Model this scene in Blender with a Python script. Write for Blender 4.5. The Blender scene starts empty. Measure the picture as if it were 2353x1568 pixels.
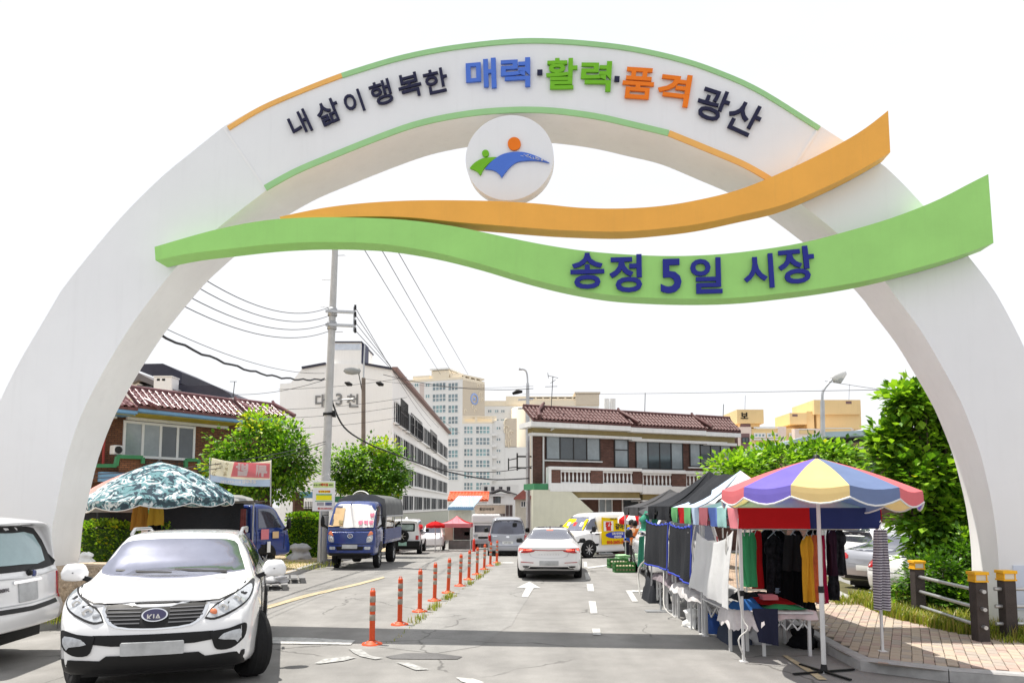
import bpy, bmesh, math, random
import numpy as np
from mathutils import Vector, Matrix, geometry
from mathutils.bvhtree import BVHTree
random.seed(7); np.random.seed(7)
S = bpy.context.scene
COL = S.collection
PI = math.pi
# ------------------------------------------------------------------ camera, sky, sun, exposure
F = 1700.0; PITCH = math.radians(5.0); HC = 2.05
cp, sp = math.cos(PITCH), math.sin(PITCH)
CY = 1162 - F*math.tan(PITCH)
cam = bpy.data.cameras.new('camera'); co = bpy.data.objects.new('camera', cam); COL.objects.link(co)
co.location = (0, 0, HC); co.rotation_euler = (PI/2 + PITCH, 0, 0)
cam.sensor_width = 36; cam.lens = 36*F/2352; cam.shift_y = (CY-784)/2352
cam.clip_start = 0.1; cam.clip_end = 3000
S.camera = co
SUN_DIR = Vector((0.30, -0.14, -1.0)).normalized()
EL = math.asin(-SUN_DIR.z); AZ = math.atan2(-SUN_DIR.x, -SUN_DIR.y)
w = bpy.data.worlds.new('World'); S.world = w; w.use_nodes = True
nt = w.node_tree; nd = nt.nodes; bg = nd['Background']
sky = nd.new('ShaderNodeTexSky'); sky.sky_type = 'NISHITA'; sky.sun_disc = False
sky.sun_elevation = EL; sky.sun_rotation = AZ; sky.air_density = 1.2; sky.dust_density = 3.0; sky.ozone_density = 1.0
cl = nd.new('ShaderNodeTexNoise'); cl.inputs['Scale'].default_value = 1.6; cl.inputs['Detail'].default_value = 5
tc = nd.new('ShaderNodeTexCoord'); mpg = nd.new('ShaderNodeMapping'); mpg.inputs['Scale'].default_value = (1, 1, 2.4)
rmp = nd.new('ShaderNodeMapRange'); rmp.inputs[1].default_value = 0.3; rmp.inputs[2].default_value = 0.6
rmp.inputs[3].default_value = 0.8; rmp.inputs[4].default_value = 1.0
mx = nd.new('ShaderNodeMix'); mx.data_type = 'RGBA'; mx.inputs[7].default_value = (3.98, 4.02, 4.13, 1)
nt.links.new(tc.outputs['Generated'], mpg.inputs[0]); nt.links.new(mpg.outputs[0], cl.inputs['Vector'])
nt.links.new(cl.outputs['Fac'], rmp.inputs[0]); nt.links.new(rmp.outputs[0], mx.inputs[0])
nt.links.new(sky.outputs[0], mx.inputs[6]); nt.links.new(mx.outputs[2], bg.inputs[0])
bg.inputs[1].default_value = 0.14
sl = bpy.data.lights.new('sun', 'SUN'); sl.energy = 3.6; sl.angle = math.radians(0.55); sl.color = (1, 0.955, 0.88)
so = bpy.data.objects.new('sun', sl); COL.objects.link(so); so.rotation_euler = SUN_DIR.to_track_quat('-Z', 'Y').to_euler()
so.location = (0, 0, 60)
vs = S.view_settings; vs.view_transform = 'Standard'; vs.look = 'None'; vs.exposure = 0.88; vs.gamma = 1; vs.use_curve_mapping = False
S.render.engine = 'CYCLES'; S.cycles.max_bounces = 6; S.cycles.transparent_max_bounces = 8

# ------------------------------------------------------------------ pixel helpers (2352 x 1568 picture)
CAM = Vector((0, 0, HC))
def ray(x, y):
    v = (CY-y)/F
    return Vector(((x-1176)/F, cp - v*sp, sp + v*cp))
def P(x, y, Y):
    d = ray(x, y); return CAM + d*(Y/d.y)
def gz(Y):
    return 0.0 if Y < 27 else -0.036*(min(Y, 60)-27)
def G(x, y):
    d = ray(x, y); Y = 20.0
    for _ in range(60):
        Y = (gz(Y)-HC)/d.z*d.y
        Y = min(max(Y, 1), 400)
    p = CAM + d*(Y/d.y); p.z = gz(p.y); return p
# ------------------------------------------------------------------ materials
def lin(c):
    c = c/255.0
    return c/12.92 if c <= .04045 else ((c+.055)/1.055)**2.4
def rgb(h):
    h = h.lstrip('#'); return tuple(lin(int(h[i:i+2], 16)) for i in (0, 2, 4)) + (1,)
_m = {}
def mat(name, col, rough=.6, metal=0, var=.12, scale=2.5, bump=0, bscale=60, spec=.5, coat=0, grime=0, emis=0):
    spec = min(spec, .3) if spec == .5 else spec
    if name in _m: return _m[name]
    m = bpy.data.materials.new(name); m.use_nodes = True
    t = m.node_tree; n = t.nodes; b = n['Principled BSDF']
    if isinstance(col, str): col = rgb(col)
    b.inputs['Roughness'].default_value = rough; b.inputs['Metallic'].default_value = metal
    b.inputs['Specular IOR Level'].default_value = spec; b.inputs['Coat Weight'].default_value = coat
    b.inputs['Coat Roughness'].default_value = .05
    b.inputs['Base Color'].default_value = col
    if emis: b.inputs['Emission Color'].default_value = col; b.inputs['Emission Strength'].default_value = emis
    tcn = n.new('ShaderNodeTexCoord')
    if var:
        no = n.new('ShaderNodeTexNoise'); no.inputs['Scale'].default_value = scale; no.inputs['Detail'].default_value = 6; no.inputs['Roughness'].default_value = .65
        mr = n.new('ShaderNodeMapRange'); mr.inputs[1].default_value = .3; mr.inputs[2].default_value = .7
        mr.inputs[3].default_value = 1-var; mr.inputs[4].default_value = 1+var*.6
        hs = n.new('ShaderNodeHueSaturation'); hs.inputs['Color'].default_value = col
        t.links.new(tcn.outputs['Object'], no.inputs['Vector']); t.links.new(no.outputs['Fac'], mr.inputs[0])
        t.links.new(mr.outputs[0], hs.inputs['Value']); out = hs.outputs[0]
        if grime:
            mp = n.new('ShaderNodeMapping'); mp.inputs['Scale'].default_value = (5, 5, .35)
            n2 = n.new('ShaderNodeTexNoise'); n2.inputs['Scale'].default_value = 1.5; n2.inputs['Detail'].default_value = 8; n2.inputs['Roughness'].default_value = .7
            r2 = n.new('ShaderNodeMapRange'); r2.inputs[1].default_value = .52; r2.inputs[2].default_value = .78; r2.inputs[4].default_value = grime
            mm = n.new('ShaderNodeMix'); mm.data_type = 'RGBA'; mm.inputs[7].default_value = (.12, .11, .09, 1)
            t.links.new(tcn.outputs['Object'], mp.inputs[0]); t.links.new(mp.outputs[0], n2.inputs['Vector'])
            t.links.new(n2.outputs['Fac'], r2.inputs[0]); t.links.new(r2.outputs[0], mm.inputs[0]); t.links.new(out, mm.inputs[6]); out = mm.outputs[2]
        t.links.new(out, b.inputs['Base Color'])
    if bump:
        nb = n.new('ShaderNodeTexNoise'); nb.inputs['Scale'].default_value = bscale; nb.inputs['Detail'].default_value = 5
        bp = n.new('ShaderNodeBump'); bp.inputs['Strength'].default_value = bump; bp.inputs['Distance'].default_value = .02
        t.links.new(tcn.outputs['Object'], nb.inputs['Vector']); t.links.new(nb.outputs['Fac'], bp.inputs['Height']); t.links.new(bp.outputs[0], b.inputs['Normal'])
    _m[name] = m; return m
def brick_mat(name, c1, c2, mortar, bw=.21, bh=.075, ms=.012, floor=False):
    m = mat(name, c1, .85, var=0); t = m.node_tree; n = t.nodes; b = n['Principled BSDF']
    tcn = n.new('ShaderNodeTexCoord'); sx = n.new('ShaderNodeSeparateXYZ'); ad = n.new('ShaderNodeMath'); cx = n.new('ShaderNodeCombineXYZ')
    t.links.new(tcn.outputs['Object'], sx.inputs[0])
    if floor:
        t.links.new(sx.outputs[0], cx.inputs[0]); t.links.new(sx.outputs[1], cx.inputs[1])
    else:
        t.links.new(sx.outputs[0], ad.inputs[0]); t.links.new(sx.outputs[1], ad.inputs[1])
        t.links.new(ad.outputs[0], cx.inputs[0]); t.links.new(sx.outputs[2], cx.inputs[1])
    bt = n.new('ShaderNodeTexBrick'); bt.inputs['Scale'].default_value = 1
    bt.inputs['Color1'].default_value = rgb(c1); bt.inputs['Color2'].default_value = rgb(c2); bt.inputs['Mortar'].default_value = rgb(mortar)
    bt.inputs['Brick Width'].default_value = bw; bt.inputs['Row Height'].default_value = bh; bt.inputs['Mortar Size'].default_value = ms
    t.links.new(cx.outputs[0], bt.inputs['Vector'])
    no = n.new('ShaderNodeTexNoise'); no.inputs['Scale'].default_value = 1.3; no.inputs['Detail'].default_value = 6
    mr = n.new('ShaderNodeMapRange'); mr.inputs[1].default_value = .3; mr.inputs[2].default_value = .7; mr.inputs[3].default_value = .75; mr.inputs[4].default_value = 1.2
    hs = n.new('ShaderNodeHueSaturation'); t.links.new(tcn.outputs['Object'], no.inputs['Vector']); t.links.new(no.outputs['Fac'], mr.inputs[0])
    t.links.new(mr.outputs[0], hs.inputs['Value']); t.links.new(bt.outputs['Color'], hs.inputs['Color']); t.links.new(hs.outputs[0], b.inputs['Base Color'])
    bp = n.new('ShaderNodeBump'); bp.inputs['Strength'].default_value = .6; bp.inputs['Distance'].default_value = -.01
    t.links.new(bt.outputs['Fac'], bp.inputs['Height']); t.links.new(bp.outputs[0], b.inputs['Normal'])
    return m
def leaf_mat(name, col, trans=.35):
    m = mat(name, col, .42, var=.3, scale=1.7); t = m.node_tree; n = t.nodes; b = n['Principled BSDF']
    tr = n.new('ShaderNodeBsdfTranslucent'); c = rgb(col) if isinstance(col, str) else col
    tr.inputs[0].default_value = (min(1, c[0]*1.5), min(1, c[1]*1.6), c[2]*.6, 1)
    ms = n.new('ShaderNodeMixShader'); ms.inputs[0].default_value = trans
    t.links.new(b.outputs[0], ms.inputs[1]); t.links.new(tr.outputs[0], ms.inputs[2])
    t.links.new(ms.outputs[0], n['Material Output'].inputs[0]); return m
def cloth_mat(name, col, trans=.15, **k):
    m = mat(name, col, .9, spec=.15, **k); t = m.node_tree; n = t.nodes; b = n['Principled BSDF']
    tr = n.new('ShaderNodeBsdfTranslucent'); tr.inputs[0].default_value = rgb(col) if isinstance(col, str) else col
    ms = n.new('ShaderNodeMixShader'); ms.inputs[0].default_value = trans
    t.links.new(b.outputs[0], ms.inputs[1]); t.links.new(tr.outputs[0], ms.inputs[2])
    t.links.new(ms.outputs[0], n['Material Output'].inputs[0]); return m
W_ = (.78, .78, .78, 1)
m_white = mat('white_paint', (.80, .80, .81, 1), .45, var=.05, scale=.8, bump=.02, bscale=25)
m_arch = mat('arch_panel_white', (.78, .79, .81, 1), .5, var=.03, scale=.7, grime=.05)
m_soffit = mat('arch_soffit', (.88, .88, .865, 1), .5, var=.05, scale=.9, grime=.07)
m_car = mat('car_white', (.82, .82, .83, 1), .18, var=.015, coat=.8)
m_glass = mat('car_glass', (.10, .105, .14, 1), .05, metal=.55, var=0, spec=.9, coat=.6)
m_screen = mat('windscreen_glass', (.36, .375, .47, 1), .10, metal=.9, var=.2, scale=1.6, coat=.5)
m_glassb = mat('window_glass', (.05, .065, .075, 1), .08, var=.3, scale=.7, spec=.8)
m_black = mat('black_plastic', (.007, .007, .008, 1), .5, var=.2)
m_rub = mat('tyre_rubber', (.012, .012, .013, 1), .85, var=.25, bump=.3, bscale=90)
m_alloy = mat('alloy', (.55, .56, .58, 1), .28, metal=.9, var=.05)
m_chrome = mat('chrome', (.75, .76, .78, 1), .12, metal=1, var=.03)
m_lens = mat('lamp_lens', (.45, .47, .5, 1), .06, var=.35, scale=16, spec=.9, coat=1)
m_red = mat('tail_lamp_red', (.42, .012, .015, 1), .12, var=.25, scale=12, coat=1)
m_redlit = mat('tail_lamp_lit', (1, .10, .06, 1), .3, var=0, emis=1.6)
m_amber = mat('amber_lens', (.75, .22, .10, 1), .15, var=.1, coat=.7)
m_plate = mat('number_plate', (.45, .46, .47, 1), .5, var=.25, scale=5)
m_blue = mat('truck_blue', (.016, .040, .19, 1), .25, var=.08, coat=.7)
m_silver = mat('silver_paint', (.40, .41, .45, 1), .28, metal=.55, var=.03, coat=.6)
m_steel = mat('galvanised', (.50, .51, .52, 1), .42, metal=.75, var=.15)
m_conc = mat('pole_concrete', (.50, .50, .49, 1), .85, var=.14, scale=3, bump=.15, grime=.25)
m_wire = mat('cable_black', (.03, .03, .035, 1), .6, var=0)
m_dark = mat('dark_void', (.015, .014, .014, 1), .9, var=.2)
# ------------------------------------------------------------------ mesh builder
class MB:
    def __init__(s): s.v = []; s.f = []; s.m = []; s.sm = []
    def add(s, vs, fs, mi=0, smooth=False):
        k = len(s.v); s.v += [tuple(p) for p in vs]
        for f in fs: s.f.append(tuple(i+k for i in f)); s.m.append(mi); s.sm.append(smooth)
    def box(s, x0, x1, y0, y1, z0, z1, mi=0):
        s.add([(x0,y0,z0),(x1,y0,z0),(x1,y1,z0),(x0,y1,z0),(x0,y0,z1),(x1,y0,z1),(x1,y1,z1),(x0,y1,z1)],
              [(0,3,2,1),(4,5,6,7),(0,1,5,4),(1,2,6,5),(2,3,7,6),(3,0,4,7)], mi); return s
    def bar(s, a, b, wx, wy=None, mi=0, up=(0,0,1)):
        a, b = Vector(a), Vector(b); d = (b-a).normalized(); wy = wy or wx; u = Vector(up)
        if abs(d.dot(u)) > .95: u = Vector((0, 1, 0))
        x = d.cross(u).normalized()*wx/2; y = x.cross(d).normalized()*wy/2
        s.add([a-x-y, a+x-y, a+x+y, a-x+y, b-x-y, b+x-y, b+x+y, b-x+y], [(0,3,2,1),(4,5,6,7),(0,1,5,4),(1,2,6,5),(2,3,7,6),(3,0,4,7)], mi); return s
    def tube(s, path, r, n=8, mi=0, cap=True, smooth=True):
        pts = [Vector(p) for p in path]; L = len(pts); rs = r if isinstance(r, (list, tuple)) else [r]*L
        vs = []; ref = None
        for i, p in enumerate(pts):
            d = (pts[min(i+1, L-1)]-pts[max(i-1, 0)]).normalized()
            if ref is None:
                ref = Vector((0,0,1)) if abs(d.z) < .9 else Vector((1,0,0))
            x = d.cross(ref).normalized(); y = x.cross(d).normalized(); ref = y
            for k in range(n):
                a = 2*PI*k/n; vs.append(p + (x*math.cos(a)+y*math.sin(a))*rs[i])
        fs = [(i*n+k, i*n+(k+1)%n, (i+1)*n+(k+1)%n, (i+1)*n+k) for i in range(L-1) for k in range(n)]
        s.add(vs, fs, mi, smooth)
        if cap: s.add(vs[:n], [tuple(range(n))], mi); s.add(vs[-n:], [tuple(reversed(range(n)))], mi)
        return s
    def lathe(s, prof, n=16, o=(0,0,0), ax='Z', mi=0, smooth=True):
        o = Vector(o); vs = []
        for r, h in prof:
            for k in range(n):
                a = 2*PI*k/n; c, q = r*math.cos(a), r*math.sin(a)
                vs.append(o + Vector({'Z': (c,q,h), 'X': (h,c,q), 'Y': (c,h,q)}[ax]))
        fs = [(i*n+k, i*n+(k+1)%n, (i+1)*n+(k+1)%n, (i+1)*n+k) for i in range(len(prof)-1) for k in range(n)]
        s.add(vs, fs, mi, smooth); return s
    def prism(s, pts, vec, mi=0, mside=None):
        pts = [Vector(p) for p in pts]; v = Vector(vec); n = len(pts); mside = mi if mside is None else mside
        s.add(pts, [tuple(range(n))], mi); s.add([p+v for p in pts], [tuple(reversed(range(n)))], mi)
        s.add(pts+[p+v for p in pts], [(i, n+i, n+(i+1)%n, (i+1)%n) for i in range(n)], mside); return s
    def strip(s, A, B, mi=0, smooth=False):
        n = len(A); s.add(list(A)+list(B), [(i, i+1, n+i+1, n+i) for i in range(n-1)], mi, smooth); return s
    def mesh(s, name, mats):
        me = bpy.data.meshes.new(name); me.from_pydata(s.v, [], s.f)
        for m in (mats if isinstance(mats, (list, tuple)) else [mats]): me.materials.append(m)
        me.polygons.foreach_set('material_index', s.m); me.polygons.foreach_set('use_smooth', s.sm)
        bm = bmesh.new(); bm.from_mesh(me); bmesh.ops.recalc_face_normals(bm, faces=bm.faces); bm.to_mesh(me); bm.free()
        me.update(); return me
def link(name, me, parent=None, loc=None, rz=None):
    o = bpy.data.objects.new(name, me); COL.objects.link(o)
    if parent: o.parent = parent
    if loc is not None: o.location = loc
    if rz is not None: o.rotation_euler = (0, 0, rz)
    return o
def obj(name, mb, mats, parent=None, loc=None, rz=None, label=None, bev=0):
    o = link(name, mb.mesh(name, mats), parent, loc, rz)
    if label: o['label'] = label
    if bev:
        b = o.modifiers.new('bevel', 'BEVEL'); b.width = bev; b.segments = 2; b.limit_method = 'ANGLE'
    return o
def thing(name, label, cat, loc=(0,0,0), rz=0, group=None):
    o = bpy.data.objects.new(name, None); COL.objects.link(o); o.location = loc; o.rotation_euler = (0, 0, rz); o.empty_display_size = .2
    return tag(o, label, cat, group)
def tag(o, label, cat, group=None):
    o['label'] = label; o['category'] = cat
    if group: o['group'] = group
    return o
def struct(o, kind='structure'):
    o['kind'] = kind; return o
def dup(o, parent=None, loc=None, rz=None, label=None):
    c = o.copy(); COL.objects.link(c); c.parent = parent
    if loc is not None: c.location = loc
    if rz is not None: c.rotation_euler.z = rz
    if label: c['label'] = label
    for ch in o.children: dup(ch, c)
    return c
# ------------------------------------------------------------------ lettering
_tc = {}
def text_mesh(t, bold=0.0, depth=.02, res=3):
    k = (t, bold, depth)
    if k in _tc: return _tc[k]
    cu = bpy.data.curves.new('lettering', 'FONT'); cu.body = t; cu.align_x = 'CENTER'; cu.size = 1; cu.resolution_u = res
    cu.offset = bold; cu.extrude = depth/2
    o = bpy.data.objects.new('lettering', cu); COL.objects.link(o)
    dg = bpy.context.evaluated_depsgraph_get(); dg.update()
    me = bpy.data.meshes.new_from_object(o.evaluated_get(dg)); bpy.data.objects.remove(o)
    n = len(me.vertices); a = np.zeros(n*3); me.vertices.foreach_get('co', a); a = a.reshape(-1, 3)
    lo, hi = a.min(0), a.max(0); a[:, :2] -= (lo[:2]+hi[:2])/2; me.vertices.foreach_set('co', a.ravel())
    _tc[k] = (me, hi[0]-lo[0], hi[1]-lo[1]); return _tc[k]
def text(t, m, parent, o, ex, ez, h=None, wdt=None, bold=.0, depth=.02, rot=0, name='lettering', thick=None, mirror=False):
    """letters centred at o in the plane ex/ez (local to parent), height h or width wdt"""
    me, tw, th = text_mesh(t, bold, .2)
    sx = wdt/tw if wdt else h/th; sy = h/th if h else sx
    me = me.copy(); me.materials.clear(); me.materials.append(m)
    ex = Vector(ex).normalized(); ez = Vector(ez).normalized(); n = ex.cross(ez)
    c, s_ = math.cos(rot), math.sin(rot); e1 = ex*c+ez*s_; e2 = -ex*s_+ez*c
    if mirror: e1 = -e1
    th_ = (thick or .01)/.2
    M = Matrix(((e1.x*sx, e2.x*sy, n.x*th_, o[0]), (e1.y*sx, e2.y*sy, n.y*th_, o[1]), (e1.z*sx, e2.z*sy, n.z*th_, o[2]), (0,0,0,1)))
    me.transform(M)
    if mirror: me.flip_normals()
    return link(name, me, parent)
def cr(pts, k=6):
    """Catmull-Rom through points"""
    p = [np.array(q, float) for q in pts]; out = []
    for i in range(len(p)-1):
        a, b, c, d = p[max(i-1, 0)], p[i], p[i+1], p[min(i+2, len(p)-1)]
        for j in range(k):
            t = j/k; out.append(.5*((2*b)+(c-a)*t+(2*a-5*b+4*c-d)*t*t+(3*b-a-3*c+d)*t**3))
    out.append(p[-1]); return out
def resample(pts, n):
    a = np.array([tuple(q) for q in pts], float); s_ = np.r_[0, np.cumsum(np.linalg.norm(np.diff(a, axis=0), axis=1))]
    t = np.linspace(0, s_[-1], n); return np.stack([np.interp(t, s_, a[:, i]) for i in range(a.shape[1])], 1)
class Facade:
    """a wall plane through A (left) and B (right) on the ground; local x along it, y into the building, z up from the base"""
    def __init__(s, A, B, z=0):
        s.A = Vector((A[0], A[1])); B = Vector((B[0], B[1])); s.e = (B-s.A).normalized(); s.L = (B-s.A).length; s.n = Vector((-s.e.y, s.e.x)); s.z = z
        s.rz = math.atan2(s.e.y, s.e.x); s.loc = (A[0], A[1], z)
    def uv(s, x, y, d=0):
        r = ray(x, y); q = s.A + s.n*d; t = (q.x*s.n.x+q.y*s.n.y)/(r.x*s.n.x+r.y*s.n.y)
        p = CAM + r*t; return ((p.x-s.A.x)*s.e.x+(p.y-s.A.y)*s.e.y, p.z-s.z)
    def rect(s, x0, y0, x1, y1, d=0):
        a = s.uv(x0, (y0+y1)/2, d); b = s.uv(x1, (y0+y1)/2, d); xm = (x0+x1)/2
        return a[0], b[0], s.uv(xm, y1, d)[1], s.uv(xm, y0, d)[1]
# ------------------------------------------------------------------ ground and road
def asphalt(name, base, dark, crack=True, tint=(1,1,1)):
    m = mat(name, base, .9, var=0); t = m.node_tree; n = t.nodes; b = n['Principled BSDF']; L = t.links.new
    tcn = n.new('ShaderNodeTexCoord')
    def noise(sc, d=8, r=.6):
        x = n.new('ShaderNodeTexNoise'); x.inputs['Scale'].default_value = sc; x.inputs['Detail'].default_value = d; x.inputs['Roughness'].default_value = r
        L(tcn.outputs['Object'], x.inputs['Vector']); return x
    def rng(src, a, bb, c, d):
        x = n.new('ShaderNodeMapRange'); x.inputs[1].default_value = a; x.inputs[2].default_value = bb; x.inputs[3].default_value = c; x.inputs[4].default_value = d
        L(src, x.inputs[0]); return x.outputs[0]
    big, mid, fine = noise(.22, 6), noise(1.7, 8), noise(70, 3, .8)
    r = n.new('ShaderNodeMix'); r.data_type = 'RGBA'; r.inputs[6].default_value = dark; r.inputs[7].default_value = base
    L(rng(big.outputs['Fac'], .32, .62, 0, 1), r.inputs[0])
    hs = n.new('ShaderNodeHueSaturation'); L(r.outputs[2], hs.inputs['Color'])
    mu = n.new('ShaderNodeMath'); mu.operation = 'MULTIPLY'
    mpp = n.new('ShaderNodeMapping'); mpp.inputs['Scale'].default_value = (1.4, .12, 1); stn = n.new('ShaderNodeTexNoise'); stn.inputs['Scale'].default_value = 1; stn.inputs['Detail'].default_value = 7; L(tcn.outputs['Object'], mpp.inputs[0]); L(mpp.outputs[0], stn.inputs['Vector'])
    m0 = n.new('ShaderNodeMath'); m0.operation = 'MULTIPLY'; L(rng(mid.outputs['Fac'], .3, .7, .82, 1.10), m0.inputs[0]); L(rng(stn.outputs['Fac'], .3, .68, .84, 1.07), m0.inputs[1]); L(m0.outputs[0], mu.inputs[0]); L(rng(fine.outputs['Fac'], .25, .75, .70, 1.3), mu.inputs[1])
    val = mu.outputs[0]
    if crack:
        wp = noise(.9, 4); vm = n.new('ShaderNodeVectorMath'); vm.operation = 'MULTIPLY_ADD'; vm.inputs[1].default_value = (.8, .8, 0)
        L(wp.outputs['Color'], vm.inputs[0]); L(tcn.outputs['Object'], vm.inputs[2])
        vo = n.new('ShaderNodeTexVoronoi'); vo.feature = 'DISTANCE_TO_EDGE'; vo.inputs['Scale'].default_value = .33; L(vm.outputs[0], vo.inputs['Vector'])
        m2 = n.new('ShaderNodeMath'); m2.operation = 'MULTIPLY'; L(val, m2.inputs[0])
        gate = noise(.35, 2); cr_ = n.new('ShaderNodeMath'); cr_.operation = 'MAXIMUM'
        L(rng(vo.outputs['Distance'], .0015, .006, .55, 1), cr_.inputs[0]); L(rng(gate.outputs['Fac'], .47, .52, 1, .4), cr_.inputs[1])
        L(cr_.outputs[0], m2.inputs[1]); val = m2.outputs[0]
    L(val, hs.inputs['Value']); L(hs.outputs[0], b.inputs['Base Color'])
    bp = n.new('ShaderNodeBump'); bp.inputs['Strength'].default_value = .35; bp.inputs['Distance'].default_value = .012
    L(fine.outputs['Fac'], bp.inputs['Height']); L(bp.outputs[0], b.inputs['Normal']); return m
m_asph = asphalt('asphalt', (.265, .257, .245, 1), (.22, .214, .205, 1))
m_asph2 = asphalt('road_concrete', (.275, .27, .26, 1), (.235, .23, .222, 1))
m_tar = asphalt('tar_patch', (.10, .098, .10, 1), (.15, .147, .145, 1), False)
m_line = mat('road_paint', (.52, .52, .505, 1), .85, var=.4, scale=9, grime=.7)
m_yline = mat('road_paint_yellow', (.45, .38, .25, 1), .85, var=.3, scale=8, grime=.45)
m_pavy = brick_mat('pavers_yellow', '#cdb996', '#bfa985', '#7d725f', .2, .1, .012, True)
m_kerb = mat('kerb_granite', (.36, .355, .35, 1), .85, var=.2, scale=6, bump=.2)
def sheet(name, poly, z, m, kind='structure', cut=True):
    """flat polygon on the road following its slope"""
    bm = bmesh.new(); vs = [bm.verts.new((p[0], p[1], 0)) for p in poly]; bm.faces.new(vs)
    for yy in (27, 60):
        bmesh.ops.bisect_plane(bm, geom=bm.verts[:]+bm.edges[:]+bm.faces[:], plane_co=(0, yy, 0), plane_no=(0, 1, 0))
    for v in bm.verts: v.co.z = gz(v.co.y)+z
    bmesh.ops.recalc_face_normals(bm, faces=bm.faces)
    for f in bm.faces:
        if f.normal.z < 0: f.normal_flip()
    me = bpy.data.meshes.new(name); bm.to_mesh(me); bm.free(); me.materials.append(m)
    return struct(link(name, me), kind)
sheet('road', [(-900, -80), (900, -80), (900, 1600), (-900, 1600)], 0, m_asph)
def g2(*px): return [tuple(G(x, y))[:2] for x, y in px]
sheet('road_strip', g2((862, 1484), (905, 1447), (1000, 1384), (1100, 1322), (1150, 1291), (1205, 1291), (1225, 1320), (1215, 1370), (1190, 1408), (1175, 1436), (1165, 1440), (1100, 1484), (1000, 1500)), .004, m_asph2)
sheet('tar_patch', g2((885, 1508), (930, 1500), (1000, 1500), (1062, 1508), (1050, 1514), (960, 1514), (900, 1513)), .008, m_tar)
MK = dict()
def marking(name, px, m=m_line, z=.012): return sheet(name, g2(*px), z, m)
marking('road_marking', [(1187, 1349.5), (1216, 1336), (1217, 1336), (1242, 1351), (1226, 1350), (1213, 1371), (1198, 1370.5), (1208, 1350)])
for (x0, x1, y0, y1) in ((1352, 1370, 1381, 1409), (1347.5, 1364, 1341, 1358), (1343, 1355, 1315, 1331), (1340, 1349, 1290, 1303), (1360, 1380, 1444, 1459)):
    s_ = (y1-y0)*.16
    marking('road_marking', [(x0, y0), (x1-2, y0), (x1-2+s_, y1), (x0+s_, y1)])
marking('road_marking', [(616, 1464), (700, 1465), (816, 1471), (806, 1481), (616, 1478)])
m_line2 = mat('road_paint_worn', (.37, .37, .36, 1), .85, var=.5, scale=12, grime=.8)
marking('road_marking', [(722, 1524), (745, 1514), (800, 1508), (818, 1511), (790, 1518), (735, 1525)], m_line2)
marking('road_marking', [(910, 1522), (940, 1523), (985, 1538), (955, 1540)], m_line2)
marking('road_marking', [(1048, 1557), (1085, 1559), (1112, 1568), (1092, 1574), (1060, 1566)])
marking('road_marking', [(800, 1490), (830, 1492), (850, 1506), (880, 1512), (862, 1515), (828, 1508), (812, 1500)], m_line2)
marking('road_marking', [(1349, 1302), (1400, 1296), (1400, 1299), (1350, 1306)])
marking('road_marking', [(1437, 1356), (1490, 1355), (1490, 1359), (1452, 1360), (1466, 1382), (1452, 1381.5)])
marking('road_marking', [(1150, 1291), (1180, 1291), (1180, 1293.5), (1150, 1293.5)])
marking('road_line', [(560, 1406), (700, 1366), (822, 1339), (880, 1324), (884, 1327), (830, 1342), (706, 1371), (560, 1414)], m_yline)
marking('road_line', [(1797, 1506), (1808, 1506), (1880, 1548), (1900, 1562), (1880, 1562), (1862, 1549)], m_yline)
# left pavement
KL = [(-30, 11.0), (-16, 11.1), (-10, 11.4), (-8.2, 12.0), (-7.3, 13.4), (-6.8, 16), (-6.45, 20), (-6.5, 24), (-6.55, 27), (-6.6, 33), (-6.4, 42), (-6, 60)]
KL = [tuple(p) for p in cr(KL, 6)]
mb = MB(); A = [(x, y, gz(y)+.14) for x, y in KL]; B = [(-60, max(y, 11)+.0, gz(y)+.14) for x, y in KL]
mb.strip(A, B, 0); struct(obj('pavement', mb, m_pavy))
def kerb(name, path, h=.14, wd=.16, ln=1.0, side=1):
    k = struct(bpy.data.objects.new(name, None)); COL.objects.link(k)
    n = int(sum((Vector(path[i+1])-Vector(path[i])).length for i in range(len(path)-1))/ln); q = resample(path, n+1)
    for i in range(n):
        a, b = Vector((*q[i], 0)), Vector((*q[i+1], 0))
        if a.y > 62: break
        d = (b-a).normalized(); nn = Vector((-d.y, d.x, 0))*side; a += d*.006; b -= d*.006
        r = random.uniform(-.006, .006); bt = .02
        vs = []
        for p in (a, b):
            zb = gz(p.y)
            for off, z in ((0, -.05), (0, h-bt+r), (bt, h+r+.004), (wd, h+r+.004), (wd, -.05)):
                vs.append((p+nn*off)+Vector((0, 0, zb+z)))
        m_ = MB(); m_.add(vs, [(j, (j+1) % 5, 5+(j+1) % 5, 5+j) for j in range(5)]+[(0,1,2,3,4), (9,8,7,6,5)])
        obj('kerb_stone', m_, m_kerb, k)
    return k
kerb('kerb', [p for p in KL if p[0] > -14], side=1)
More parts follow.
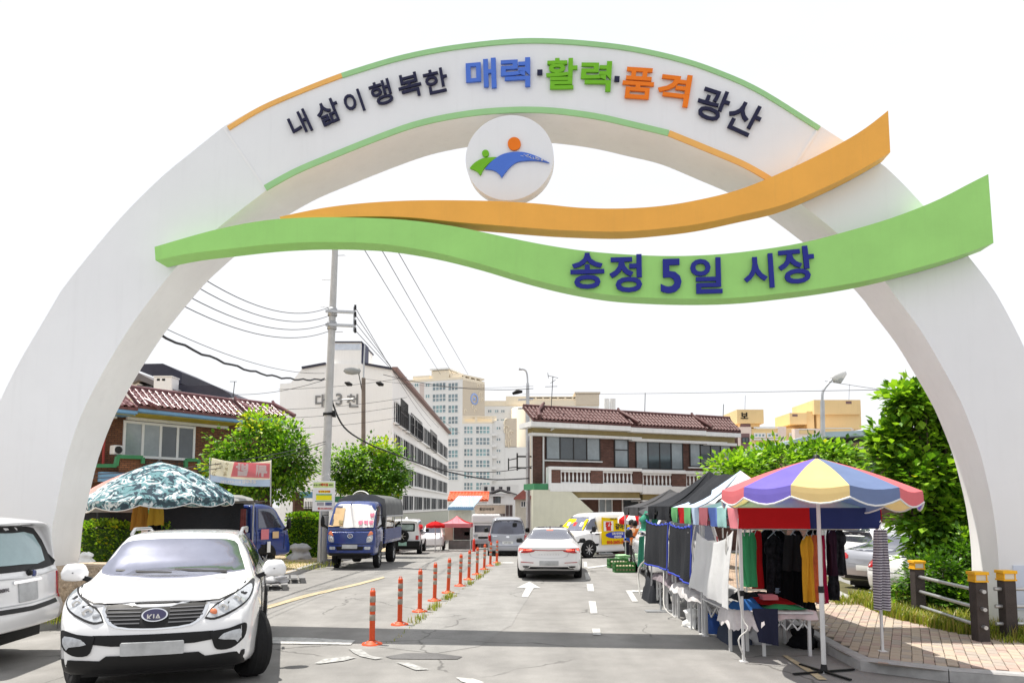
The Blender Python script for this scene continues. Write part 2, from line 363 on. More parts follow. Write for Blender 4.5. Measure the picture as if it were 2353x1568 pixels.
# right pavement with single pavers
KR0 = (4.30, 9.30)
KRdir = Vector((.095, 1)).normalized()
KR = [(12, 7.0), (9, 7.55), (6.5, 8.35), (5.2, 8.85), (4.55, 9.15), (4.33, 9.7)] + [(4.30+.095*(y-9.3), y) for y in (11, 14, 18, 22, 27, 33, 40)]
KR = [tuple(p) for p in cr(KR, 5)]
kerb('kerb', KR, side=-1)
PRr = [(15, 10.6), (9, 10.75), (7.2, 10.9), (6.75, 11.3), (6.55, 13), (6.9, 15), (7.4, 18), (8.1, 22), (9, 27), (10.5, 36)]
mb = MB(); a_ = resample(KR, 60); b_ = resample(PRr, 60)
mb.strip([(x, y, gz(y)+.125) for x, y in a_], [(x, y, gz(y)+.125) for x, y in b_], 0)
m_joint = mat('paver_bed', (.12, .105, .085, 1), .95, var=.25, scale=8)
pav_r = struct(obj('pavement', mb, m_joint))
m_pv = [mat('paver_buff', (.42, .345, .27, 1), .85, var=.16, scale=9, bump=.15), mat('paver_rose', (.385, .29, .245, 1), .85, var=.16, scale=9, bump=.15), mat('paver_grey', (.36, .31, .265, 1), .85, var=.2, scale=9, bump=.15)]
pm = MB(); e = .006; w_, l_ = .125, .215
pm.add([(0,0,-.03),(w_-e,0,-.03),(w_-e,l_-e,-.03),(0,l_-e,-.03),(0,0,0),(w_-e,0,0),(w_-e,l_-e,0),(0,l_-e,0),(.006,.006,.006),(w_-e-.006,.006,.006),(w_-e-.006,l_-e-.006,.006),(.006,l_-e-.006,.006)],
       [(0,1,5,4),(1,2,6,5),(2,3,7,6),(3,0,4,7),(4,5,9,8),(5,6,10,9),(6,7,11,10),(7,4,8,11),(8,9,10,11)])
pmesh = [pm.mesh('paver', m) for m in m_pv]
ang = math.radians(-28); cA, sA = math.cos(ang), math.sin(ang)
def inpoly(x, y, poly):
    r = False; j = len(poly)-1
    for i in range(len(poly)):
        if (poly[i][1] > y) != (poly[j][1] > y) and x < (poly[j][0]-poly[i][0])*(y-poly[i][1])/(poly[j][1]-poly[i][1])+poly[i][0]: r = not r
        j = i
    return r
kin = [(p[0]+.2*(1 if p[1] > 9.4 else 0.15), p[1]+(.2 if p[1] < 9.4 else 0)) for p in KR]
ppoly = kin + list(reversed(PRr))
cand = []
for i in range(-130, 130):
    for j in range(-70, 70):
        u, v = i*w_, j*l_+(i % 2)*l_/2
        x, y = 6+u*cA-v*sA, 10+u*sA+v*cA
        if y < 17 and x < 10.5 and inpoly(x+.05, y+.05, ppoly): cand.append((y, x))
cand.sort(); vis = [c for c in cand if c[1]/c[0] < .71]
near = set(vis[:300]); rest = MB()
for y, x in cand:
    z = .135+random.uniform(-.004, .004); k = random.choices((0, 1, 2), (5, 3, 3))[0]
    if (y, x) in near:
        o = link('paver', pmesh[k], pav_r, (x, y, z), ang+random.uniform(-.02, .02)); o.rotation_euler.x = random.uniform(-.015, .015)
    else:
        rest.add([(x+p[0]*cA-p[1]*sA, y+p[0]*sA+p[1]*cA, z+p[2]) for p in pm.v], pm.f, k)
struct(obj('paver', rest, m_pv, pav_r), 'stuff')
m_pvf = brick_mat('paver_far', '#b5a08a', '#a68b78', '#5d5248', .215, .125, .012, True)
ii = [i for i, p in enumerate(a_) if p[1] > 16.5 and b_[i][1] > 16.5]
fm = MB(); fm.strip([(a_[i][0]+.18, a_[i][1], gz(a_[i][1])+.134) for i in ii], [(b_[i][0], b_[i][1], gz(b_[i][1])+.134) for i in ii]); struct(obj('paver', fm, m_pvf, pav_r), 'stuff')
# verge and car park beyond
m_soil = mat('verge_soil', (.11, .10, .045, 1), .95, var=.4, scale=3)
sheet('verge', [(40, 10.5)] + [(p[0]-.05, p[1]) for p in PRr] + [(11.5, 36), (8.6, 20), (8.0, 16.5), (9.5, 15), (40, 14)], .13, m_soil)
sheet('car_park', [(7.6, 15.5), (40, 14), (60, 60), (10, 60)], .02, m_asph2)
kerb('kerb', [(6.75, 14.2), (7.1, 16.4), (7.7, 19), (8.5, 23)], h=.16, wd=.14, side=-1)
# ------------------------------------------------------------------ the gateway arch
AN = Vector((.0906, 1, 0)).normalized(); AE = Vector((AN.y, -AN.x, 0)); A0 = Vector((0, 12.28, 0)); UP = Vector((0, 0, 1))
def PA(x, y, off=0):
    d = ray(x, y); return CAM + d*(((A0-CAM).dot(AN)+off)/d.dot(AN))
arch = thing('gateway_arch', 'huge white arch across the road with green and orange wave ribbons and coloured Korean letters', 'arch', A0)
def pa(x, y, off=0): return PA(x, y, off)-A0
OL = [(-122, 1490), (-118, 1400), (-108, 1310), (-93, 1220), (-70, 1120), (-38, 1015), (0, 920), (45, 830), (88, 757), (128, 689), (151, 653), (225, 561), (292, 484), (374, 404), (441, 349), (512, 292)]
IL = [(104, 1490), (106, 1400), (112, 1300), (119.5, 1212), (127.6, 1173), (139, 1115), (155, 1044), (186, 954), (223, 879), (256, 820), (292, 761), (326, 712), (376, 648), (405, 613), (436, 582), (493, 530), (540, 492), (612, 437)]
OM = [(512, 292), (600, 243), (700, 200), (783, 168), (900, 132), (1000, 110), (1100, 96), (1180, 89), (1250, 88), (1340, 93), (1450, 106), (1560, 130), (1650, 160), (1750, 205), (1885, 290)]
IM = [(612, 437), (679, 400), (759, 366), (874, 320), (966, 288.5), (1069, 268), (1167, 259), (1264, 260), (1367, 273), (1448, 291), (1534, 311.5), (1626, 349), (1712, 386), (1790, 432)]
OR_ = [(1885, 290), (1960, 338), (2017, 370), (2070, 418), (2115, 466), (2170, 526), (2222, 586), (2260, 634), (2291, 679), (2334, 759), (2370, 835), (2402, 905), (2440, 1030), (2465, 1160), (2480, 1300), (2487, 1495)]
IR_ = [(1790, 432), (1832.5, 463), (1923, 535), (1980, 590), (2030, 642), (2056, 679), (2115, 759), (2160, 835), (2178.6, 868), (2207, 922), (2232, 984), (2251, 1038), (2267, 1102), (2278, 1154), (2288, 1221), (2294, 1300), (2298, 1495)]
def curve3(px, n, off=0, k=5): return [Vector(p) for p in resample([pa(x, y, off) for x, y in cr(px, k)], n)]
def thick(p): return .80 + .27*min(1, max(0, (p.z-2.0)/5.5))
def arch_seg(name, O, I, n, t0=0, label=None):
    o, i = curve3(O, n), curve3(I, n); mb = MB()
    ob = [p+AN*thick(p) for p in o]; ib = [p+AN*thick(p) for p in i]
    mb.strip(o, i, 0, False); mb.strip(ob, ib, 0); mb.strip(o, ob, 0, True); mb.strip(i, ib, 1, True)
    mb.add([o[0], i[0], ib[0], ob[0]], [(0, 1, 2, 3)], 0); mb.add([o[-1], i[-1], ib[-1], ob[-1]], [(0, 1, 2, 3)], 0)
    return obj(name, mb, [m_arch, m_soffit], arch, label=label)
arch_seg('leg', OL, IL, 40); arch_seg('span', OM, IM, 60); arch_seg('leg', OR_, IR_, 40)
# joint lines standing a little proud
for a, b in (((513, 293), (611, 437)), ((1884, 291), (1791, 431))):
    p, q = pa(*a, -.012), pa(*b, -.012); d = (q-p).normalized(); s_ = AN.cross(d)*.02; mb = MB(); mb.prism([p-s_, q-s_, q+s_, p+s_], AN*.02)
    obj('joint_strip', mb, m_white, arch)
m_green = mat('sign_green', (.33, .66, .18, 1), .45, var=.07, scale=1.2, grime=.08)
m_orange = mat('sign_orange', (.86, .42, .07, 1), .45, var=.07, scale=1.2, grime=.08)
m_greenp = mat('trim_green', (.33, .60, .28, 1), .5, var=.06)
m_orangep = mat('trim_orange', (.83, .45, .12, 1), .5, var=.06)
def trim(px, wd, m, sgn):
    c = cr(px, 5); n = 40; a = resample(c, n); d = np.gradient(a, axis=0); d /= np.linalg.norm(d, axis=1)[:, None]; nn = np.stack([-d[:, 1], d[:, 0]], 1)*sgn
    o = [pa(x, y, -.025) for x, y in a]; i = [pa(x, y, -.025) for x, y in a+nn*wd]; mb = MB(); bk = AN*.03
    mb.strip(o, i); mb.strip([p+bk for p in o], [p+bk for p in i]); mb.strip(o, [p+bk for p in o]); mb.strip(i, [p+bk for p in i])
    return obj('edge_trim', mb, m, arch)
iO = OM.index((783, 168))
trim([(521, 290)]+OM[1:iO+1], 10, m_orangep, 1).__setitem__('label', 'orange edge strip at the upper left of the arch')
trim(OM[iO:], 11, m_greenp, 1); trim(IM[:11], 13, m_greenp, -1); trim(IM[10:], 13, m_orangep, -1).__setitem__('label', 'orange edge strip under the right of the arch')
GT = [(355, 567), (430, 545), (497, 527), (570, 512), (640, 503), (740, 499), (860, 501), (950, 507), (1050, 521), (1150, 542), (1250, 562), (1350, 577), (1450, 585), (1550, 588), (1650, 584), (1750, 573), (1850, 556), (1950, 530), (2050, 500), (2150, 461), (2230, 420), (2270, 400)]
GB = [(357, 598), (430, 583), (520, 572), (620, 561), (720, 556), (820, 557), (900, 563), (1000, 580), (1100, 605), (1200, 635), (1300, 660), (1400, 677), (1500, 684), (1600, 686), (1700, 683), (1800, 673), (1900, 660), (2000, 642), (2100, 617), (2200, 588), (2282, 558)]
OT = [(642, 498), (740, 478), (830, 467), (930, 461), (1030, 460), (1140, 462), (1240, 468), (1330, 477), (1420, 479), (1510, 474), (1600, 460), (1700, 435), (1800, 394), (1900, 346), (1980, 300), (2040, 254)]
OB = [(645, 505), (750, 500), (860, 497), (950, 500), (1050, 510), (1150, 518), (1250, 526), (1330, 530), (1420, 532), (1500, 527), (1600, 515), (1700, 494), (1800, 470), (1900, 428), (1980, 388), (2045, 350)]
m_back = mat('ribbon_back', (.30, .30, .31, 1), .6, var=.1, grime=.2)
def ribbon(T, B, off, th, m, label):
    n = 70; xs = np.linspace(0, 1, n); mb = MB()
    t, b = curve3(T, n, off), curve3(B, n, off); k = AN*th
    mb.strip(t, b, 0); mb.strip([p+k for p in t], [p+k for p in b], 1); mb.strip(t, [p+k for p in t], 0, True); mb.strip(b, [p+k for p in b], 0, True)
    for i in (0, -1): mb.add([t[i], b[i], b[i]+k, t[i]+k], [(0, 1, 2, 3)])
    return obj('wave_ribbon', mb, [m, m_back], arch, label=label)
ribbon(GT, GB, -.40, .38, m_green, 'long green wave ribbon carrying dark blue letters')
ribbon(OT, OB, -.36, .34, m_orange, 'orange wave ribbon above the green one')
m_navy = mat('letter_navy', (.010, .011, .045, 1), .6, var=.1); m_lblue = mat('letter_blue', (.07, .17, .62, 1), .6, var=.06)
m_lgreen = mat('letter_green', (.16, .46, .015, 1), .6, var=.06); m_lorange = mat('letter_orange', (.82, .19, .006, 1), .6, var=.06)
m_dblue = mat('letter_dark_blue', (.014, .022, .24, 1), .6, var=.06)
def alet(t, x, y, h, rot, m, off, bold, wd=None, th=.035):
    o = pa(x, y, off); k = PA(x, y, off).dot(Vector((0, cp, sp)))-CAM.z*sp; k = k/F
    text(t, m, arch, o, AE, UP, h=h*k, bold=bold, rot=math.radians(rot), name='letter', thick=th, wdt=wd*k if wd else None)
for t, x, y, h, r, m, b in (('내', 688, 284, 57, 25, m_navy, .012), ('삶', 754, 258, 57, 22, m_navy, .012), ('이', 812, 236, 54, 19, m_navy, .012), ('행', 875, 214, 58, 15, m_navy, .012), ('복', 941, 197, 58, 12, m_navy, .012), ('한', 1001, 187, 58, 10, m_navy, .012),
                          ('매', 1105, 171, 72, 2, m_lblue, .023), ('력', 1184, 168, 70, 0, m_lblue, .023), ('활', 1290, 170, 74, -2, m_lgreen, .023), ('력', 1369, 176, 72, -4, m_lgreen, .023), ('품', 1466, 192, 74, -7, m_lorange, .023), ('격', 1548, 207, 76, -10, m_lorange, .023),
                          ('광', 1637, 240, 76, -22, m_navy, .014), ('산', 1709, 270, 76, -28, m_navy, .014)):
    alet(t, x, y, h, r, m, -.045, b, h*.97 if b > .022 else None)
for x, y, r in ((1240, 167, -1), (1417, 182, -6)):
    alet('■', x, y, 12, r, m_navy, -.045, 0)
for t, x, y, h, r in (('송', 1349, 622, 84, 0), ('정', 1437, 628, 88, 0), ('5', 1541, 634, 80, 0), ('일', 1622, 633, 84, 0), ('시', 1742, 623, 80, 2), ('장', 1829, 609, 86, 4)):
    alet(t, x, y, h, r, m_dblue, -.445, .022)
# round emblem
eo = pa(1170, 362, -.06); kE = (PA(1170, 362).dot(Vector((0, cp, sp)))-CAM.z*sp)/F; R_ = 101*kE
mb = MB(); n = 64; ring = [eo+(AE*math.cos(2*PI*i/n)+UP*math.sin(2*PI*i/n))*R_ for i in range(n)]
mb.add(ring, [tuple(range(n))], 0); bk = [p+AN*.24 for p in ring]; mb.add(bk, [tuple(range(n))], 1); mb.strip(ring+ring[:1], bk+bk[:1], 1, True)
emb = obj('emblem_disc', mb, [m_arch, m_soffit], arch)
def eshape(px, m, nm):
    mb = MB(); mb.prism([pa(x, y, -.10) for x, y in px], AN*.035); return obj(nm, mb, m, emb)
circ = lambda cx, cy, r, n=28: [(cx+r*math.cos(2*PI*i/n), cy+r*math.sin(2*PI*i/n)) for i in range(n)]
eshape(circ(1181, 330, 15), m_lorange, 'emblem_dot'); eshape(circ(1115, 352, 8), m_lgreen, 'emblem_dot')
sw = cr([(1114, 388), (1122, 378), (1135, 366), (1155, 354), (1180, 349), (1205, 350), (1235, 360), (1262, 374)], 4) + cr([(1262, 374), (1235, 369), (1210, 369), (1188, 372), (1172, 383), (1160, 397), (1152, 408)], 4)[1:] + cr([(1152, 408), (1145, 398), (1133, 391), (1114, 388)], 3)[1:-1]
eshape([tuple(p) for p in sw], m_lblue, 'emblem_wave')
lf = cr([(1079, 386), (1090, 374), (1108, 364), (1130, 361), (1141, 361)], 4)+[(1124, 374), (1112, 386)]+cr([(1108, 393), (1103, 402), (1096, 394), (1079, 386)], 3)[:-1]
eshape([tuple(p) for p in lf], m_lgreen, 'emblem_leaf')
rs = random.Random(3); mb = MB()
for _ in range(46):
    t = rs.random(); x = 1196+t*56; y = 354+t*14+rs.uniform(-3, 5)*(1-t*.6); q = 1.0
    mb.prism([pa(x-q, y-q, -.115), pa(x+q, y-q*.4, -.115), pa(x+q*.5, y+q, -.115)], AN*.012)
struct(obj('emblem_speck', mb, m_white, emb), 'stuff')
# pebble plinth of the left leg
m_peb = mat('pebble_stone', (.47, .37, .27, 1), .9, var=.5, scale=22, bump=1, bscale=24)
mb = MB(); base = []
for x in (-150, 196): base.append(pa(x, 1290, -.18))
b0, b1 = base; zt = b1.z
for p in (b0, b1): p.z = 0
mb.prism([b0, b1, b1+AN*1.3, b0+AN*1.3], Vector((0, 0, 1.0)))
o = obj('plinth', mb, m_peb, arch, label='pebble faced plinth under the left leg')
pq = MB(); rs = random.Random(5)
for i in range(300):
    c = b0.lerp(b1, rs.random()) if i < 200 else b1+AN*rs.random()*1.3
    c = c+Vector((0, 0, rs.random()*.98)); r = rs.uniform(.018, .036)
    pq.lathe([(0, -r), (r*.9, -r*.4), (r*.9, r*.4), (0, r)], 6, c, 'Z', smooth=True)
struct(obj('pebble', pq, m_peb, arch), 'stuff')
# small notice on the right leg
p0 = pa(2327, 1298, -.02); p1 = pa(2420, 1400, -.02); z1, z0 = p0.z, p1.z
nb = thing('notice_board', 'pale blue notice with a district emblem on the right arch leg at the picture edge', 'sign', A0+Vector((p0.x, p0.y, z0)))
wd = (Vector((p1.x, p1.y, 0))-Vector((p0.x, p0.y, 0))).length; hh = z1-z0
mb = MB(); mb.prism([Vector((0,0,0)), AE*wd, AE*wd+UP*hh, UP*hh], AN*.02); obj('panel', mb, mat('notice_blue', (.62, .68, .80, 1), .4, var=.04), nb)
text('매력', m_lblue, nb, tuple(AE*.32+UP*.16-AN*.008), AE, UP, h=.15, bold=.03, name='lettering', thick=.008)
mb = MB(); q = lambda u, v: AE*u+UP*v-AN*.012
mb.prism([q(.15, .42), q(.25, .50), q(.42, .50), q(.55, .44), q(.40, .45), q(.30, .38), q(.24, .44)], AN*.01); obj('emblem_wave', mb, m_lgreen, nb)
mb = MB(); mb.prism([q(.23+.03*math.cos(i*PI/6), .57+.03*math.sin(i*PI/6)) for i in range(12)], AN*.01); obj('emblem_dot', mb, m_navy, nb)
# ------------------------------------------------------------------ buildings
m_brick = brick_mat('brick_brown', '#735046', '#5f4138', '#574842', .21, .07)
m_brickl = brick_mat('brick_umber', '#84593f', '#6d4733', '#4e3c33', .23, .075)
m_cream = mat('cream_render', (.63, .62, .50, 1), .85, var=.10, scale=1.2, bump=.15, bscale=30, grime=.07)
m_trimw = mat('trim_white', (.74, .74, .73, 1), .6, var=.06, grime=.18)
m_olive = mat('olive_beam', (.30, .24, .11, 1), .8, var=.12)
m_yell = mat('mustard_soffit', (.42, .34, .035, 1), .7, var=.12)
m_bluef = mat('fascia_blue', (.17, .34, .55, 1), .5, var=.08)
m_tile = mat('roof_tile_maroon', (.115, .05, .047, 1), .45, var=.35, scale=3.5, grime=.2)
m_tile2 = mat('roof_tile_plum', (.165, .075, .08, 1), .25, var=.3, scale=3.5)
m_tileo = mat('roof_tile_orange', (.75, .13, .05, 1), .4, var=.15)
m_dframe = mat('dark_frame', (.03, .028, .028, 1), .45, var=.1)
m_wframe = mat('white_frame', (.75, .75, .74, 1), .4, var=.05)
m_greenr = mat('green_rail', (.05, .22, .10, 1), .55, var=.12)
m_curt = mat('curtained_glass', (.26, .30, .32, 1), .12, var=.25, scale=1.3, spec=.8)
def window(parent, u0, u1, z0, z1, y=0, n=4, frame=m_dframe, glass=(m_glassb,), fw=.06, rails=(), sep=True, name='window'):
    mb = MB(); mb.box(u0, u1, y-.05, y, z0, z0+fw); mb.box(u0, u1, y-.05, y, z1-fw, z1)
    for i in range(n+1):
        c = u0+fw/2+(u1-u0-fw)*i/n; mb.box(c-fw/2, c+fw/2, y-.054, y-.001, z0+fw, z1-fw)
    for r in rails: mb.box(u0+fw, u1-fw, y-.045, y-.002, z0+(z1-z0)*r-fw/2, z0+(z1-z0)*r+fw/2)
    w = obj(name, mb, frame, parent)
    for i in range(n):
        a = u0+fw/2+(u1-u0-fw)*i/n; b = u0+fw/2+(u1-u0-fw)*(i+1)/n
        p = MB(); p.box(a+fw/2, b-fw/2, y-.025-(i % 2)*.01, y-.004, z0+fw, z1-fw); obj('pane', p, glass[i % len(glass)], w)
    return w
def tile_mesh(s_, ln, m, h=.055):
    mb = MB(); prof = []
    for i in range(6): a = PI*i/5; prof.append((s_*.30-s_*.30*math.cos(a), h*math.sin(a)))
    prof += [(s_*.8, -.012), (s_*1.0, 0)]
    f = [(x, 0, z+.03) for x, z in prof]; b = [(x, ln, z+.004) for x, z in prof]; lo = [(x, 0, z-.01) for x, z in prof]
    mb.strip(f, b, 0, True); mb.strip(lo, f); return mb.mesh('roof_tile', m)
def tiled(root, u0, u1, ye, ze, yr, zr, sp_, rows, m, ridge=True, hip=None, parent=None):
    sl = math.hypot(yr-ye, zr-ze); an = math.atan2(zr-ze, yr-ye); ln = sl/rows*1.18; me = tile_mesh(sp_, ln, m)
    mb = MB(); mb.prism([(u0, ye, ze-.03), (u1, ye, ze-.03), (u1, yr, zr-.03), (u0, yr, zr-.03)], (0, .02, -.10)); rf = obj('roof', mb, m, root if parent is None else parent)
    n = int(round((u1-u0)/sp_))
    for r in range(rows):
        for i in range(n):
            o = link('roof_tile', me, rf, (u0+i*(u1-u0)/n, ye+(yr-ye)*r/rows, ze+(zr-ze)*r/rows+random.uniform(-.004, .004))); o.rotation_euler = (an+random.uniform(-.02, .02), 0, random.uniform(-.015, .015))
    if ridge:
        mb = MB(); mb.tube([(u0, yr, zr+.04), (u1, yr, zr+.04)], .09, 8); mb.box(u0, u1, yr-.12, yr+.12, zr-.12, zr)
        obj('ridge_cap', mb, m, rf)
    if hip:
        mb = MB(); mb.tube([(hip, yr+.03, zr+.22), (hip+.02, yr-.02, zr+.06), (hip+.25, (yr+ye)/2, (zr+ze)/2+.10), (hip+.5, ye-.05, ze+.09)], [.06, .1, .1, .11], 8); obj('hip_cap', mb, m, rf)
    return rf
def fbox(root, name, m, u0, u1, y0, y1, z0, z1, bev=0, label=None):
    mb = MB(); mb.box(u0, u1, y0, y1, z0, z1); return obj(name, mb, m, root, bev=bev, label=label)
# ---- brick house on the right
FA = Facade((P(1221, 1162, 37.5).x, 37.5), (P(1702, 1162, 42.8).x, 42.8), gz(40))
H = thing('brick_house', 'two storey brown brick house with maroon tiled eaves and a white balustrade balcony', 'house', FA.loc, FA.rz)
U = FA.uv
zt = U(1300, 995)[1]; L = FA.L
mb = MB(); mb.prism([(.06, 0, 0), (L-.1, 0, 0), (L-.1, 8, 0), (4.2, 8, 0)], (0, 0, zt+.9)); obj('wall', mb, m_brick, H)
for i, (xa, xb, ya, yb, yf0, yf1, rx0, ry0, rx1, ry1, fx1) in enumerate((
        (1220.5, 1449, 961, 969, 978, 986, 1255, 934, 1420, 937, 1471), (1452, 1622, 975, 983, 991, 996, 1430, 945, 1589, 950.5, 1668), (1624, 1702, 985.5, 988, 1000, 1001, 1600, 954.6, 1694, 960, 1702))):
    d = -.95+.12*i
    u0, u1 = U(xa, ya, d)[0], U(xb, yb, d)[0]; ze = U(xa, ya, d)[1]; zr = U(rx0, ry0, .25)[1]
    ur0, ur1 = U(rx0, ry0, .25)[0], U(rx1, ry1, .25)[0]
    tiled(H, u0+(.0 if i else .1), u1, d, ze, .25, zr-.05, .222, 4, m_tile, hip=ur1 if i < 2 else None)
    zf = U(xa, yf0, d)[1]
    fbox(H, 'fascia', m_trimw, u0, u1+.02, d+.03, .6, zf, ze-.12)
    fbox(H, 'beam', m_olive, U(xa+4, yf1, -.35)[0]+.02*i, U(min(fx1, 1690), yf1, -.35)[0]-.03, -.35+.03*i, .3, U(xa+5, yf0+15, -.35)[1], zf-.004)
    fbox(H, 'ledge', m_trimw, U(xa+1, yf1, -.42)[0], U(min(fx1+3, 1694), yf1, -.42)[0], -.42+.03*i, .0, U(xa+5, yf0+21, -.42)[1], U(xa+5, yf0+15, -.35)[1]-.004)
zA, zB = U(1225, 958, -.9)[1], U(1255, 931, .25)[1]; mb = MB(); mb.tube([(U(1250, 931, .25)[0], .25, zB+.15), (U(1246, 934, .2)[0], .2, zB), (.2, -.4, (zA+zB)/2), (-.02, -.98, zA+.05)], [.06, .1, .1, .12], 8); obj('hip_cap', mb, m_tile, H)
for (x0, x1, y0, y1, n) in ((1253, 1378, 999, 1057, 4), (1459, 1568, 1010, 1078, 4), (1583, 1678, 1015, 1073, 4)):
    a, b, z0, z1 = FA.rect(x0, y0, x1, y1); window(H, a, b, z0, z1, 0, n, glass=(m_curt, m_glassb, m_glassb, m_curt))
    fbox(H, 'sill', m_trimw, a-.1, b+.1, -.09, 0, z0-.07, z0-.004)
a, b, z0, z1 = FA.rect(1410, 1008, 1443, 1074); window(H, a, b, z0, z1, 0, 1, glass=(m_curt,), rails=(.62,), name='door')
# balcony
yb = -1.25
for k, (x0, x1, yt, ybm) in enumerate(((1262, 1474, 1073, 1110), (1474, 1668, 1081, 1117))):
    a, b = U(x0, yt, yb)[0], U(x1, yt, yb)[0]; zt_, zb_ = U((x0+x1)/2, yt, yb)[1], U((x0+x1)/2, ybm, yb)[1]
    fbox(H, 'balcony_rail', m_trimw, a, b-.01, yb-.06, yb+.22, zt_-.16, zt_, bev=.02)
    fbox(H, 'balcony_slab', m_trimw, a, b-.01, yb-.08, -.004, zb_-.42, zb_, bev=.02)
    fbox(H, 'beam', m_olive, a+.2, b-.02, yb+.2, -.004, zb_-.72, zb_-.424)
    fbox(H, 'ledge', m_trimw, a+.1, b-.02, yb+.12, -.004, zb_-.80, zb_-.724)
    pans = [(1315, 1357), (1385, 1454)] if k == 0 else [(1476, 1543), (1576, 1640)]
    pans = [(1287.8, 1357), (1385, 1454)] if k == 0 else [(1476.2, 1543), (1576, 1640)]
    edges = [a]; 
    for q0, q1 in pans: edges += [U(q0, yt, yb)[0], U(q1, yt, yb)[0]]
    edges.append(b-.01)
    for i in range(0, len(edges), 2):
        if edges[i+1]-edges[i] > .03: fbox(H, 'balcony_panel', m_brick, edges[i]+.004, edges[i+1]-.004, yb, yb+.18, zb_+.004, zt_-.164)
    hb = zt_-.16-zb_; bal = MB(); pr = [(.05, .0), (.05, .06), (.03, .09), (.055, hb*.35), (.05, hb*.5), (.03, hb*.72), (.028, hb*.85), (.05, hb*.9), (.05, hb)]
    bal.lathe(pr, 8); bme = bal.mesh('baluster', m_trimw)
    for q0, q1 in pans:
        e0, e1 = U(q0, yt, yb)[0], U(q1, yt, yb)[0]
        fbox(H, 'baluster_rail', m_trimw, e0, e1, yb+.03, yb+.15, zb_+.004, zb_+.06); fbox(H, 'baluster_rail', m_trimw, e0, e1, yb+.03, yb+.15, zt_-.26, zt_-.168)
        for i in range(8): link('baluster', bme, H, (e0+.06+(e1-e0-.12)*i/7, yb+.09, zb_))
fbox(H, 'balcony_post', m_trimw, U(1259, 1090, yb)[0], U(1265, 1090, yb)[0], yb-.07, yb+.25, U(1262, 1124, yb)[1], U(1262, 1073, yb)[1]+.02)
fbox(H, 'stair_landing', m_greenr, U(1227, 1118, yb)[0], U(1259, 1118, yb)[0], yb, -.004, U(1240, 1124, yb)[1], U(1240, 1110, yb)[1])
mb = MB(); pts = [U(x, y, -1.3) for x, y in ((1224, 1124), (1309, 1125.5), (1369, 1180))]; mb.prism([(pts[0][0], -1.3, 0), (pts[0][0], -1.3, pts[0][1]), (pts[1][0], -1.3, pts[1][1]), (pts[2][0], -1.3, pts[2][1]), (pts[2][0], -1.3, 0)], (0, .18, 0))
obj('stair_wall', mb, m_cream, H)
a, b, z0, z1 = FA.rect(1374, 1143, 1406, 1215); window(H, a, b, 0.02, z1, 0, 2, frame=m_wframe, glass=(m_curt, m_curt), name='door')
a, b, z0, z1 = FA.rect(1428, 1145, 1468, 1180); window(H, a, b, z0, z1, 0, 1, frame=m_wframe)
a, b, z0, z1 = FA.rect(1490, 1147, 1530, 1182); window(H, a, b, z0, z1, 0, 2, frame=m_wframe, glass=(m_curt,))
mb = MB(); u_ = U(1247, 1000)[0]; mb.tube([(u_, -.06, .3), (u_, -.06, zt-.02), (u_+.3, -.3, zt+.1), (u_+.35, -.85, zt+.25)], .05, 8); obj('drain_pipe', mb, m_trimw, H)
# ---- house on the left
LA = Facade((P(190, 1162, 27.5).x, 27.5), (P(662, 1162, 35.0).x, 35.0), gz(31))
H2 = thing('tiled_house', 'brown brick house with mustard soffit, blue fascia and plum roof tiles behind the trees', 'house', LA.loc, LA.rz)
U = LA.uv; L = LA.L
zt = U(400, 974)[1]
fbox(H2, 'wall', m_brickl, 0, L-.9, 0, 8, 0, zt+.6)
for i, (xa, xb, ya, yb_, rx0, rx1, ry) in enumerate(((210, 318, 926, 933, 205, 300, 897), (318, 565, 940, 946, 304, 541, 904), (566, 657, 947, 957, 553, 627, 923))):
    d = -1.1+.14*i; u0, u1 = U(xa, ya, d)[0], U(xb, yb_, d)[0]; ze = U((xa+xb)/2, (ya+yb_)/2, d)[1]; zr = U((rx0+rx1)/2, ry+3, .1)[1]
    tiled(H2, u0, u1, d, ze, .1, zr, .27, 4, m_tile2, hip=U(rx1, ry, .1)[0])
    fbox(H2, 'fascia', m_bluef, u0, u1, d+.04, .3, ze-.25, ze-.12); fbox(H2, 'fascia', m_bluef, u0, u1-.05, d+.10, .3, ze-.31, ze-.255)
    sm = MB(); sm.prism([(u0, d+.10, ze-.315), (u1-.1, d+.10, ze-.315), (u1-.3, -.06, zt+.12), (u0, -.06, zt+.12)], (0, 0, .03)); obj('soffit', sm, m_yell, H2); fbox(H2, 'ledge', m_trimw, u0+.02*i, u1-.3, -.14-.01*i, -.003, zt, zt+.115)
a, b, z0, z1 = LA.rect(281, 972, 447, 1054); window(H2, a, b, z0, z1, 0, 4, frame=m_wframe, glass=(m_curt, m_curt, m_glassb, m_glassb), fw=.10)
fbox(H2, 'curtain', mat('lace_curtain', (.6, .6, .64, 1), .9, var=.1), b-.62, b-.3, -.034, -.030, z0+.1, z1-.1)
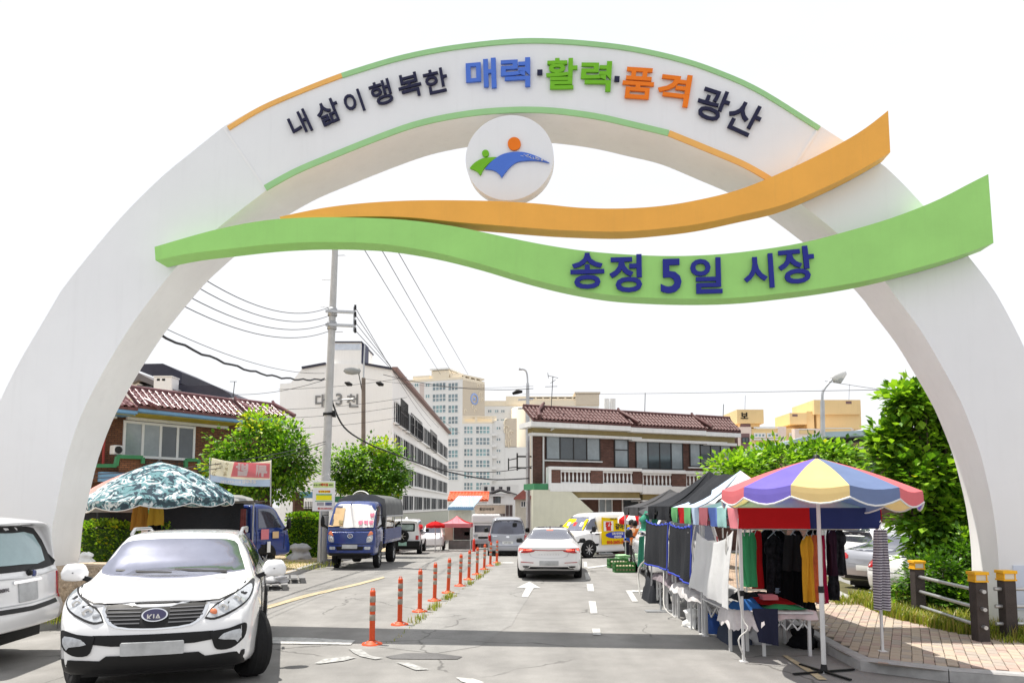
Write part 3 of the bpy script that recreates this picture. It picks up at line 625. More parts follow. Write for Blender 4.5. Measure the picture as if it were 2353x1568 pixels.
# balcony rails in green
def rail(px, d=-1.2, w=.13):
    mb = MB(); q = [Vector((U(x, y, d)[0], d, U(x, y, d)[1])) for x, y in px]
    for i in range(len(q)-1): mb.bar(q[i], q[i+1], w, w+.004*i)
    return obj('balcony_rail', mb, m_greenr, H2)
rail([(212, 1069), (266, 1069), (270, 1048), (327, 1050), (327, 1064)]); rail([(426, 1075), (427, 1056), (456, 1056), (456, 1078), (478, 1080)])
for x0, x1, y0, y1 in ((274, 324, 1053, 1084), (430, 453, 1060, 1090)):
    a, b, z0, z1 = LA.rect(x0, y0, x1, y1, -1.17); fbox(H2, 'balcony_panel', m_brickl, a, b, -1.2, -1.05, z0, z1)
a, b, z0, z1 = LA.rect(212, 1071, 480, 1092, -1.1); fbox(H2, 'balcony_panel', m_brickl, a, b, -1.03, -.9, z0-.3, z1-.1)
mb = MB()
for y in (1058, 1066, 1074): mb.bar((U(330, y, -1.2)[0], -1.2, U(330, y, -1.2)[1]), (U(424, y+3, -1.2)[0], -1.2, U(424, y+3, -1.2)[1]), .03)
for x in range(335, 425, 18): mb.bar((U(x, 1058, -1.2)[0], -1.2, U(x, 1058, -1.2)[1]), (U(x, 1080, -1.2)[0], -1.2, U(x, 1080, -1.2)[1]), .025)
obj('balcony_grille', mb, m_dframe, H2)
zf = U(250, 1084, -1.1)[1]; fbox(H2, 'balcony_slab', m_bluef, 0, L-1, -1.25, -.004, zf-.35, zf)
a, b, z0, z1 = LA.rect(192, 1146, 380, 1211); window(H2, a, b, z0, z1, 0, 5, frame=m_wframe, glass=(m_glassb, m_curt, m_glassb), fw=.12)
mb = MB(); u_ = U(232, 1100)[0]; mb.tube([(u_, -.1, 0), (u_, -.1, zt)], .05, 8); obj('drain_pipe', mb, mat('pipe_red', (.35, .05, .04, 1), .5), H2)
# water tank and AC on its balcony
def mini(name, label, cat, fac, x0, y0, x1, y1, d, dep, m, extra=None):
    a, b, z0, z1 = fac.rect(x0, y0, x1, y1, d); t = thing(name, label, cat, fac.loc, fac.rz)
    fbox(t, 'casing', m, a, b, d, d+dep, z0, z1, bev=.03); 
    if extra: extra(t, a, b, z0, z1, d)
    return t
def fan(t, a, b, z0, z1, d):
    mb = MB(); mb.lathe([((z1-z0)*.36, -.02), ((z1-z0)*.40, -.03), ((z1-z0)*.40, 0)], 20, ((a+b)/2, d, (z0+z1)/2), 'Y'); mb.lathe([(.001, -.01), ((z1-z0)*.36, -.01)], 20, ((a+b)/2, d, (z0+z1)/2), 'Y'); obj('fan_grille', mb, m_dframe, t)
mini('air_conditioner', 'pale grey air conditioner unit on the balcony of the tiled house', 'air conditioner', LA, 262, 1022, 282, 1043, -.7, .35, m_trimw, fan)
# ---- dark roofed house behind
m_dkroof = mat('dark_roof', (.045, .045, .065, 1), .6, var=.2, scale=1)
m_gyroof = mat('grey_roof', (.17, .16, .17, 1), .7, var=.2, scale=1)
Yb = 52
BF = Facade((P(255, 1162, Yb).x, Yb), (P(560, 1162, Yb).x, Yb), gz(52)); U = BF.uv
H3 = thing('dark_roofed_house', 'white house with dark slate roofs and a chimney behind the tiled house', 'house', BF.loc, BF.rz)
def poly(root, name, m, px, d, dep, fac):
    mb = MB(); mb.prism([(fac.uv(x, y, d)[0], d, fac.uv(x, y, d)[1]) for x, y in px], (0, dep, 0)); return obj(name, mb, m, root)
fbox(H3, 'wall', m_white, U(262, 900)[0], U(540, 900)[0], .3, 9, 0, U(300, 912)[1])
poly(H3, 'gable_wall', m_white, [(268, 915), (289, 880), (312, 876), (372, 906), (372, 915)], .1, 3, BF)
poly(H3, 'roof', m_gyroof, [(278, 874), (310, 852), (352, 873), (440, 912), (424, 914), (318, 872), (300, 880)], -.4, 7, BF)
poly(H3, 'roof', m_dkroof, [(316, 835.5), (374, 834.5), (418, 855), (417, 881), (392, 880), (316, 850)], 3, 6, BF)
poly(H3, 'roof', m_dkroof, [(392, 880), (436, 886), (490, 884), (526, 902), (533, 912), (436, 912)], .5, 7, BF)
a, b, z0, z1 = BF.rect(353, 866, 394, 905, -.6); ch = fbox(H3, 'chimney', m_white, a, b, -.6, .5, z0, z1)
a, b, z0, z1 = BF.rect(352, 864.5, 395.5, 869, -.65); fbox(ch, 'chimney_cap', m_white, a, b, -.65, .55, z1-.02, z1+.06)
for x in (360, 372):
    a, b, z0, z1 = BF.rect(x, 869, x+7, 874, -.62); fbox(ch, 'vent', m_dark, a, b, -.61, -.59, z0, z1)
a, b, z0, z1 = BF.rect(314, 885, 352, 903, .1); window(H3, a, b, z0, z1, .1, 4, frame=m_dframe)
# ---- long white slab with lettering on its end wall
m_slab = mat('slab_render', (.90, .885, .855, 1), .8, var=.04, scale=.25, grime=.12)
m_slabb = mat('slab_base', (.52, .53, .45, 1), .8, var=.1, grime=.3)
YS = 67; XS = P(900, 1162, YS).x
zb = gz(67); SF = Facade((P(642, 1162, YS).x, YS), (XS, YS), zb); U = SF.uv
H4 = thing('white_office_block', 'long white four storey block with grey Korean letters on its end wall', 'building', SF.loc, SF.rz)
px = [(642, 1250), (642.6, 881), (668, 879), (694, 846), (749, 836), (768, 834), (836, 836), (901, 848)]
pts = [(U(x, y)[0], U(x, y)[1]) for x, y in px]; pts[0] = (pts[0][0], 0); pts.append((SF.L, 0)); Lz = 60
mb = MB(); mb.prism([(u, 0, z) for u, z in pts], (0, Lz, 0)); obj('wall', mb, m_slab, H4)
top = U(901, 848)[1]
mb = MB(); mb.bar((SF.L+.12, -.2, top+.05), (SF.L+.12, Lz, top+.05), .5, .3); 
obj('roof_edge', mb, mat('roof_edge_rust', (.27, .17, .15, 1), .7, var=.2), H4)
for (xa, ya), (xb, yb2) in (((694, 845), (749, 835)), ((836, 835.5), (901, 847))):
    mb = MB(); mb.bar((U(xa, ya)[0], -.06, U(xa, ya)[1]), (U(xb, yb2)[0], -.06, U(xb, yb2)[1]), .3, .2); obj('roof_edge', mb, m_dkroof, H4)
a, b, z0, z1 = SF.rect(768, 787, 829, 838, .3); tw = fbox(H4, 'stair_tower', m_slab, a, b, .3, 6, z0-.3, z1); fbox(tw, 'tower_cap', m_dkroof, a-.1, b+.1, .2, 6.1, z1, z1+.12)
a, b, z0, z1 = SF.rect(829.5, 790, 839, 833, .6); fbox(tw, 'side_stack', mat('slate_blue', (.05, .055, .10, 1), .6), a, b, .6, 2.2, z0, z1)
a, b, z0, z1 = SF.rect(769, 789, 828, 803, .2); fbox(tw, 'pale_band', mat('pale_blue_band', (.62, .68, .77, 1), .7), a, b, .27, .296, z0, z1)
m_grlet = mat('letter_grey', (.24, .24, .235, 1), .7, var=.2)
for t, x, y, h in (('대', 737, 920, 31), ('3', 779, 917, 28), ('천', 810, 920, 31)):
    u, z = U(x, y); text(t, m_grlet, H4, (u, -.05, z), (1, 0, 0), (0, 0, 1), h=h*YS/F, bold=.02, name='letter', thick=.08)
fbox(H4, 'base_band', m_slabb, SF.L, SF.L+.12, .3, Lz-.2, 0, 2.5)
def yz_window(root, x, s0, s1, z0, z1, n, frame, glass, parent=None):
    mb = MB(); fw = .09
    mb.box(x-.02, x+.08, s0, s1, z0, z0+fw); mb.box(x-.02, x+.08, s0, s1, z1-fw, z1)
    for i in range(n+1):
        c = s0+fw/2+(s1-s0-fw)*i/n; mb.box(x-.021, x+.055, c-fw/2, c+fw/2, z0+fw, z1-fw)
    w = obj('window', mb, frame, root)
    for i in range(n):
        a = s0+fw/2+(s1-s0-fw)*i/n; b = s0+fw/2+(s1-s0-fw)*(i+1)/n
        p = MB(); p.box(x-.02, x+.03+.02*(i % 2), a+fw/2, b-fw/2, z0+fw, z1-fw); obj('pane', p, glass[(i*7+int(s0)) % len(glass)], w)
    return w
rows = [(10.95, 12.95), (8.1, 9.95), (5.35, 7.15), (2.75, 4.4)]
m_gl2 = mat('office_glass', (.03, .033, .038, 1), .9, var=.4, scale=.4, spec=0); m_gl3 = mat('office_glass_pale', (.24, .25, .25, 1), .9, var=.3, scale=.4, spec=0)
rs = random.Random(11)
for r, (z0, z1) in enumerate(rows):
    s = 1.2
    while s < 56:
        ln = 7.4 if s > 5 else 4.2
        yz_window(H4, SF.L+.001, s, min(s+ln, 59), z0-zb*0, z1, 6 if ln > 5 else 4, m_wframe, (m_gl2, m_gl2, m_gl3, m_gl2, m_gl2))
        s += ln+1.1
    fbox(H4, 'sill', m_slab, SF.L, SF.L+.18, .4, Lz-.5, z0-.16, z0-.03)
for s, z0, z1, ln in ((1.0, 10.7, 13.2, 4.6), (8.0, 10.6, 12.7, 9.0), (26, 10.5, 12.9, 8)):
    mb = MB()
    for i in range(9): mb.bar((SF.L+.55, s+ln*i/8, z0), (SF.L+.55, s+ln*i/8, z1), .07)
    for z in (z0, (z0+z1)/2, z1): mb.bar((SF.L+.55, s, z), (SF.L+.55, s+ln, z), .06)
    for q in (s, s+ln): mb.bar((SF.L+.02, q, z0), (SF.L+.55, q, z0), .06)
    obj('window_grille', mb, m_dframe, H4)
# ---- apartment towers far behind
m_apw = mat('apartment_white', (.76, .755, .735, 1), .85, var=.03, scale=.1)
m_apb = mat('apartment_beige', (.80, .71, .56, 1), .85, var=.05, scale=.1)
m_app = mat('apartment_pattern', (.62, .54, .43, 1), .85, var=.05)
m_apg = mat('apartment_pink', (.60, .52, .48, 1), .85, var=.05)
m_agl = mat('apartment_glass', (.20, .27, .30, 1), .12, var=.5, scale=.5, spec=.8); m_agl2 = mat('apartment_glass_teal', (.24, .40, .42, 1), .12, var=.4, scale=.5, spec=.8)
def apw(root, fac, x0, x1, y0, y1, d, n=3, rail=True):
    a, b, z0, z1 = fac.rect(x0, y0, x1, y1, d); mb = MB(); fw = .16
    mb.box(a, b, d-.12, d, z0, z0+fw); mb.box(a, b, d-.12, d, z1-fw, z1)
    for i in range(n+1):
        c = a+fw/2+(b-a-fw)*i/n; mb.box(c-fw/2, c+fw/2, d-.121, d-.002, z0+fw, z1-fw)
    if rail: mb.box(a+fw, b-fw, d-.10, d-.003, z0+(z1-z0)*.42, z0+(z1-z0)*.42+fw)
    w = obj('window', mb, m_apw, root); p = MB()
    for i in range(n):
        q0 = a+fw/2+(b-a-fw)*i/n; q1 = a+fw/2+(b-a-fw)*(i+1)/n; p.box(q0+fw/2, q1-fw/2, d-.06, d-.004, z0+fw, z1-fw, mi=random.choice((0, 0, 1)))
    obj('pane', p, [m_agl, m_agl2], w); return w
YA = 180; zb = gz(99)
AF = Facade((P(915, 1162, YA+6).x, YA+6), (P(1061, 1162, YA).x, YA), zb); U = AF.uv
T1 = thing('apartment_tower', 'tall white apartment tower with beige crown and a blue round motif', 'apartment block', AF.loc, AF.rz)
def fz(x, y, d=0): return AF.uv(x, y, d)[1]
fbox(T1, 'wall', m_apw, -8, AF.L, 0, 9, 0, fz(1040, 872)); fbox(T1, 'crown', m_apb, -8, AF.L+.05, -.05, 9, fz(1040, 872)+.02, fz(1040, 866)); 
for xa, xb, ya in ((947, 985, 861), (990, 1030, 849), (1033, 1060, 857)):
    a, b = U(xa, ya)[0], U(xb, ya)[0]; fbox(T1, 'crown', m_apb, a, b, .3, 6, fz(1040, 866)+.02, fz(xb, ya))
fbox(T1, 'roof', m_apw, U(988, 850)[0], U(1032, 850)[0], -.3, 7, fz(1010, 849), fz(1010, 846))
for r in range(9):
    y = 878+25.7*r
    apw(T1, AF, 993, 1025, y, y+19, 0, 4); apw(T1, AF, 1029, 1053, y, y+19, 0, 3)
    if r < 3: apw(T1, AF, 977, 988, y+1, y+11, 0, 2, False); apw(T1, AF, 952, 962, y+1, y+11, 0, 2, False)
fbox(T1, 'pilaster', m_apg, U(964, 900)[0], U(974, 900)[0], -.05, 0, 0, fz(970, 880))
A2 = Facade((P(1061, 1162, YA).x, YA), (P(1112.5, 1162, YA+7).x, YA+7), zb)
mb = MB(); q = [A2.uv(x, y)[1] for x, y in ((1061, 872), (1112, 880), (1112, 955), (1061, 945), (1112, 870), (1061, 858))]
E0, E1 = A2.L*.0+.05, A2.L
side = thing('apartment_side', '', ''); bpy.data.objects.remove(side)
sd = bpy.data.objects.new('end_wall', None); COL.objects.link(sd); sd.parent = T1; sd.matrix_parent_inverse = Matrix(); 
def place_in(child, fac, parent):
    M = Matrix.Translation(parent.location) @ Matrix.Rotation(parent.rotation_euler.z, 4, 'Z'); W = Matrix.Translation(fac.loc) @ Matrix.Rotation(fac.rz, 4, 'Z'); child.matrix_local = M.inverted() @ W
place_in(sd, A2, T1)
fbox(sd, 'wall_panel', m_apw, .02, E1, .02, 4, 0, q[0]-9); fbox(sd, 'wall_panel', m_app, .02, E1, 0, 4, q[0]-8.9, q[0]); fbox(sd, 'crown', m_apb, .02, E1, .05, 3, q[0]+.02, q[0]+.7)
for i in range(4): fbox(sd, 'crown', m_apb, E1*(.06+.25*i), E1*(.06+.25*i)+.6, .1, 2.5, q[0]+.72, q[5]-.4)
fbox(sd, 'crown', m_apb, .02, E1, .1, 2.5, q[5]-.38, q[5])
mb = MB(); zc = q[0]-4.2; mb.lathe([(1.0, -.12), (1.5, -.12), (1.5, 0), (1.0, 0)], 24, (E1*.52, 0, zc), 'Y'); mb.lathe([(.05, -.1), (.5, -.1), (.5, 0)], 12, (E1*.52, 0, zc), 'Y'); obj('motif', mb, mat('motif_blue', (.35, .45, .75, 1), .7), sd)
rs = random.Random(2)
for i in range(10):
    c = Vector((E1*rs.uniform(.08, .95), -.05, zc+rs.uniform(-4, 3.6)))
    if abs(c.x-E1*.52) < 1.8 and abs(c.z-zc) < 1.8: continue
    mb = MB(); mb.tube([c+Vector((.5*math.cos(t)*(.4+t*.2), 0, .6*math.sin(t)*(.4+t*.2))) for t in np.linspace(0, 4, 9)], .14, 5); obj('motif', mb, m_apb, sd)
text('포린시스', m_gyroof, sd, (E1*.45, -.05, zc-6.2), (1, 0, 0), (0, 0, 1), h=1.2, name='letter', thick=.06)
A3 = Facade((P(1061, 1162, 150).x, 150), (P(1186, 1162, 150).x, 150), zb)
T2 = thing('apartment_tower', 'lower white apartment block in front of the tall tower with a beige roof frame', 'apartment block', A3.loc, A3.rz); U = A3.uv
Wz = lambda y: A3.uv(1100, y)[1]
fbox(T2, 'wall', m_apw, 0, U(1131, 990)[0], 0, 9, 0, Wz(972)); fbox(T2, 'wall', m_apw, U(1131, 990)[0]+.01, U(1160, 990)[0], .4, 9, 0, Wz(965)); fbox(T2, 'end_wall', m_app, U(1160, 990)[0]+.01, U(1187, 990)[0], .2, 9, Wz(1025), Wz(960)); fbox(T2, 'end_wall', m_apw, U(1160, 990)[0]+.01, U(1216, 990)[0], .3, 9, 0, Wz(1026))
fbox(T2, 'crown', m_apb, -.02, U(1131, 990)[0]+.02, -.05, 9.1, Wz(972)+.01, Wz(968)); fbox(T2, 'crown', m_apb, 0, U(1140, 990)[0], -.1, 1, Wz(957.5), Wz(955)); fbox(T2, 'crown', m_apb, 0, U(1140, 990)[0], 1.5, 2, Wz(968)+.01, Wz(957.7))
for x in (1062, 1091, 1130): fbox(T2, 'crown', m_apb, U(x, 960)[0], U(x, 960)[0]+.45, -.08, .4, Wz(968)+.01, Wz(957.8))
for r in range(8):
    y = 977.5+25.8*r
    apw(T2, A3, 1064.5, 1087, y, y+19, 0, 3); apw(T2, A3, 1092, 1126, y, y+19, 0, 4)
    if r < 5: apw(T2, A3, 1139, 1151, y+1, y+10, .4, 2, False); a, b, z0, z1 = A3.rect(1130, y+17, 1141, y+23, -.2); fbox(T2, 'balcony_box', m_apw, a, b, -.5, .35, z0, z1)
for i in range(8):
    c = Vector((U(1163+rs.random()*20, 1000)[0], .15, Wz(970+rs.random()*50))); mb = MB(); mb.tube([c+Vector((.5*math.cos(t), 0, .9*math.sin(t))) for t in np.linspace(rs.random()*3, 4, 8)], .13, 5); obj('motif', mb, m_apb, T2)
A4 = Facade((P(1112, 1162, 200).x, 200), (P(1380, 1162, 200).x, 200), zb); U = A4.uv
T3 = thing('apartment_tower', 'long beige topped apartment block showing above the brick house roof', 'apartment block', A4.loc, A4.rz); Wz = lambda y: A4.uv(1200, y)[1]
fbox(T3, 'wall', m_apw, 0, U(1376, 990)[0], 0, 10, 0, Wz(932)); fbox(T3, 'crown', m_apb, -.02, U(1376, 990)[0]+.05, -.1, 10, Wz(932)+.01, Wz(920))
fbox(T3, 'crown', m_apb, U(1208, 990)[0], U(1350, 990)[0], .5, 8, Wz(920)+.01, Wz(914)); fbox(T3, 'crown', m_apb, U(1208, 990)[0], U(1350, 990)[0], .3, 8, Wz(911.5), Wz(909.5))
for x in range(1212, 1350, 17): fbox(T3, 'crown', m_apb, U(x, 960)[0], U(x, 960)[0]+.45, .35, 1, Wz(914)+.01, Wz(911.6))
a, b, z0, z1 = A4.rect(1322, 904, 1376, 930); fbox(T3, 'stair_tower', m_app, a, b, -.4, 8, z0, z1); fbox(T3, 'stair_tower', m_app, a-.3, b+.3, -.7, 8.2, z1+.01, z1+.4)
a, b, z0, z1 = A4.rect(1162, 910, 1208, 930); fbox(T3, 'stair_tower', m_apb, a, b, -.3, 8, z0, z1)
mb = MB(); c = A4.uv(1197, 980)[0]; mb.lathe([(2.6, 0), (2.6, Wz(940)), (2.2, Wz(938)), (0.01, Wz(938))], 20, (c, -1.5, 0)); obj('round_tower', mb, m_apb, T3)
for r in range(9):
    y = 940+21*r
    for x in (1120, 1136, 1150): apw(T3, A4, x, x+10, y, y+8, 0, 2, False)
for x in (1388, 1394, 1404, 1409):
    pass
# ---- yellow blocks on the right
m_yel = mat('yellow_render', (.80, .59, .30, 1), .8, var=.06, scale=.3, grime=.12); m_pink = mat('pink_render', (.80, .66, .58, 1), .8, var=.05, scale=.3, grime=.12); m_mar = mat('maroon_panel', (.20, .12, .12, 1), .7)
Y5 = 88; AF5 = Facade((P(1690, 1162, Y5).x, Y5), (P(1985, 1162, Y5).x, Y5), zb); U = AF5.uv; Wz = lambda y: AF5.uv(1800, y)[1]
T4 = thing('yellow_apartment', 'yellow and pink walk-up flats with a dark Korean letter on the roof box', 'apartment block', AF5.loc, AF5.rz)
def q5(name, m, x0, y0, x1, y1, d, dep):
    a, b, z0, z1 = AF5.rect(x0, y0, x1, y1, d); return fbox(T4, name, m, a, b, d, d+dep, max(0, z0), z1)
q5('wall', m_yel, 1730, 984, 1829, 1260, 0, 9); q5('wall', m_pink, 1690, 980, 1729.5, 1260, -.1, 9); q5('wall', m_pink, 1829.5, 984, 1966, 1260, -1, 10); q5('pilaster', m_pink, 1791, 979, 1810, 1260, -.15, .14)
q5('roof_box', m_yel, 1693, 940, 1754, 972, .5, 6); q5('roof_box', m_yel, 1699, 972.2, 1745, 981, .8, 5); q5('louvre', m_mar, 1701, 973, 1724, 979.5, .7, .09)
q5('roof_box', m_yel, 1870, 918, 1977, 951, .3, 7); q5('roof_box', m_yel, 1876, 951.3, 1978, 985, .8, 6); q5('roof_box', m_yel, 1814, 948, 1853, 974, .5, 5); q5('roof_box', m_yel, 1853.3, 944, 1870, 985, .9, 5)
q5('louvre', m_mar, 1943, 921, 1956, 927, .27, .02); q5('louvre', m_mar, 1820, 951, 1832, 956, .47, .02)
q5('parapet_rail', m_trimw, 1732, 980, 1790, 983, -.2, .15); q5('balcony_recess', m_yel, 1836, 987, 1871, 996, -1.05, .04); q5('balcony_recess', m_yel, 1895, 984, 1955, 995, -1.05, .04)
q5('parapet_rail', m_trimw, 1834, 984.5, 1875, 986.5, -1.1, .09); q5('parapet_rail', m_trimw, 1893, 982, 1957, 984, -1.1, .09)
for y in (994, 1020, 1046):
    for x0, x1 in ((1731, 1758), (1761, 1790), (1812, 1828)): apw(T4, AF5, x0, x1, y, y+11, 0, 3, False)
    q5('balcony_rail', m_trimw, 1731, y+12.5, 1790, y+16, -.25, .2); 
q5('stair_panel', m_mar, 1702, 995, 1722, 1030, -.15, .04); a, b, z0, z1 = AF5.rect(1704, 1004, 1720, 1016, -.16); window(T4, a, b, z0, z1, -.16, 2)
u, z = U(1710, 954, .45); text('보', m_dark, T4, (u, .46, z), (1, 0, 0), (0, 0, 1), h=15*Y5/F, bold=.02, name='letter', thick=.06)
# low pavilion behind the right trees
A6 = Facade((P(1815, 1162, 33).x, 33), (P(2140, 1162, 33).x, 33), gz(33)); U = A6.uv
T5 = thing('low_pavilion', 'low brick building with a wide pale blue roof edge behind the umbrella', 'building', A6.loc, A6.rz)
fbox(T5, 'wall', m_brick, .8, A6.L, 0, 6, 0, U(1950, 1040)[1]); fbox(T5, 'beam', m_olive, .7, A6.L, -.3, 5, U(1950, 1040)[1]+.004, U(1950, 1016, -.3)[1]); fbox(T5, 'ledge', m_trimw, .7, A6.L, -.36, -.304, U(1950, 1030, -.3)[1], U(1950, 1026, -.3)[1])
mb = MB(); z = U(1950, 1010, -1)[1]; mb.prism([(-.2, -1, z), (1.2, -1, z+.35), (A6.L, -1, z+.55), (A6.L, -1, z+.35), (1.2, -1, z+.12), (-.2, -1, z-.15)], (0, 7, 0)); obj('roof', mb, mat('roof_pale_blue', (.36, .47, .52, 1), .5, var=.1), T5)
a, b, z0, z1 = A6.rect(1960, 1058, 2020, 1090); window(T5, a, b, z0, z1, 0, 2)
# ---- small buildings at the end of the street
def small(name, label, x0, x1, y_top, Y, m, dep=6, cat='house'):
    f = Facade((P(x0, 1162, Y).x, Y), (P(x1, 1162, Y).x, Y), gz(Y)); t = thing(name, label, cat, f.loc, f.rz); z = f.uv((x0+x1)/2, y_top)[1]; fbox(t, 'wall', m, 0, f.L, 0, dep, 0, z); return f, t, z
f, t, z = small('orange_roofed_house', 'low house with bright orange roof tiles at the end of the street', 1030, 1118, 1152, 66, m_white); U = f.uv
tiled(t, U(1028, 1146, -1)[0], U(1122, 1146, -1)[0], -1.2, U(1070, 1147, -1.2)[1], 1.2, U(1070, 1131, 1.2)[1], .3, 4, m_tileo); fbox(t, 'fascia', m_trimw, U(1028, 1150, -1.1)[0], U(1122, 1150, -1.1)[0], -1.1, .2, U(1070, 1153, -1.1)[1], U(1070, 1148, -1.1)[1])
a, b, z0, z1 = f.rect(1040, 1158, 1062, 1172); window(t, a, b, z0, z1, 0, 3)
f, t, z = small('blue_roofed_shed', 'pale shed with a light blue corrugated roof behind the red stall', 1031, 1083, 1167, 60, mat('shed_wall', (.60, .62, .56, 1), .8, grime=.3), cat='shed'); U = f.uv
mb = MB(); n = 26; A_ = []; B_ = []
for i in range(n+1):
    u = U(1029, 1160, -.5)[0]+(U(1088, 1160, -.5)[0]-U(1029, 1160, -.5)[0])*i/n; dz = .05*(i % 2); A_.append((u, -.6, z+.1+dz)); B_.append((u+.6, 2.2, z+1.0+dz))
mb.strip(A_, B_); mb.strip([(p[0], p[1], p[2]-.04) for p in A_], [(p[0], p[1], p[2]-.04) for p in B_]); obj('roof', mb, mat('roof_light_blue', (.45, .58, .74, 1), .4), t); fbox(t, 'fascia', m_bluef, A_[0][0], A_[-1][0], -.62, -.5, z-.12, z+.08)
obj('door', MB().box(2.6, 3.5, -.03, 0, 0, 2.1), m_gyroof, t)
f, t, z = small('pale_house', 'small off-white house with a gabled roof outline behind the brown fence', 1108, 1186, 1133, 78, m_white); U = f.uv
poly(t, 'roof', m_gyroof, [(1106, 1136), (1148, 1121), (1188, 1134), (1188, 1137), (1148, 1125), (1106, 1139)], -.5, 7, f); a, b, z0, z1 = f.rect(1133, 1140, 1150, 1158); window(t, a, b, z0, z1, 0, 2); fbox(t, 'awning', m_trimw, a-.3, b+.3, -.5, -.06, z1+.05, z1+.15)
f, t, z = small('grey_flats', 'plain white low block with small windows in front of the apartment towers', 1104, 1192, 1112, 95, m_apw, cat='building'); U = f.uv
for x in (1112, 1128, 1146, 1164): a, b, z0, z1 = f.rect(x, 1117, x+8, 1127); window(t, a, b, z0, z1, 0, 2, frame=m_gyroof, glass=(m_gl2,))
f, t, z = small('red_roofed_house', 'little house with a faded red hip roof beside the brick house', 1184, 1222, 1140, 70, mat('beige_wall', (.55, .51, .43, 1), .85, grime=.3)); U = f.uv
poly(t, 'roof', mat('roof_faded_red', (.30, .10, .08, 1), .7, var=.2), [(1180, 1143), (1202, 1124), (1226, 1143), (1226, 1146), (1180, 1146)], -.6, 6, f); a, b, z0, z1 = f.rect(1196, 1150, 1208, 1164); window(t, a, b, z0, z1, 0, 2, frame=m_wframe)
ff = Facade((P(1096, 1162, 56).x, 56), (P(1178, 1162, 56).x, 56), gz(56)); t = thing('brown_fence', 'brown sheet metal boundary fence at the end of the street', 'fence', ff.loc, ff.rz); z = ff.uv(1140, 1159)[1]
n = 10
for i in range(n):
    mb = MB(); a = ff.L*i/n; b = ff.L*(i+1)/n-.02; k = 4; mb.strip([(a+(b-a)*j/k, -.03*(j % 2), 0) for j in range(k+1)], [(a+(b-a)*j/k, -.03*(j % 2), z) for j in range(k+1)]); mb.box(a, b, .02, .05, 0, z); obj('panel', mb, mat('fence_brown', (.115, .085, .085, 1), .6, var=.15), t)
fbox(t, 'cap', m_trimw, -.1, ff.L+.1, -.1, .12, z, z+.12)
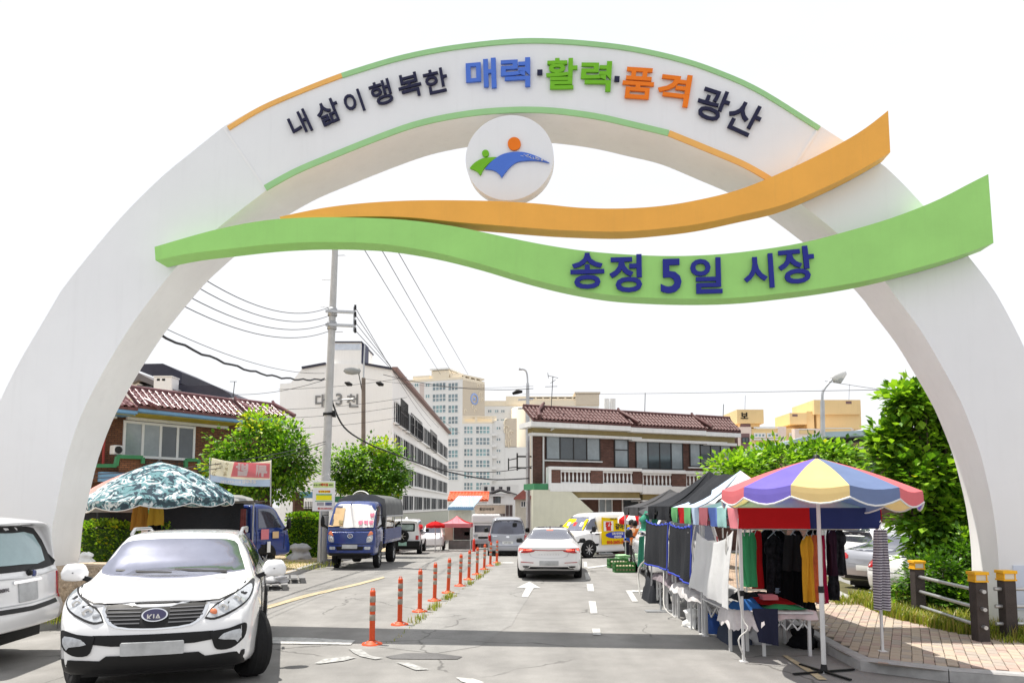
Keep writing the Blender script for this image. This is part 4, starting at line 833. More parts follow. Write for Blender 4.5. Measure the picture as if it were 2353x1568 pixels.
# ------------------------------------------------------------------ vehicles
def rr(x0, z0, x1, z1, r=.04, n=4):
    out = []
    for cx, cz, a0 in ((x1-r, z0+r, -PI/2), (x1-r, z1-r, 0), (x0+r, z1-r, PI/2), (x0+r, z0+r, PI)):
        for i in range(n+1): a = a0+PI/2*i/n; out.append((cx+r*math.cos(a), cz+r*math.sin(a)))
    return out
def smooth(pts, k=4):
    c = cr(list(pts)+[pts[0]], k); return [tuple(p) for p in c[:-1]]
def mir(pts): return [(-x, z) for x, z in reversed(pts)]
class Car:
    """lofted body; front is +y. stations: (y, w, zb, zs, zr, wr)"""
    def __init__(s, name, label, cat, st, loc, rz, paint, front_rake=None, rear_rake=None, bulge=(.08, .06), scale=1, group=None, round_=.93):
        s.root = thing(name, label, cat, loc, rz, group); s.root.scale = (scale,)*3
        ring = []
        for (y, w, zb, zs, zr, wr) in st:
            zm = zb+(zs-zb)*.45; mid = w*round_+(wr-w*round_)*.5
            ring.append([(0, y, zb), (w*.8, y, zb), (w*.955, y, zb+.05), (w*.985, y, zb+(zm-zb)*.6), (w, y, zm+.08), (w*.99, y, zs-.07), (w*round_, y, zs), (mid, y, (zs+zr)/2), (wr, y, zr-(zr-zs)*.14-.01), (wr*.86, y, zr-.022), (wr*.45, y, zr-.004), (0, y, zr)])
        R = np.array(ring); k1, k2 = 6, 3
        R = np.stack([np.stack(cr(R[:, j], k1)) for j in range(R.shape[1])], 1)
        R = np.stack([np.stack(cr(R[i], k2)) for i in range(R.shape[0])], 0)
        def rake(r, tab, sgn):
            if tab: r[:, 1] += sgn*np.interp(r[:, 2], [t[0] for t in tab], [t[1] for t in tab])
        rake(R[-1], front_rake, 1); rake(R[0], rear_rake, -1)
        for q in range(1, 4):
            f = (1-q/4)**1.5
            if front_rake: R[-1-q][:, 1] += f*np.interp(R[-1-q][:, 2], [t[0] for t in front_rake], [t[1] for t in front_rake])
            if rear_rake: R[q][:, 1] -= f*np.interp(R[q][:, 2], [t[0] for t in rear_rake], [t[1] for t in rear_rake])
        ns, n = R.shape[:2]; mb = MB()
        full = np.concatenate([R, R[:, n-2:0:-1]*np.array([-1, 1, 1])], 1); m = full.shape[1]
        mb.add(full.reshape(-1, 3), [(i*m+j, i*m+(j+1) % m, (i+1)*m+(j+1) % m, (i+1)*m+j) for i in range(ns-1) for j in range(m)], 0, True)
        K = 12
        for end, sg, bu in ((0, -1, bulge[1]), (-1, 1, bulge[0])):
            r = R[end]; g = []
            wmx = r[:, 0].max()
            for j in range(n):
                for i in range(K+1):
                    t = -1+2*i/K; g.append((r[j, 0]*t, r[j, 1]+sg*bu*(1-t*t)*(r[j, 0]/wmx)**2, r[j, 2]))
            mb.add(g, [(j*(K+1)+i, j*(K+1)+i+1, (j+1)*(K+1)+i+1, (j+1)*(K+1)+i) for j in range(n-1) for i in range(K)], 0, True)
        me = mb.mesh('body', paint); bm = bmesh.new(); bm.from_mesh(me); bmesh.ops.remove_doubles(bm, verts=bm.verts, dist=.0005)
        bmesh.ops.recalc_face_normals(bm, faces=bm.faces); bm.to_mesh(me)
        s.bvh = BVHTree.FromBMesh(bm); bm.free(); s.body = link('body', me, s.root); s.paint = paint
        s.y0, s.y1 = st[0][0], st[-1][0]; s.w = max(q[1] for q in st)
    def hit(s, ax, a, b):
        o, d = {'F': ((a, 9, b), (0, -1, 0)), 'B': ((a, -9, b), (0, 1, 0)), 'R': ((9, a, b), (-1, 0, 0)), 'L': ((-9, a, b), (1, 0, 0)), 'T': ((a, b, 9), (0, 0, -1))}[ax]
        for k in range(5):
            h = s.bvh.ray_cast(Vector(o), Vector(d))
            if h[0] is not None: return h[0], (h[1] if h[1].dot(Vector(d)) < 0 else -h[1])
            o = list(o); i = {'F': 0, 'B': 0, 'R': 1, 'L': 1, 'T': 0}[ax]; o[i] *= .97; o[2 if ax != 'T' else 1] *= .985
        h = s.bvh.find_nearest(Vector((o[0], max(min(o[1], s.y1), s.y0), o[2]))); return h[0], h[1]
    def patch(s, name, out, ax, m, off=.008, th=.025, step=.045, parent=None, label=None, flat=False):
        P2 = [Vector(p) for p in out]; xs = [p.x for p in P2]; zs = [p.y for p in P2]
        off = max(off, .009); step = min(step, .06); pts = []; n = len(P2)
        for i in range(n):
            a, b = P2[i], P2[(i+1) % n]; k = max(1, int((b-a).length/(step*1.2)))
            pts += [a.lerp(b, j/k) for j in range(k)]
        nb = len(pts); edges = [(i, (i+1) % nb) for i in range(nb)]; poly = [tuple(p) for p in pts]
        x = min(xs)+step*.5
        while x < max(xs):
            z = min(zs)+step*.5
            while z < max(zs):
                if inpoly(x, z, poly) and min((Vector((x, z))-p).length for p in pts) > step*.4: pts.append(Vector((x, z)))
                z += step
            x += step
        vo, eo_, fo, *_ = geometry.delaunay_2d_cdt(pts, edges, [], 1, 1e-6)
        mb = MB(); top = []; nr = []
        for v in vo:
            p, q = s.hit(ax, v.x, v.y); top.append(p+q*off); nr.append(q)
        used = set(i for f in fo for i in f)
        mb.add(top, fo, 0, not flat)
        cnt = {}
        for f in fo:
            for i in range(len(f)): k = (f[i], f[(i+1) % len(f)]); cnt[tuple(sorted(k))] = cnt.get(tuple(sorted(k)), 0)+1
        for (a, b), c in cnt.items():
            if c == 1: mb.add([top[a], top[b], top[b]-nr[b]*th, top[a]-nr[a]*th], [(0, 1, 2, 3)], 0)
        return obj(name, mb, m, parent or s.root, label=label)
    def line(s, name, path, ax, m, wd=.012, off=.004, parent=None, label=None):
        out = []; L = [Vector(p) for p in path]; n = len(L); a = []; b = []
        for i in range(n):
            d = (L[min(i+1, n-1)]-L[max(i-1, 0)]).normalized(); q = Vector((-d.y, d.x))*wd/2; a.append(tuple(L[i]+q)); b.append(tuple(L[i]-q))
        return s.patch(name, a+b[::-1], ax, m, off, .01, .1, parent, label)
    def wheel(s, x, y, r, wd=.22, steer=0, spokes=7, rim=None, dark=True):
        sg = 1 if x > 0 else -1; e = bpy.data.objects.new('wheel', None); COL.objects.link(e); e.parent = s.root; e.location = (x, y, r); e.rotation_euler = (0, 0, steer)
        mb = MB(); h = wd/2
        mb.lathe([(r*.64, -h*.8), (r*.9, -h), (r*.985, -h*.8), (r, -h*.4), (r, h*.4), (r*.985, h*.8), (r*.9, h), (r*.64, h*.8), (r*.6, 0)], 28, ax='X')
        for gx in (-.45, 0, .45): mb.lathe([(r*.996, h*gx-.012), (r*1.004, h*gx-.006), (r*1.004, h*gx+.006), (r*.996, h*gx+.012)], 28, ax='X')
        obj('tyre', mb, m_rub, e); mb = MB(); q = sg*h
        mb.lathe([(.001, q*.45), (r*.62, q*.35), (r*.64, q*.8), (r*.60, q*.86), (r*.56, q*.7)], 28, ax='X', mi=1)
        for i in range(spokes):
            a = 2*PI*i/spokes; mb.bar((q*.72, 0, 0), (q*.78, r*.59*math.cos(a), r*.59*math.sin(a)), r*.16, h*.25)
        mb.lathe([(.001, q*.86), (r*.13, q*.84), (r*.17, q*.6)], 14, ax='X')
        obj('rim', mb, [rim or m_alloy, m_black], e); return e
    def arch(s, y, r, sides='LR'):
        for a in sides:
            o = [(y+r*math.cos(t), max(.15, r*.86+r*math.sin(t))) for t in np.linspace(-.5, PI+.5, 20)]; s.patch('wheel_arch', o, a, m_black, .004, .01, .12)
    def mirror(s, x, y, z, m, sx=.12, sz=.085, sy=.07):
        sg = 1 if x > 0 else -1; mb = MB(); c = Vector((x, y, z))
        pr = [(math.sin(t)**.7, -math.cos(t)) for t in np.linspace(.02, PI-.02, 9)]
        vs = []; n = 12
        for r, h in pr:
            for k in range(n):
                a = 2*PI*k/n; vs.append(c+Vector((sx*r*math.copysign(abs(math.cos(a))**.55, math.cos(a))*(1-.18*(math.sin(a) > .2)), sy*h, sz*r*math.copysign(abs(math.sin(a))**.5, math.sin(a)))))
        mb.add(vs, [(i*n+k, i*n+(k+1) % n, (i+1)*n+(k+1) % n, (i+1)*n+k) for i in range(8) for k in range(n)], 0, True)
        mb.bar((x-sg*sx*.7, y+.02, z-sz*.6), (x-sg*(sx+.12), y+.02, z-sz*1.2), .07, .05, 1)
        return obj('mirror', mb, [m, m_black], s.root)
FWD = lambda dx, dy: math.atan2(-dx, dy)
m_slat = mat('slat_grey', (.16, .16, .17, 1), .35, metal=.3)
# ---- the white SUV facing the camera
SV = Car('white_suv', 'white compact SUV facing us with dark slatted grille and turned front wheels', 'car',
         [(-2.2, .84, .42, .98, 1.25, .60), (-2.0, .90, .34, 1.05, 1.44, .60), (-1.4, .92, .24, 1.06, 1.53, .62), (-.5, .925, .21, 1.05, 1.555, .64), (.1, .925, .21, 1.04, 1.55, .635), (.46, .925, .21, 1.04, 1.515, .645), (.82, .925, .21, 1.04, 1.30, .70), (1.14, .925, .22, 1.035, 1.12, .76), (1.65, .915, .24, 1.01, 1.085, .76), (1.95, .88, .27, .95, 1.03, .70), (2.12, .83, .29, .86, .975, .62), (2.2, .78, .30, .80, .93, .56)],
         (-4.50, 10.35, 0), math.radians(197), m_car, front_rake=[(.3, -.03), (.42, .03), (.6, .05), (.75, .02), (.95, -.06)], bulge=(.14, .1), scale=1.10)
s_ = SV
s_.patch('windscreen', smooth([(-.74, 1.135), (-.35, 1.10), (0, 1.095), (.35, 1.10), (.74, 1.135), (.665, 1.30), (.585, 1.44), (.3, 1.47), (0, 1.475), (-.3, 1.47), (-.585, 1.44), (-.665, 1.30)], 3), 'F', m_screen, .012, .03, .06)
s_.line('bonnet_edge', [(-.78, 1.06), (-.70, .985), (-.56, .935), (-.3, .925), (0, .922), (.3, .925), (.56, .935), (.70, .985), (.78, 1.06)], 'F', m_black, .010)
HLp = smooth([(.455, .785), (.50, .85), (.575, .905), (.72, .985), (.82, 1.035), (.845, .985), (.80, .90), (.66, .82), (.53, .775)], 3)
for o in (HLp, mir(HLp)):
    sg = 1 if o is HLp else -1
    h_ = s_.patch('headlight', o, 'F', m_lens, .010, .03, .05)
    s_.patch('headlight_rim', [(x*1.0, z) for x, z in (smooth([(.44, .775), (.49, .86), (.57, .92), (.72, 1.0), (.83, 1.055), (.862, .985), (.81, .89), (.67, .805), (.53, .758)], 3) if sg > 0 else mir(smooth([(.44, .775), (.49, .86), (.57, .92), (.72, 1.0), (.83, 1.055), (.862, .985), (.81, .89), (.67, .805), (.53, .758)], 3)))], 'F', m_black, .004, .02, .06)
    for cx, cz, r in ((.60, .865, .052), (.715, .935, .046)):
        p, q = s_.hit('F', sg*cx, cz); mb = MB(); mb.lathe([(r*.3, .022), (r*.75, .03), (r, .020), (r*1.05, 0)], 18, (0, 0, 0), 'Y'); 
        o_ = obj('bulb', mb, m_chrome, h_, p+q*.002)
    p, q = s_.hit('F', sg*.515, .825); mb = MB(); mb.lathe([(.001, .022), (.03, .018), (.036, 0)], 14, ax='Y'); obj('indicator', mb, m_amber if sg < 0 else m_lens, h_, p+q*.004)
grl = smooth([(-.44, .905), (-.2, .905), (-.13, .888), (.13, .888), (.2, .905), (.44, .905), (.40, .80), (.31, .735), (.10, .715), (-.10, .715), (-.31, .735), (-.40, .80)], 2)
g_ = s_.patch('grille', [(x*1.08, .81+(z-.81)*1.16) for x, z in grl], 'F', m_chrome, .010, .03, .06); s_.patch('grille_mesh', grl, 'F', m_black, .016, .03, .06, g_)
for z in (.755, .785, .815, .845, .875):
    wz = .42-.12*max(0, (.80-z)/.07); 
    for sg in (-1, 1): s_.line('slat', [(sg*.125, z), (sg*wz*.6, z), (sg*wz, z)], 'F', m_slat, .007, .022, g_)
ov = [(.115*math.cos(a), .815+.056*math.sin(a)) for a in np.linspace(0, 2*PI, 29)[:-1]]
bd = s_.patch('badge', ov, 'F', m_chrome, .030, .03, .05); s_.patch('badge_face', [(x*.88, .815+(z-.815)*.82) for x, z in ov], 'F', mat('badge_navy', (.015, .012, .05, 1), .2, coat=.8), .035, .02, .05, bd)
p, q = s_.hit('F', 0, .815); text('KIA', m_chrome, bd, p+Vector((0, .044, 0)), (-1, 0, 0), (0, 0, 1), h=.058, bold=.02, name='letter', thick=.012)
fg = smooth([(.50, .655), (.66, .67), (.79, .705), (.815, .66), (.79, .56), (.69, .48), (.56, .48), (.52, .56)], 3)
for o in (fg, mir(fg)):
    sg = 1 if o is fg else -1; s_.patch('fog_pod', o, 'F', m_black, .016, .04, .04)
    l_ = [(.57, .585), (.62, .625), (.76, .655), (.775, .60), (.74, .535), (.72, .56), (.62, .572)]; l_ = smooth(l_, 2)
    s_.patch('fog_lamp', l_ if sg > 0 else mir(l_), 'F', m_lens, .026, .03, .04)
s_.patch('lower_grille', [(-.52, .66), (.52, .66), (.56, .585), (.36, .56), (-.36, .56), (-.56, .585)], 'F', m_black, .007, .02, .07)
s_.patch('bumper_lip', [(-.80, .44), (-.46, .425), (-.40, .47), (.40, .47), (.46, .425), (.80, .44), (.80, .30), (-.80, .30)], 'F', m_black, .016, .03, .07)
s_.patch('number_plate', rr(-.27, .475, .27, .595, .012), 'F', m_plate, .035, .04, .08)
for sg in (-1, 1):
    s_.line('wiper', [(sg*.02 if sg > 0 else -.55, 1.115), (sg*.3 if sg > 0 else -.25, 1.13), (.60 if sg > 0 else .0, 1.15)], 'F', m_black, .016, .018)
    mb = MB(); mb.tube([(sg*.63, -1.5, 1.50), (sg*.64, -1.3, 1.555), (sg*.64, -.2, 1.575), (sg*.63, .05, 1.52)], .022, 8); obj('roof_rail', mb, m_alloy, s_.root)
    s_.mirror(sg*1.06, .78, 1.13, m_car, .14, .10, .09)
    ax = 'R' if sg > 0 else 'L'
    s_.patch('side_window', smooth([(.72, 1.10), (.35, 1.42), (.05, 1.47), (-.6, 1.48), (-.6, 1.12)], 1), ax, m_glass, .006, .02, .1); s_.patch('side_window', [(-.66, 1.12), (-.66, 1.48), (-1.4, 1.46), (-1.75, 1.20)], ax, m_glass, .006, .02, .1)
    s_.line('sill_cladding', [(-1.0, .28), (.9, .28)], ax, m_black, .14, .012)
    s_.line('door_seam', [(.80, .4), (.78, 1.08)], ax, m_black); s_.line('door_seam', [(-.63, .4), (-.63, 1.1)], ax, m_black)
    mb = MB(); p, q = s_.hit(ax, -.45, .98); mb.bar(p+Vector((sg*.03, -.1, 0)), p+Vector((sg*.03, .1, 0)), .03); obj('door_handle', mb, m_car, s_.root)
s_.arch(1.32, .40); s_.arch(-1.32, .40)
for x, y, st in ((.83, 1.32, .42), (-.83, 1.32, .42), (.83, -1.32, 0), (-.83, -1.32, 0)): s_.wheel(x, y, .36, .24, st)
# dark underside so no daylight shows through
mb = MB(); mb.box(-.7, .7, -2, 1.9, .20, .30); obj('underbody', mb, m_black, SV.root)
# ---- white estate seen from behind at the left edge
WV = Car('white_estate', 'white older estate SUV seen from behind with roof spoiler, cut by the picture edge', 'car',
         [(-2.25, .87, .42, 1.08, 1.62, .67), (-2.1, .91, .36, 1.10, 1.69, .68), (-1.4, .925, .26, 1.10, 1.75, .68), (0, .93, .24, 1.09, 1.76, .68), (.7, .93, .24, 1.08, 1.55, .68), (1.2, .92, .25, 1.04, 1.12, .74), (2.1, .88, .3, .9, .98, .7)],
         (-8.98, 9.75, 0), math.radians(95), m_car, rear_rake=[(.4, .06), (.62, .07), (.70, .0), (1.05, -.03), (1.65, -.26)], bulge=(.1, .09), scale=1.1)
s_ = WV
s_.patch('rear_window', smooth([(-.76, 1.10), (0, 1.085), (.76, 1.10), (.74, 1.25), (.60, 1.58), (0, 1.61), (-.60, 1.58), (-.74, 1.25)], 2), 'B', m_black, .004, .02, .09)
s_.patch('rear_glass', smooth([(-.52, 1.17), (0, 1.16), (.52, 1.17), (.48, 1.50), (0, 1.53), (-.48, 1.50)], 2), 'B', mat('rear_glass_green', (.28, .40, .42, 1), .08, var=.15, scale=2, spec=.9), .018, .02, .09)
for x0, x1 in ((.80, .90), (-.90, -.80)): s_.patch('tail_lamp', rr(x0, .68, x1, 1.02, .02), 'B', m_red, .014, .04, .05)
mb = MB(); c = [(-.64, -1.93, 1.66), (-.3, -2.05, 1.655), (0, -2.08, 1.655), (.3, -2.05, 1.655), (.64, -1.93, 1.66)]
for i in range(4): mb.bar(c[i], c[i+1], .22, .045)
obj('spoiler', mb, m_car, s_.root, bev=.015)
s_.line('tailgate_seam', [(-.84, 1.04), (0, 1.0), (.84, 1.04)], 'B', m_steel, .01); s_.line('bumper_step', [(-.66, .66), (0, .64), (.66, .66)], 'B', m_black, .05, .012); s_.line('bumper_seam', [(-.88, .72), (0, .70), (.88, .72)], 'B', m_steel, .012)
s_.patch('number_plate', rr(-.2, .73, .2, .95, .02), 'B', m_plate, .014, .02, .1); s_.patch('plate_trim', rr(-.3, .95, .3, .985, .012), 'B', m_chrome, .02, .02, .1)
s_.line('rear_wiper', [(.05, 1.08), (.2, 1.11), (.55, 1.13)], 'B', m_black, .02, .02); p, q = s_.hit('B', .02, 1.06); mb = MB(); mb.lathe([(.001, -.05), (.03, -.05), (.035, 0)], 12, p, 'Y'); obj('wiper_boss', mb, m_black, s_.root)
p, q = s_.hit('B', .14, 1.045); mb = MB(); mb.lathe([(.001, -.02), (.04, -.018), (.045, 0)], 16, p, 'Y'); obj('badge', mb, mat('badge_blue', (.05, .07, .22, 1), .3, coat=.5), s_.root)
p, q = s_.hit('B', -.5, .90); text('CARNIVAL', m_gyroof, s_.root, p+Vector((0, -.012, 0)), (1, 0, 0), (0, 0, 1), h=.045, name='letter', thick=.01)
for sg in (-1, 1):
    mb = MB(); mb.tube([(sg*.62, -1.5, 1.74), (sg*.63, -1.3, 1.79), (sg*.63, .2, 1.80), (sg*.62, .4, 1.75)], .02, 8); obj('roof_rail', mb, m_black, s_.root)
ax = 'R'; s_.patch('side_window', [(.6, 1.14), (.25, 1.58), (-.5, 1.62), (-.5, 1.14)], ax, m_glass, .006, .02, .12); s_.patch('side_window', [(-.58, 1.14), (-.58, 1.62), (-1.7, 1.60), (-1.85, 1.2)], ax, m_glass, .006, .02, .12)
s_.arch(-1.35, .40); s_.arch(1.4, .40)
for x, y in ((.83, 1.4), (-.83, 1.4), (.83, -1.35), (-.83, -1.35)): s_.wheel(x, y, .36, .22)
mb = MB(); mb.box(-.75, .75, -2.1, 1.9, .22, .34); obj('underbody', mb, m_black, s_.root)
# ---- white saloon driving away
SD = Car('white_saloon', 'white saloon driving away with lit red tail lamps and twin exhausts', 'car',
         [(-2.44, .84, .34, .86, 1.02, .66), (-2.3, .90, .28, .93, 1.075, .68), (-1.9, .925, .22, .97, 1.12, .66), (-1.55, .93, .20, .98, 1.20, .62), (-.8, .93, .19, .97, 1.42, .56), (0, .93, .19, .96, 1.47, .56), (.6, .93, .19, .95, 1.36, .58), (1.2, .925, .2, .93, 1.02, .68), (1.9, .9, .22, .85, .92, .7), (2.44, .78, .3, .66, .72, .6)],
         (1.19, 23.05, 0), math.radians(-4), m_car, rear_rake=[(.34, -.02), (.5, .03), (.75, .0), (.95, .07), (1.03, -.02)], bulge=(.2, .1), scale=.97)
s_ = SD
s_.patch('rear_window', smooth([(-.66, 1.155), (0, 1.14), (.66, 1.155), (.60, 1.27), (.50, 1.385), (0, 1.41), (-.50, 1.385), (-.60, 1.27)], 2), 'B', m_glass, .006, .02, .08)
s_.patch('roof_glass', smooth([(-.44, -.55), (.44, -.55), (.44, .25), (-.44, .25)], 1), 'T', m_glass, .005, .02, .12)
TL = smooth([(.86, .80), (.855, .92), (.60, .905), (.46, .87), (.40, .84), (.55, .80), (.70, .785)], 2)
for o in (TL, mir(TL)):
    sg = 1 if o is TL else -1; t_ = s_.patch('tail_lamp', o, 'B', m_red, .010, .02, .06)
    for x0, x1 in ((.50, .66), (.69, .83)):
        q_ = rr(x0, .862, x1, .892, .008); s_.patch('brake_light', q_ if sg > 0 else mir(q_), 'B', m_redlit, .016, .01, .08, t_)
s_.line('lamp_bar', [(-.45, .872), (0, .862), (.45, .872)], 'B', m_red, .022, .008); s_.patch('high_brake_light', rr(-.09, 1.375, .09, 1.398, .008), 'B', m_redlit, .016, .01, .1)
s_.patch('number_plate', rr(-.27, .44, .27, .57, .01), 'B', m_plate, .012, .02, .1); s_.patch('rear_diffuser', [(-.62, .40), (.62, .40), (.72, .33), (-.72, .33)], 'B', m_black, .010, .02, .1)
ex_ = smooth([(.52, .44), (.74, .44), (.77, .40), (.70, .37), (.56, .375)], 2)
for o in (ex_, mir(ex_)):
    t_ = s_.patch('exhaust', o, 'B', m_chrome, .022, .03, .06); c = sum(x for x, z in o)/len(o); s_.patch('exhaust_hole', [(c+(x-c)*.78, .405+(z-.405)*.62) for x, z in o], 'B', m_dark, .026, .02, .06, t_)
for sg in (-1, 1): s_.line('reflector', [(sg*.44, .515), (sg*.80, .53)] if sg > 0 else [(-.80, .53), (-.44, .515)], 'B', m_red, .016, .012)
s_.line('boot_seam', [(-.56, .80), (-.52, .70), (-.40, .66), (0, .645), (.40, .66), (.52, .70), (.56, .80)], 'B', m_steel, .008)
for i, ch in enumerate('GRANDEUR'):
    p, q = s_.hit('B', -.28+.08*i, .745); text(ch, m_steel, s_.root, p+Vector((0, -.012, 0)), (1, 0, 0), (0, 0, 1), h=.03, name='letter', thick=.01)
p, q = s_.hit('T', 0, -.62); mb = MB(); mb.prism([p+Vector((-.02, -.1, 0)), p+Vector((0, -.09, .085)), p+Vector((.02, -.1, 0))], (0, .14, -.02)); obj('antenna_fin', mb, m_black, s_.root)
for sg in (-1, 1):
    s_.mirror(sg*1.03, .72, 1.0, m_black, .11, .08, .07); s_.patch('side_window', smooth([(.72, 1.0), (.3, 1.33), (-.3, 1.40), (-1.0, 1.34), (-1.5, 1.06)], 1), 'R' if sg > 0 else 'L', m_glass, .006, .02, .12)
s_.arch(-1.42, .38); s_.arch(1.43, .38)
for x, y in ((.83, 1.43), (-.83, 1.43), (.83, -1.42), (-.83, -1.42)): s_.wheel(x, y, .345, .24)
mb = MB(); mb.box(-.74, .74, -2.2, 1.9, .17, .3); obj('underbody', mb, m_black, s_.root)
# ---- silver van from behind
VS = [(-2.55, .86, .36, 1.12, 1.75, .66), (-2.4, .93, .30, 1.14, 1.86, .68), (-1.8, .955, .24, 1.14, 1.92, .70), (0, .96, .22, 1.12, 1.93, .70), (1.0, .96, .22, 1.10, 1.84, .68), (1.5, .955, .23, 1.08, 1.45, .70), (1.85, .94, .24, 1.04, 1.14, .74), (2.3, .9, .27, .95, 1.03, .7), (2.56, .8, .32, .8, .85, .6)]
SVn = Car('silver_van', 'silver minivan seen from behind with dark rear glass', 'van', VS, (-.25, 38.0, gz(38)), math.radians(1), m_silver, rear_rake=[(.36, .08), (.6, .08), (.7, .0), (1.1, -.02), (1.8, -.14)], bulge=(.15, .07))
s_ = SVn
s_.patch('rear_window', smooth([(-.80, 1.16), (0, 1.12), (.80, 1.16), (.76, 1.4), (.66, 1.74), (0, 1.77), (-.66, 1.74), (-.76, 1.4)], 2), 'B', m_glass, .006, .02, .12)
for sg in (-1, 1):
    o = smooth([(.78, .78), (.90, .82), (.91, 1.16), (.84, 1.16), (.80, .98)], 2); s_.patch('tail_lamp', o if sg > 0 else mir(o), 'B', m_red, .012, .03, .08)
s_.patch('number_plate', rr(-.26, .66, .26, .79, .01), 'B', mat('plate_white', (.72, .73, .72, 1), .5, var=.05), .016, .02, .12); p, q = s_.hit('B', 0, .725); text('87허 9704', m_gyroof, s_.root, p+Vector((0, -.022, 0)), (1, 0, 0), (0, 0, 1), h=.07, bold=.01, name='letter', thick=.01)
s_.patch('plate_trim', rr(-.42, .82, .36, .885, .02), 'B', m_silver, .02, .02, .12); s_.patch('door_handle', rr(-.74, 1.02, -.50, 1.06, .015), 'B', m_chrome, .02, .02, .1)
s_.line('tailgate_seam', [(-.80, 1.1), (-.78, .66), (-.70, .58), (.70, .58), (.78, .66), (.80, 1.1)], 'B', m_black, .012)
ovb = [(.075*math.cos(a), 1.0+.05*math.sin(a)) for a in np.linspace(0, 2*PI, 17)[:-1]]; s_.patch('badge', ovb, 'B', m_chrome, .014, .02, .06)
mb = MB(); p, q = s_.hit('B', .34, 1.70); mb.bar(p, p+Vector((0, -.12, -.04)), .03); mb.box(p.x-.1, p.x+.1, p.y-.2, p.y-.1, p.z-.2, p.z-.04); obj('rear_mirror', mb, m_black, s_.root, bev=.02)
for sg in (-1, 1): s_.patch('side_window', [(1.1, 1.2), (.9, 1.72), (-2.1, 1.76), (-2.2, 1.22)], 'R' if sg > 0 else 'L', m_glass, .006, .02, .2); s_.mirror(sg*1.08, 1.35, 1.2, m_black, .12, .13, .08)
s_.arch(-1.6, .38); s_.arch(1.6, .38)
for x, y in ((.85, 1.6), (-.85, 1.6), (.85, -1.6), (-.85, -1.6)): s_.wheel(x, y, .35, .22)
mb = MB(); mb.box(-.74, .74, -2.3, 1.9, .2, .34); obj('underbody', mb, m_black, s_.root)
# ---- white van side on with the yellow banner
g0 = G(1350, 1281)
WVan = Car('white_van', 'white van parked side on, nose to the left, with a yellow banner on its flank', 'van', VS, (g0.x+.80, g0.y+1.64, gz(g0.y)), math.radians(125), m_car, bulge=(.15, .07), scale=1.03)
s_ = WVan; ax = 'L'
s_.patch('side_window', smooth([(1.62, 1.20), (1.45, 1.40), (1.22, 1.62), (1.0, 1.68), (1.0, 1.20)], 1), ax, m_glass, .006, .02, .12); s_.line('door_seam', [(1.35, .45), (1.4, 1.1)], ax, m_steel); s_.line('door_seam', [(.98, .5), (.97, 1.75)], ax, m_steel, .02)
s_.patch('windscreen', smooth([(-.8, 1.14), (.8, 1.14), (.62, 1.72), (-.62, 1.72)], 1), 'F', m_screen, .006, .02, .12); s_.mirror(-1.1, 1.4, 1.22, m_black, .1, .14, .08); s_.mirror(1.1, 1.4, 1.22, m_black, .1, .14, .08)
mb = MB(); p, q = s_.hit(ax, 1.08, 1.0); mb.bar(p+Vector((-.02, -.1, 0)), p+Vector((-.02, .12, 0)), .035); obj('door_handle', mb, m_black, s_.root)
HLv = smooth([(.62, .80), (.84, .88), (.84, 1.0), (.64, .94)], 2); s_.patch('headlight', HLv, 'F', m_lens, .01, .02, .08); s_.patch('headlight', mir(HLv), 'F', m_lens, .01, .02, .08)
for y in (1.55, -1.6): s_.arch(y, .42)
for x, y in ((.86, 1.55), (-.86, 1.55), (.86, -1.6), (-.86, -1.6)): s_.wheel(x, y, .36, .22, spokes=8, rim=m_alloy)
mb = MB(); mb.box(-.74, .74, -2.3, 1.9, .2, .34); obj('underbody', mb, m_black, s_.root)
# banner on the van flank
bx = thing('van_banner', 'yellow knife sharpening banner with red and black Korean letters hung on the white van', 'banner', WVan.root.location+Vector((0, 0, 0)), WVan.root.rotation_euler.z); s_.scale = 1.03
m_ban = cloth_mat('banner_yellow', (.86, .62, .012, 1), .1, var=.06); m_bred = mat('print_red', (.60, .03, .02, 1), .7, var=.05); m_bblk = mat('print_black', (.03, .03, .03, 1), .7, var=0); m_bblue = mat('print_blue', (.03, .05, .42, 1), .7, var=.05); m_bwht = mat('print_white', (.8, .8, .78, 1), .7, var=.04)
yb0, yb1, zb0, zb1 = .92, -.86, .56, 1.76; xf = -1.03
mb = MB(); n = 12; A_ = []; B_ = []
for i in range(n+1):
    y = yb0+(yb1-yb0)*i/n; wv = .012*math.sin(i*1.3); A_.append((xf-.02+wv, y, zb1+.10*(abs(i/n-.5)**2*1.6-.3))); B_.append((xf-.02-wv, y, zb0))
mb.strip(A_, B_, 0, True); mb.strip([(p[0]+.006, p[1], p[2]) for p in A_], [(p[0]+.006, p[1], p[2]) for p in B_], 0, True); obj('sheet', mb, m_ban, bx)
ty = lambda f: yb0+(yb1-yb0)*f; tz = lambda f: zb0+(zb1-zb0)*f
def bt(t, f, g, h, m, bold=.02, w=None, th=.006): return text(t, m, bx, (xf-.042, ty(f), tz(g)), (0, -1, 0), (0, 0, 1), h=h, bold=bold, name='lettering', thick=th, wdt=w)
mb = MB(); mb.box(xf-.044, xf-.036, ty(.38), ty(.06), tz(.50), tz(.86)); obj('print_box', mb, m_bwht, bx); bt('칼', .22, .68, .40, m_bred, .05).location.x = -.006
bt('갈아요', .66, .66, .26, m_bblk, .03); bt('나이프스톤 연마의달인', .50, .945, .08, m_bblk, .02)
mb = MB(); mb.prism([(xf-.036, ty(.53)+.72*math.cos(a), tz(.35)+.155*math.sin(a)) for a in np.linspace(0, 2*PI, 33)[:-1]], (-.006, 0, 0)); obj('print_oval', mb, m_bblue, bx)
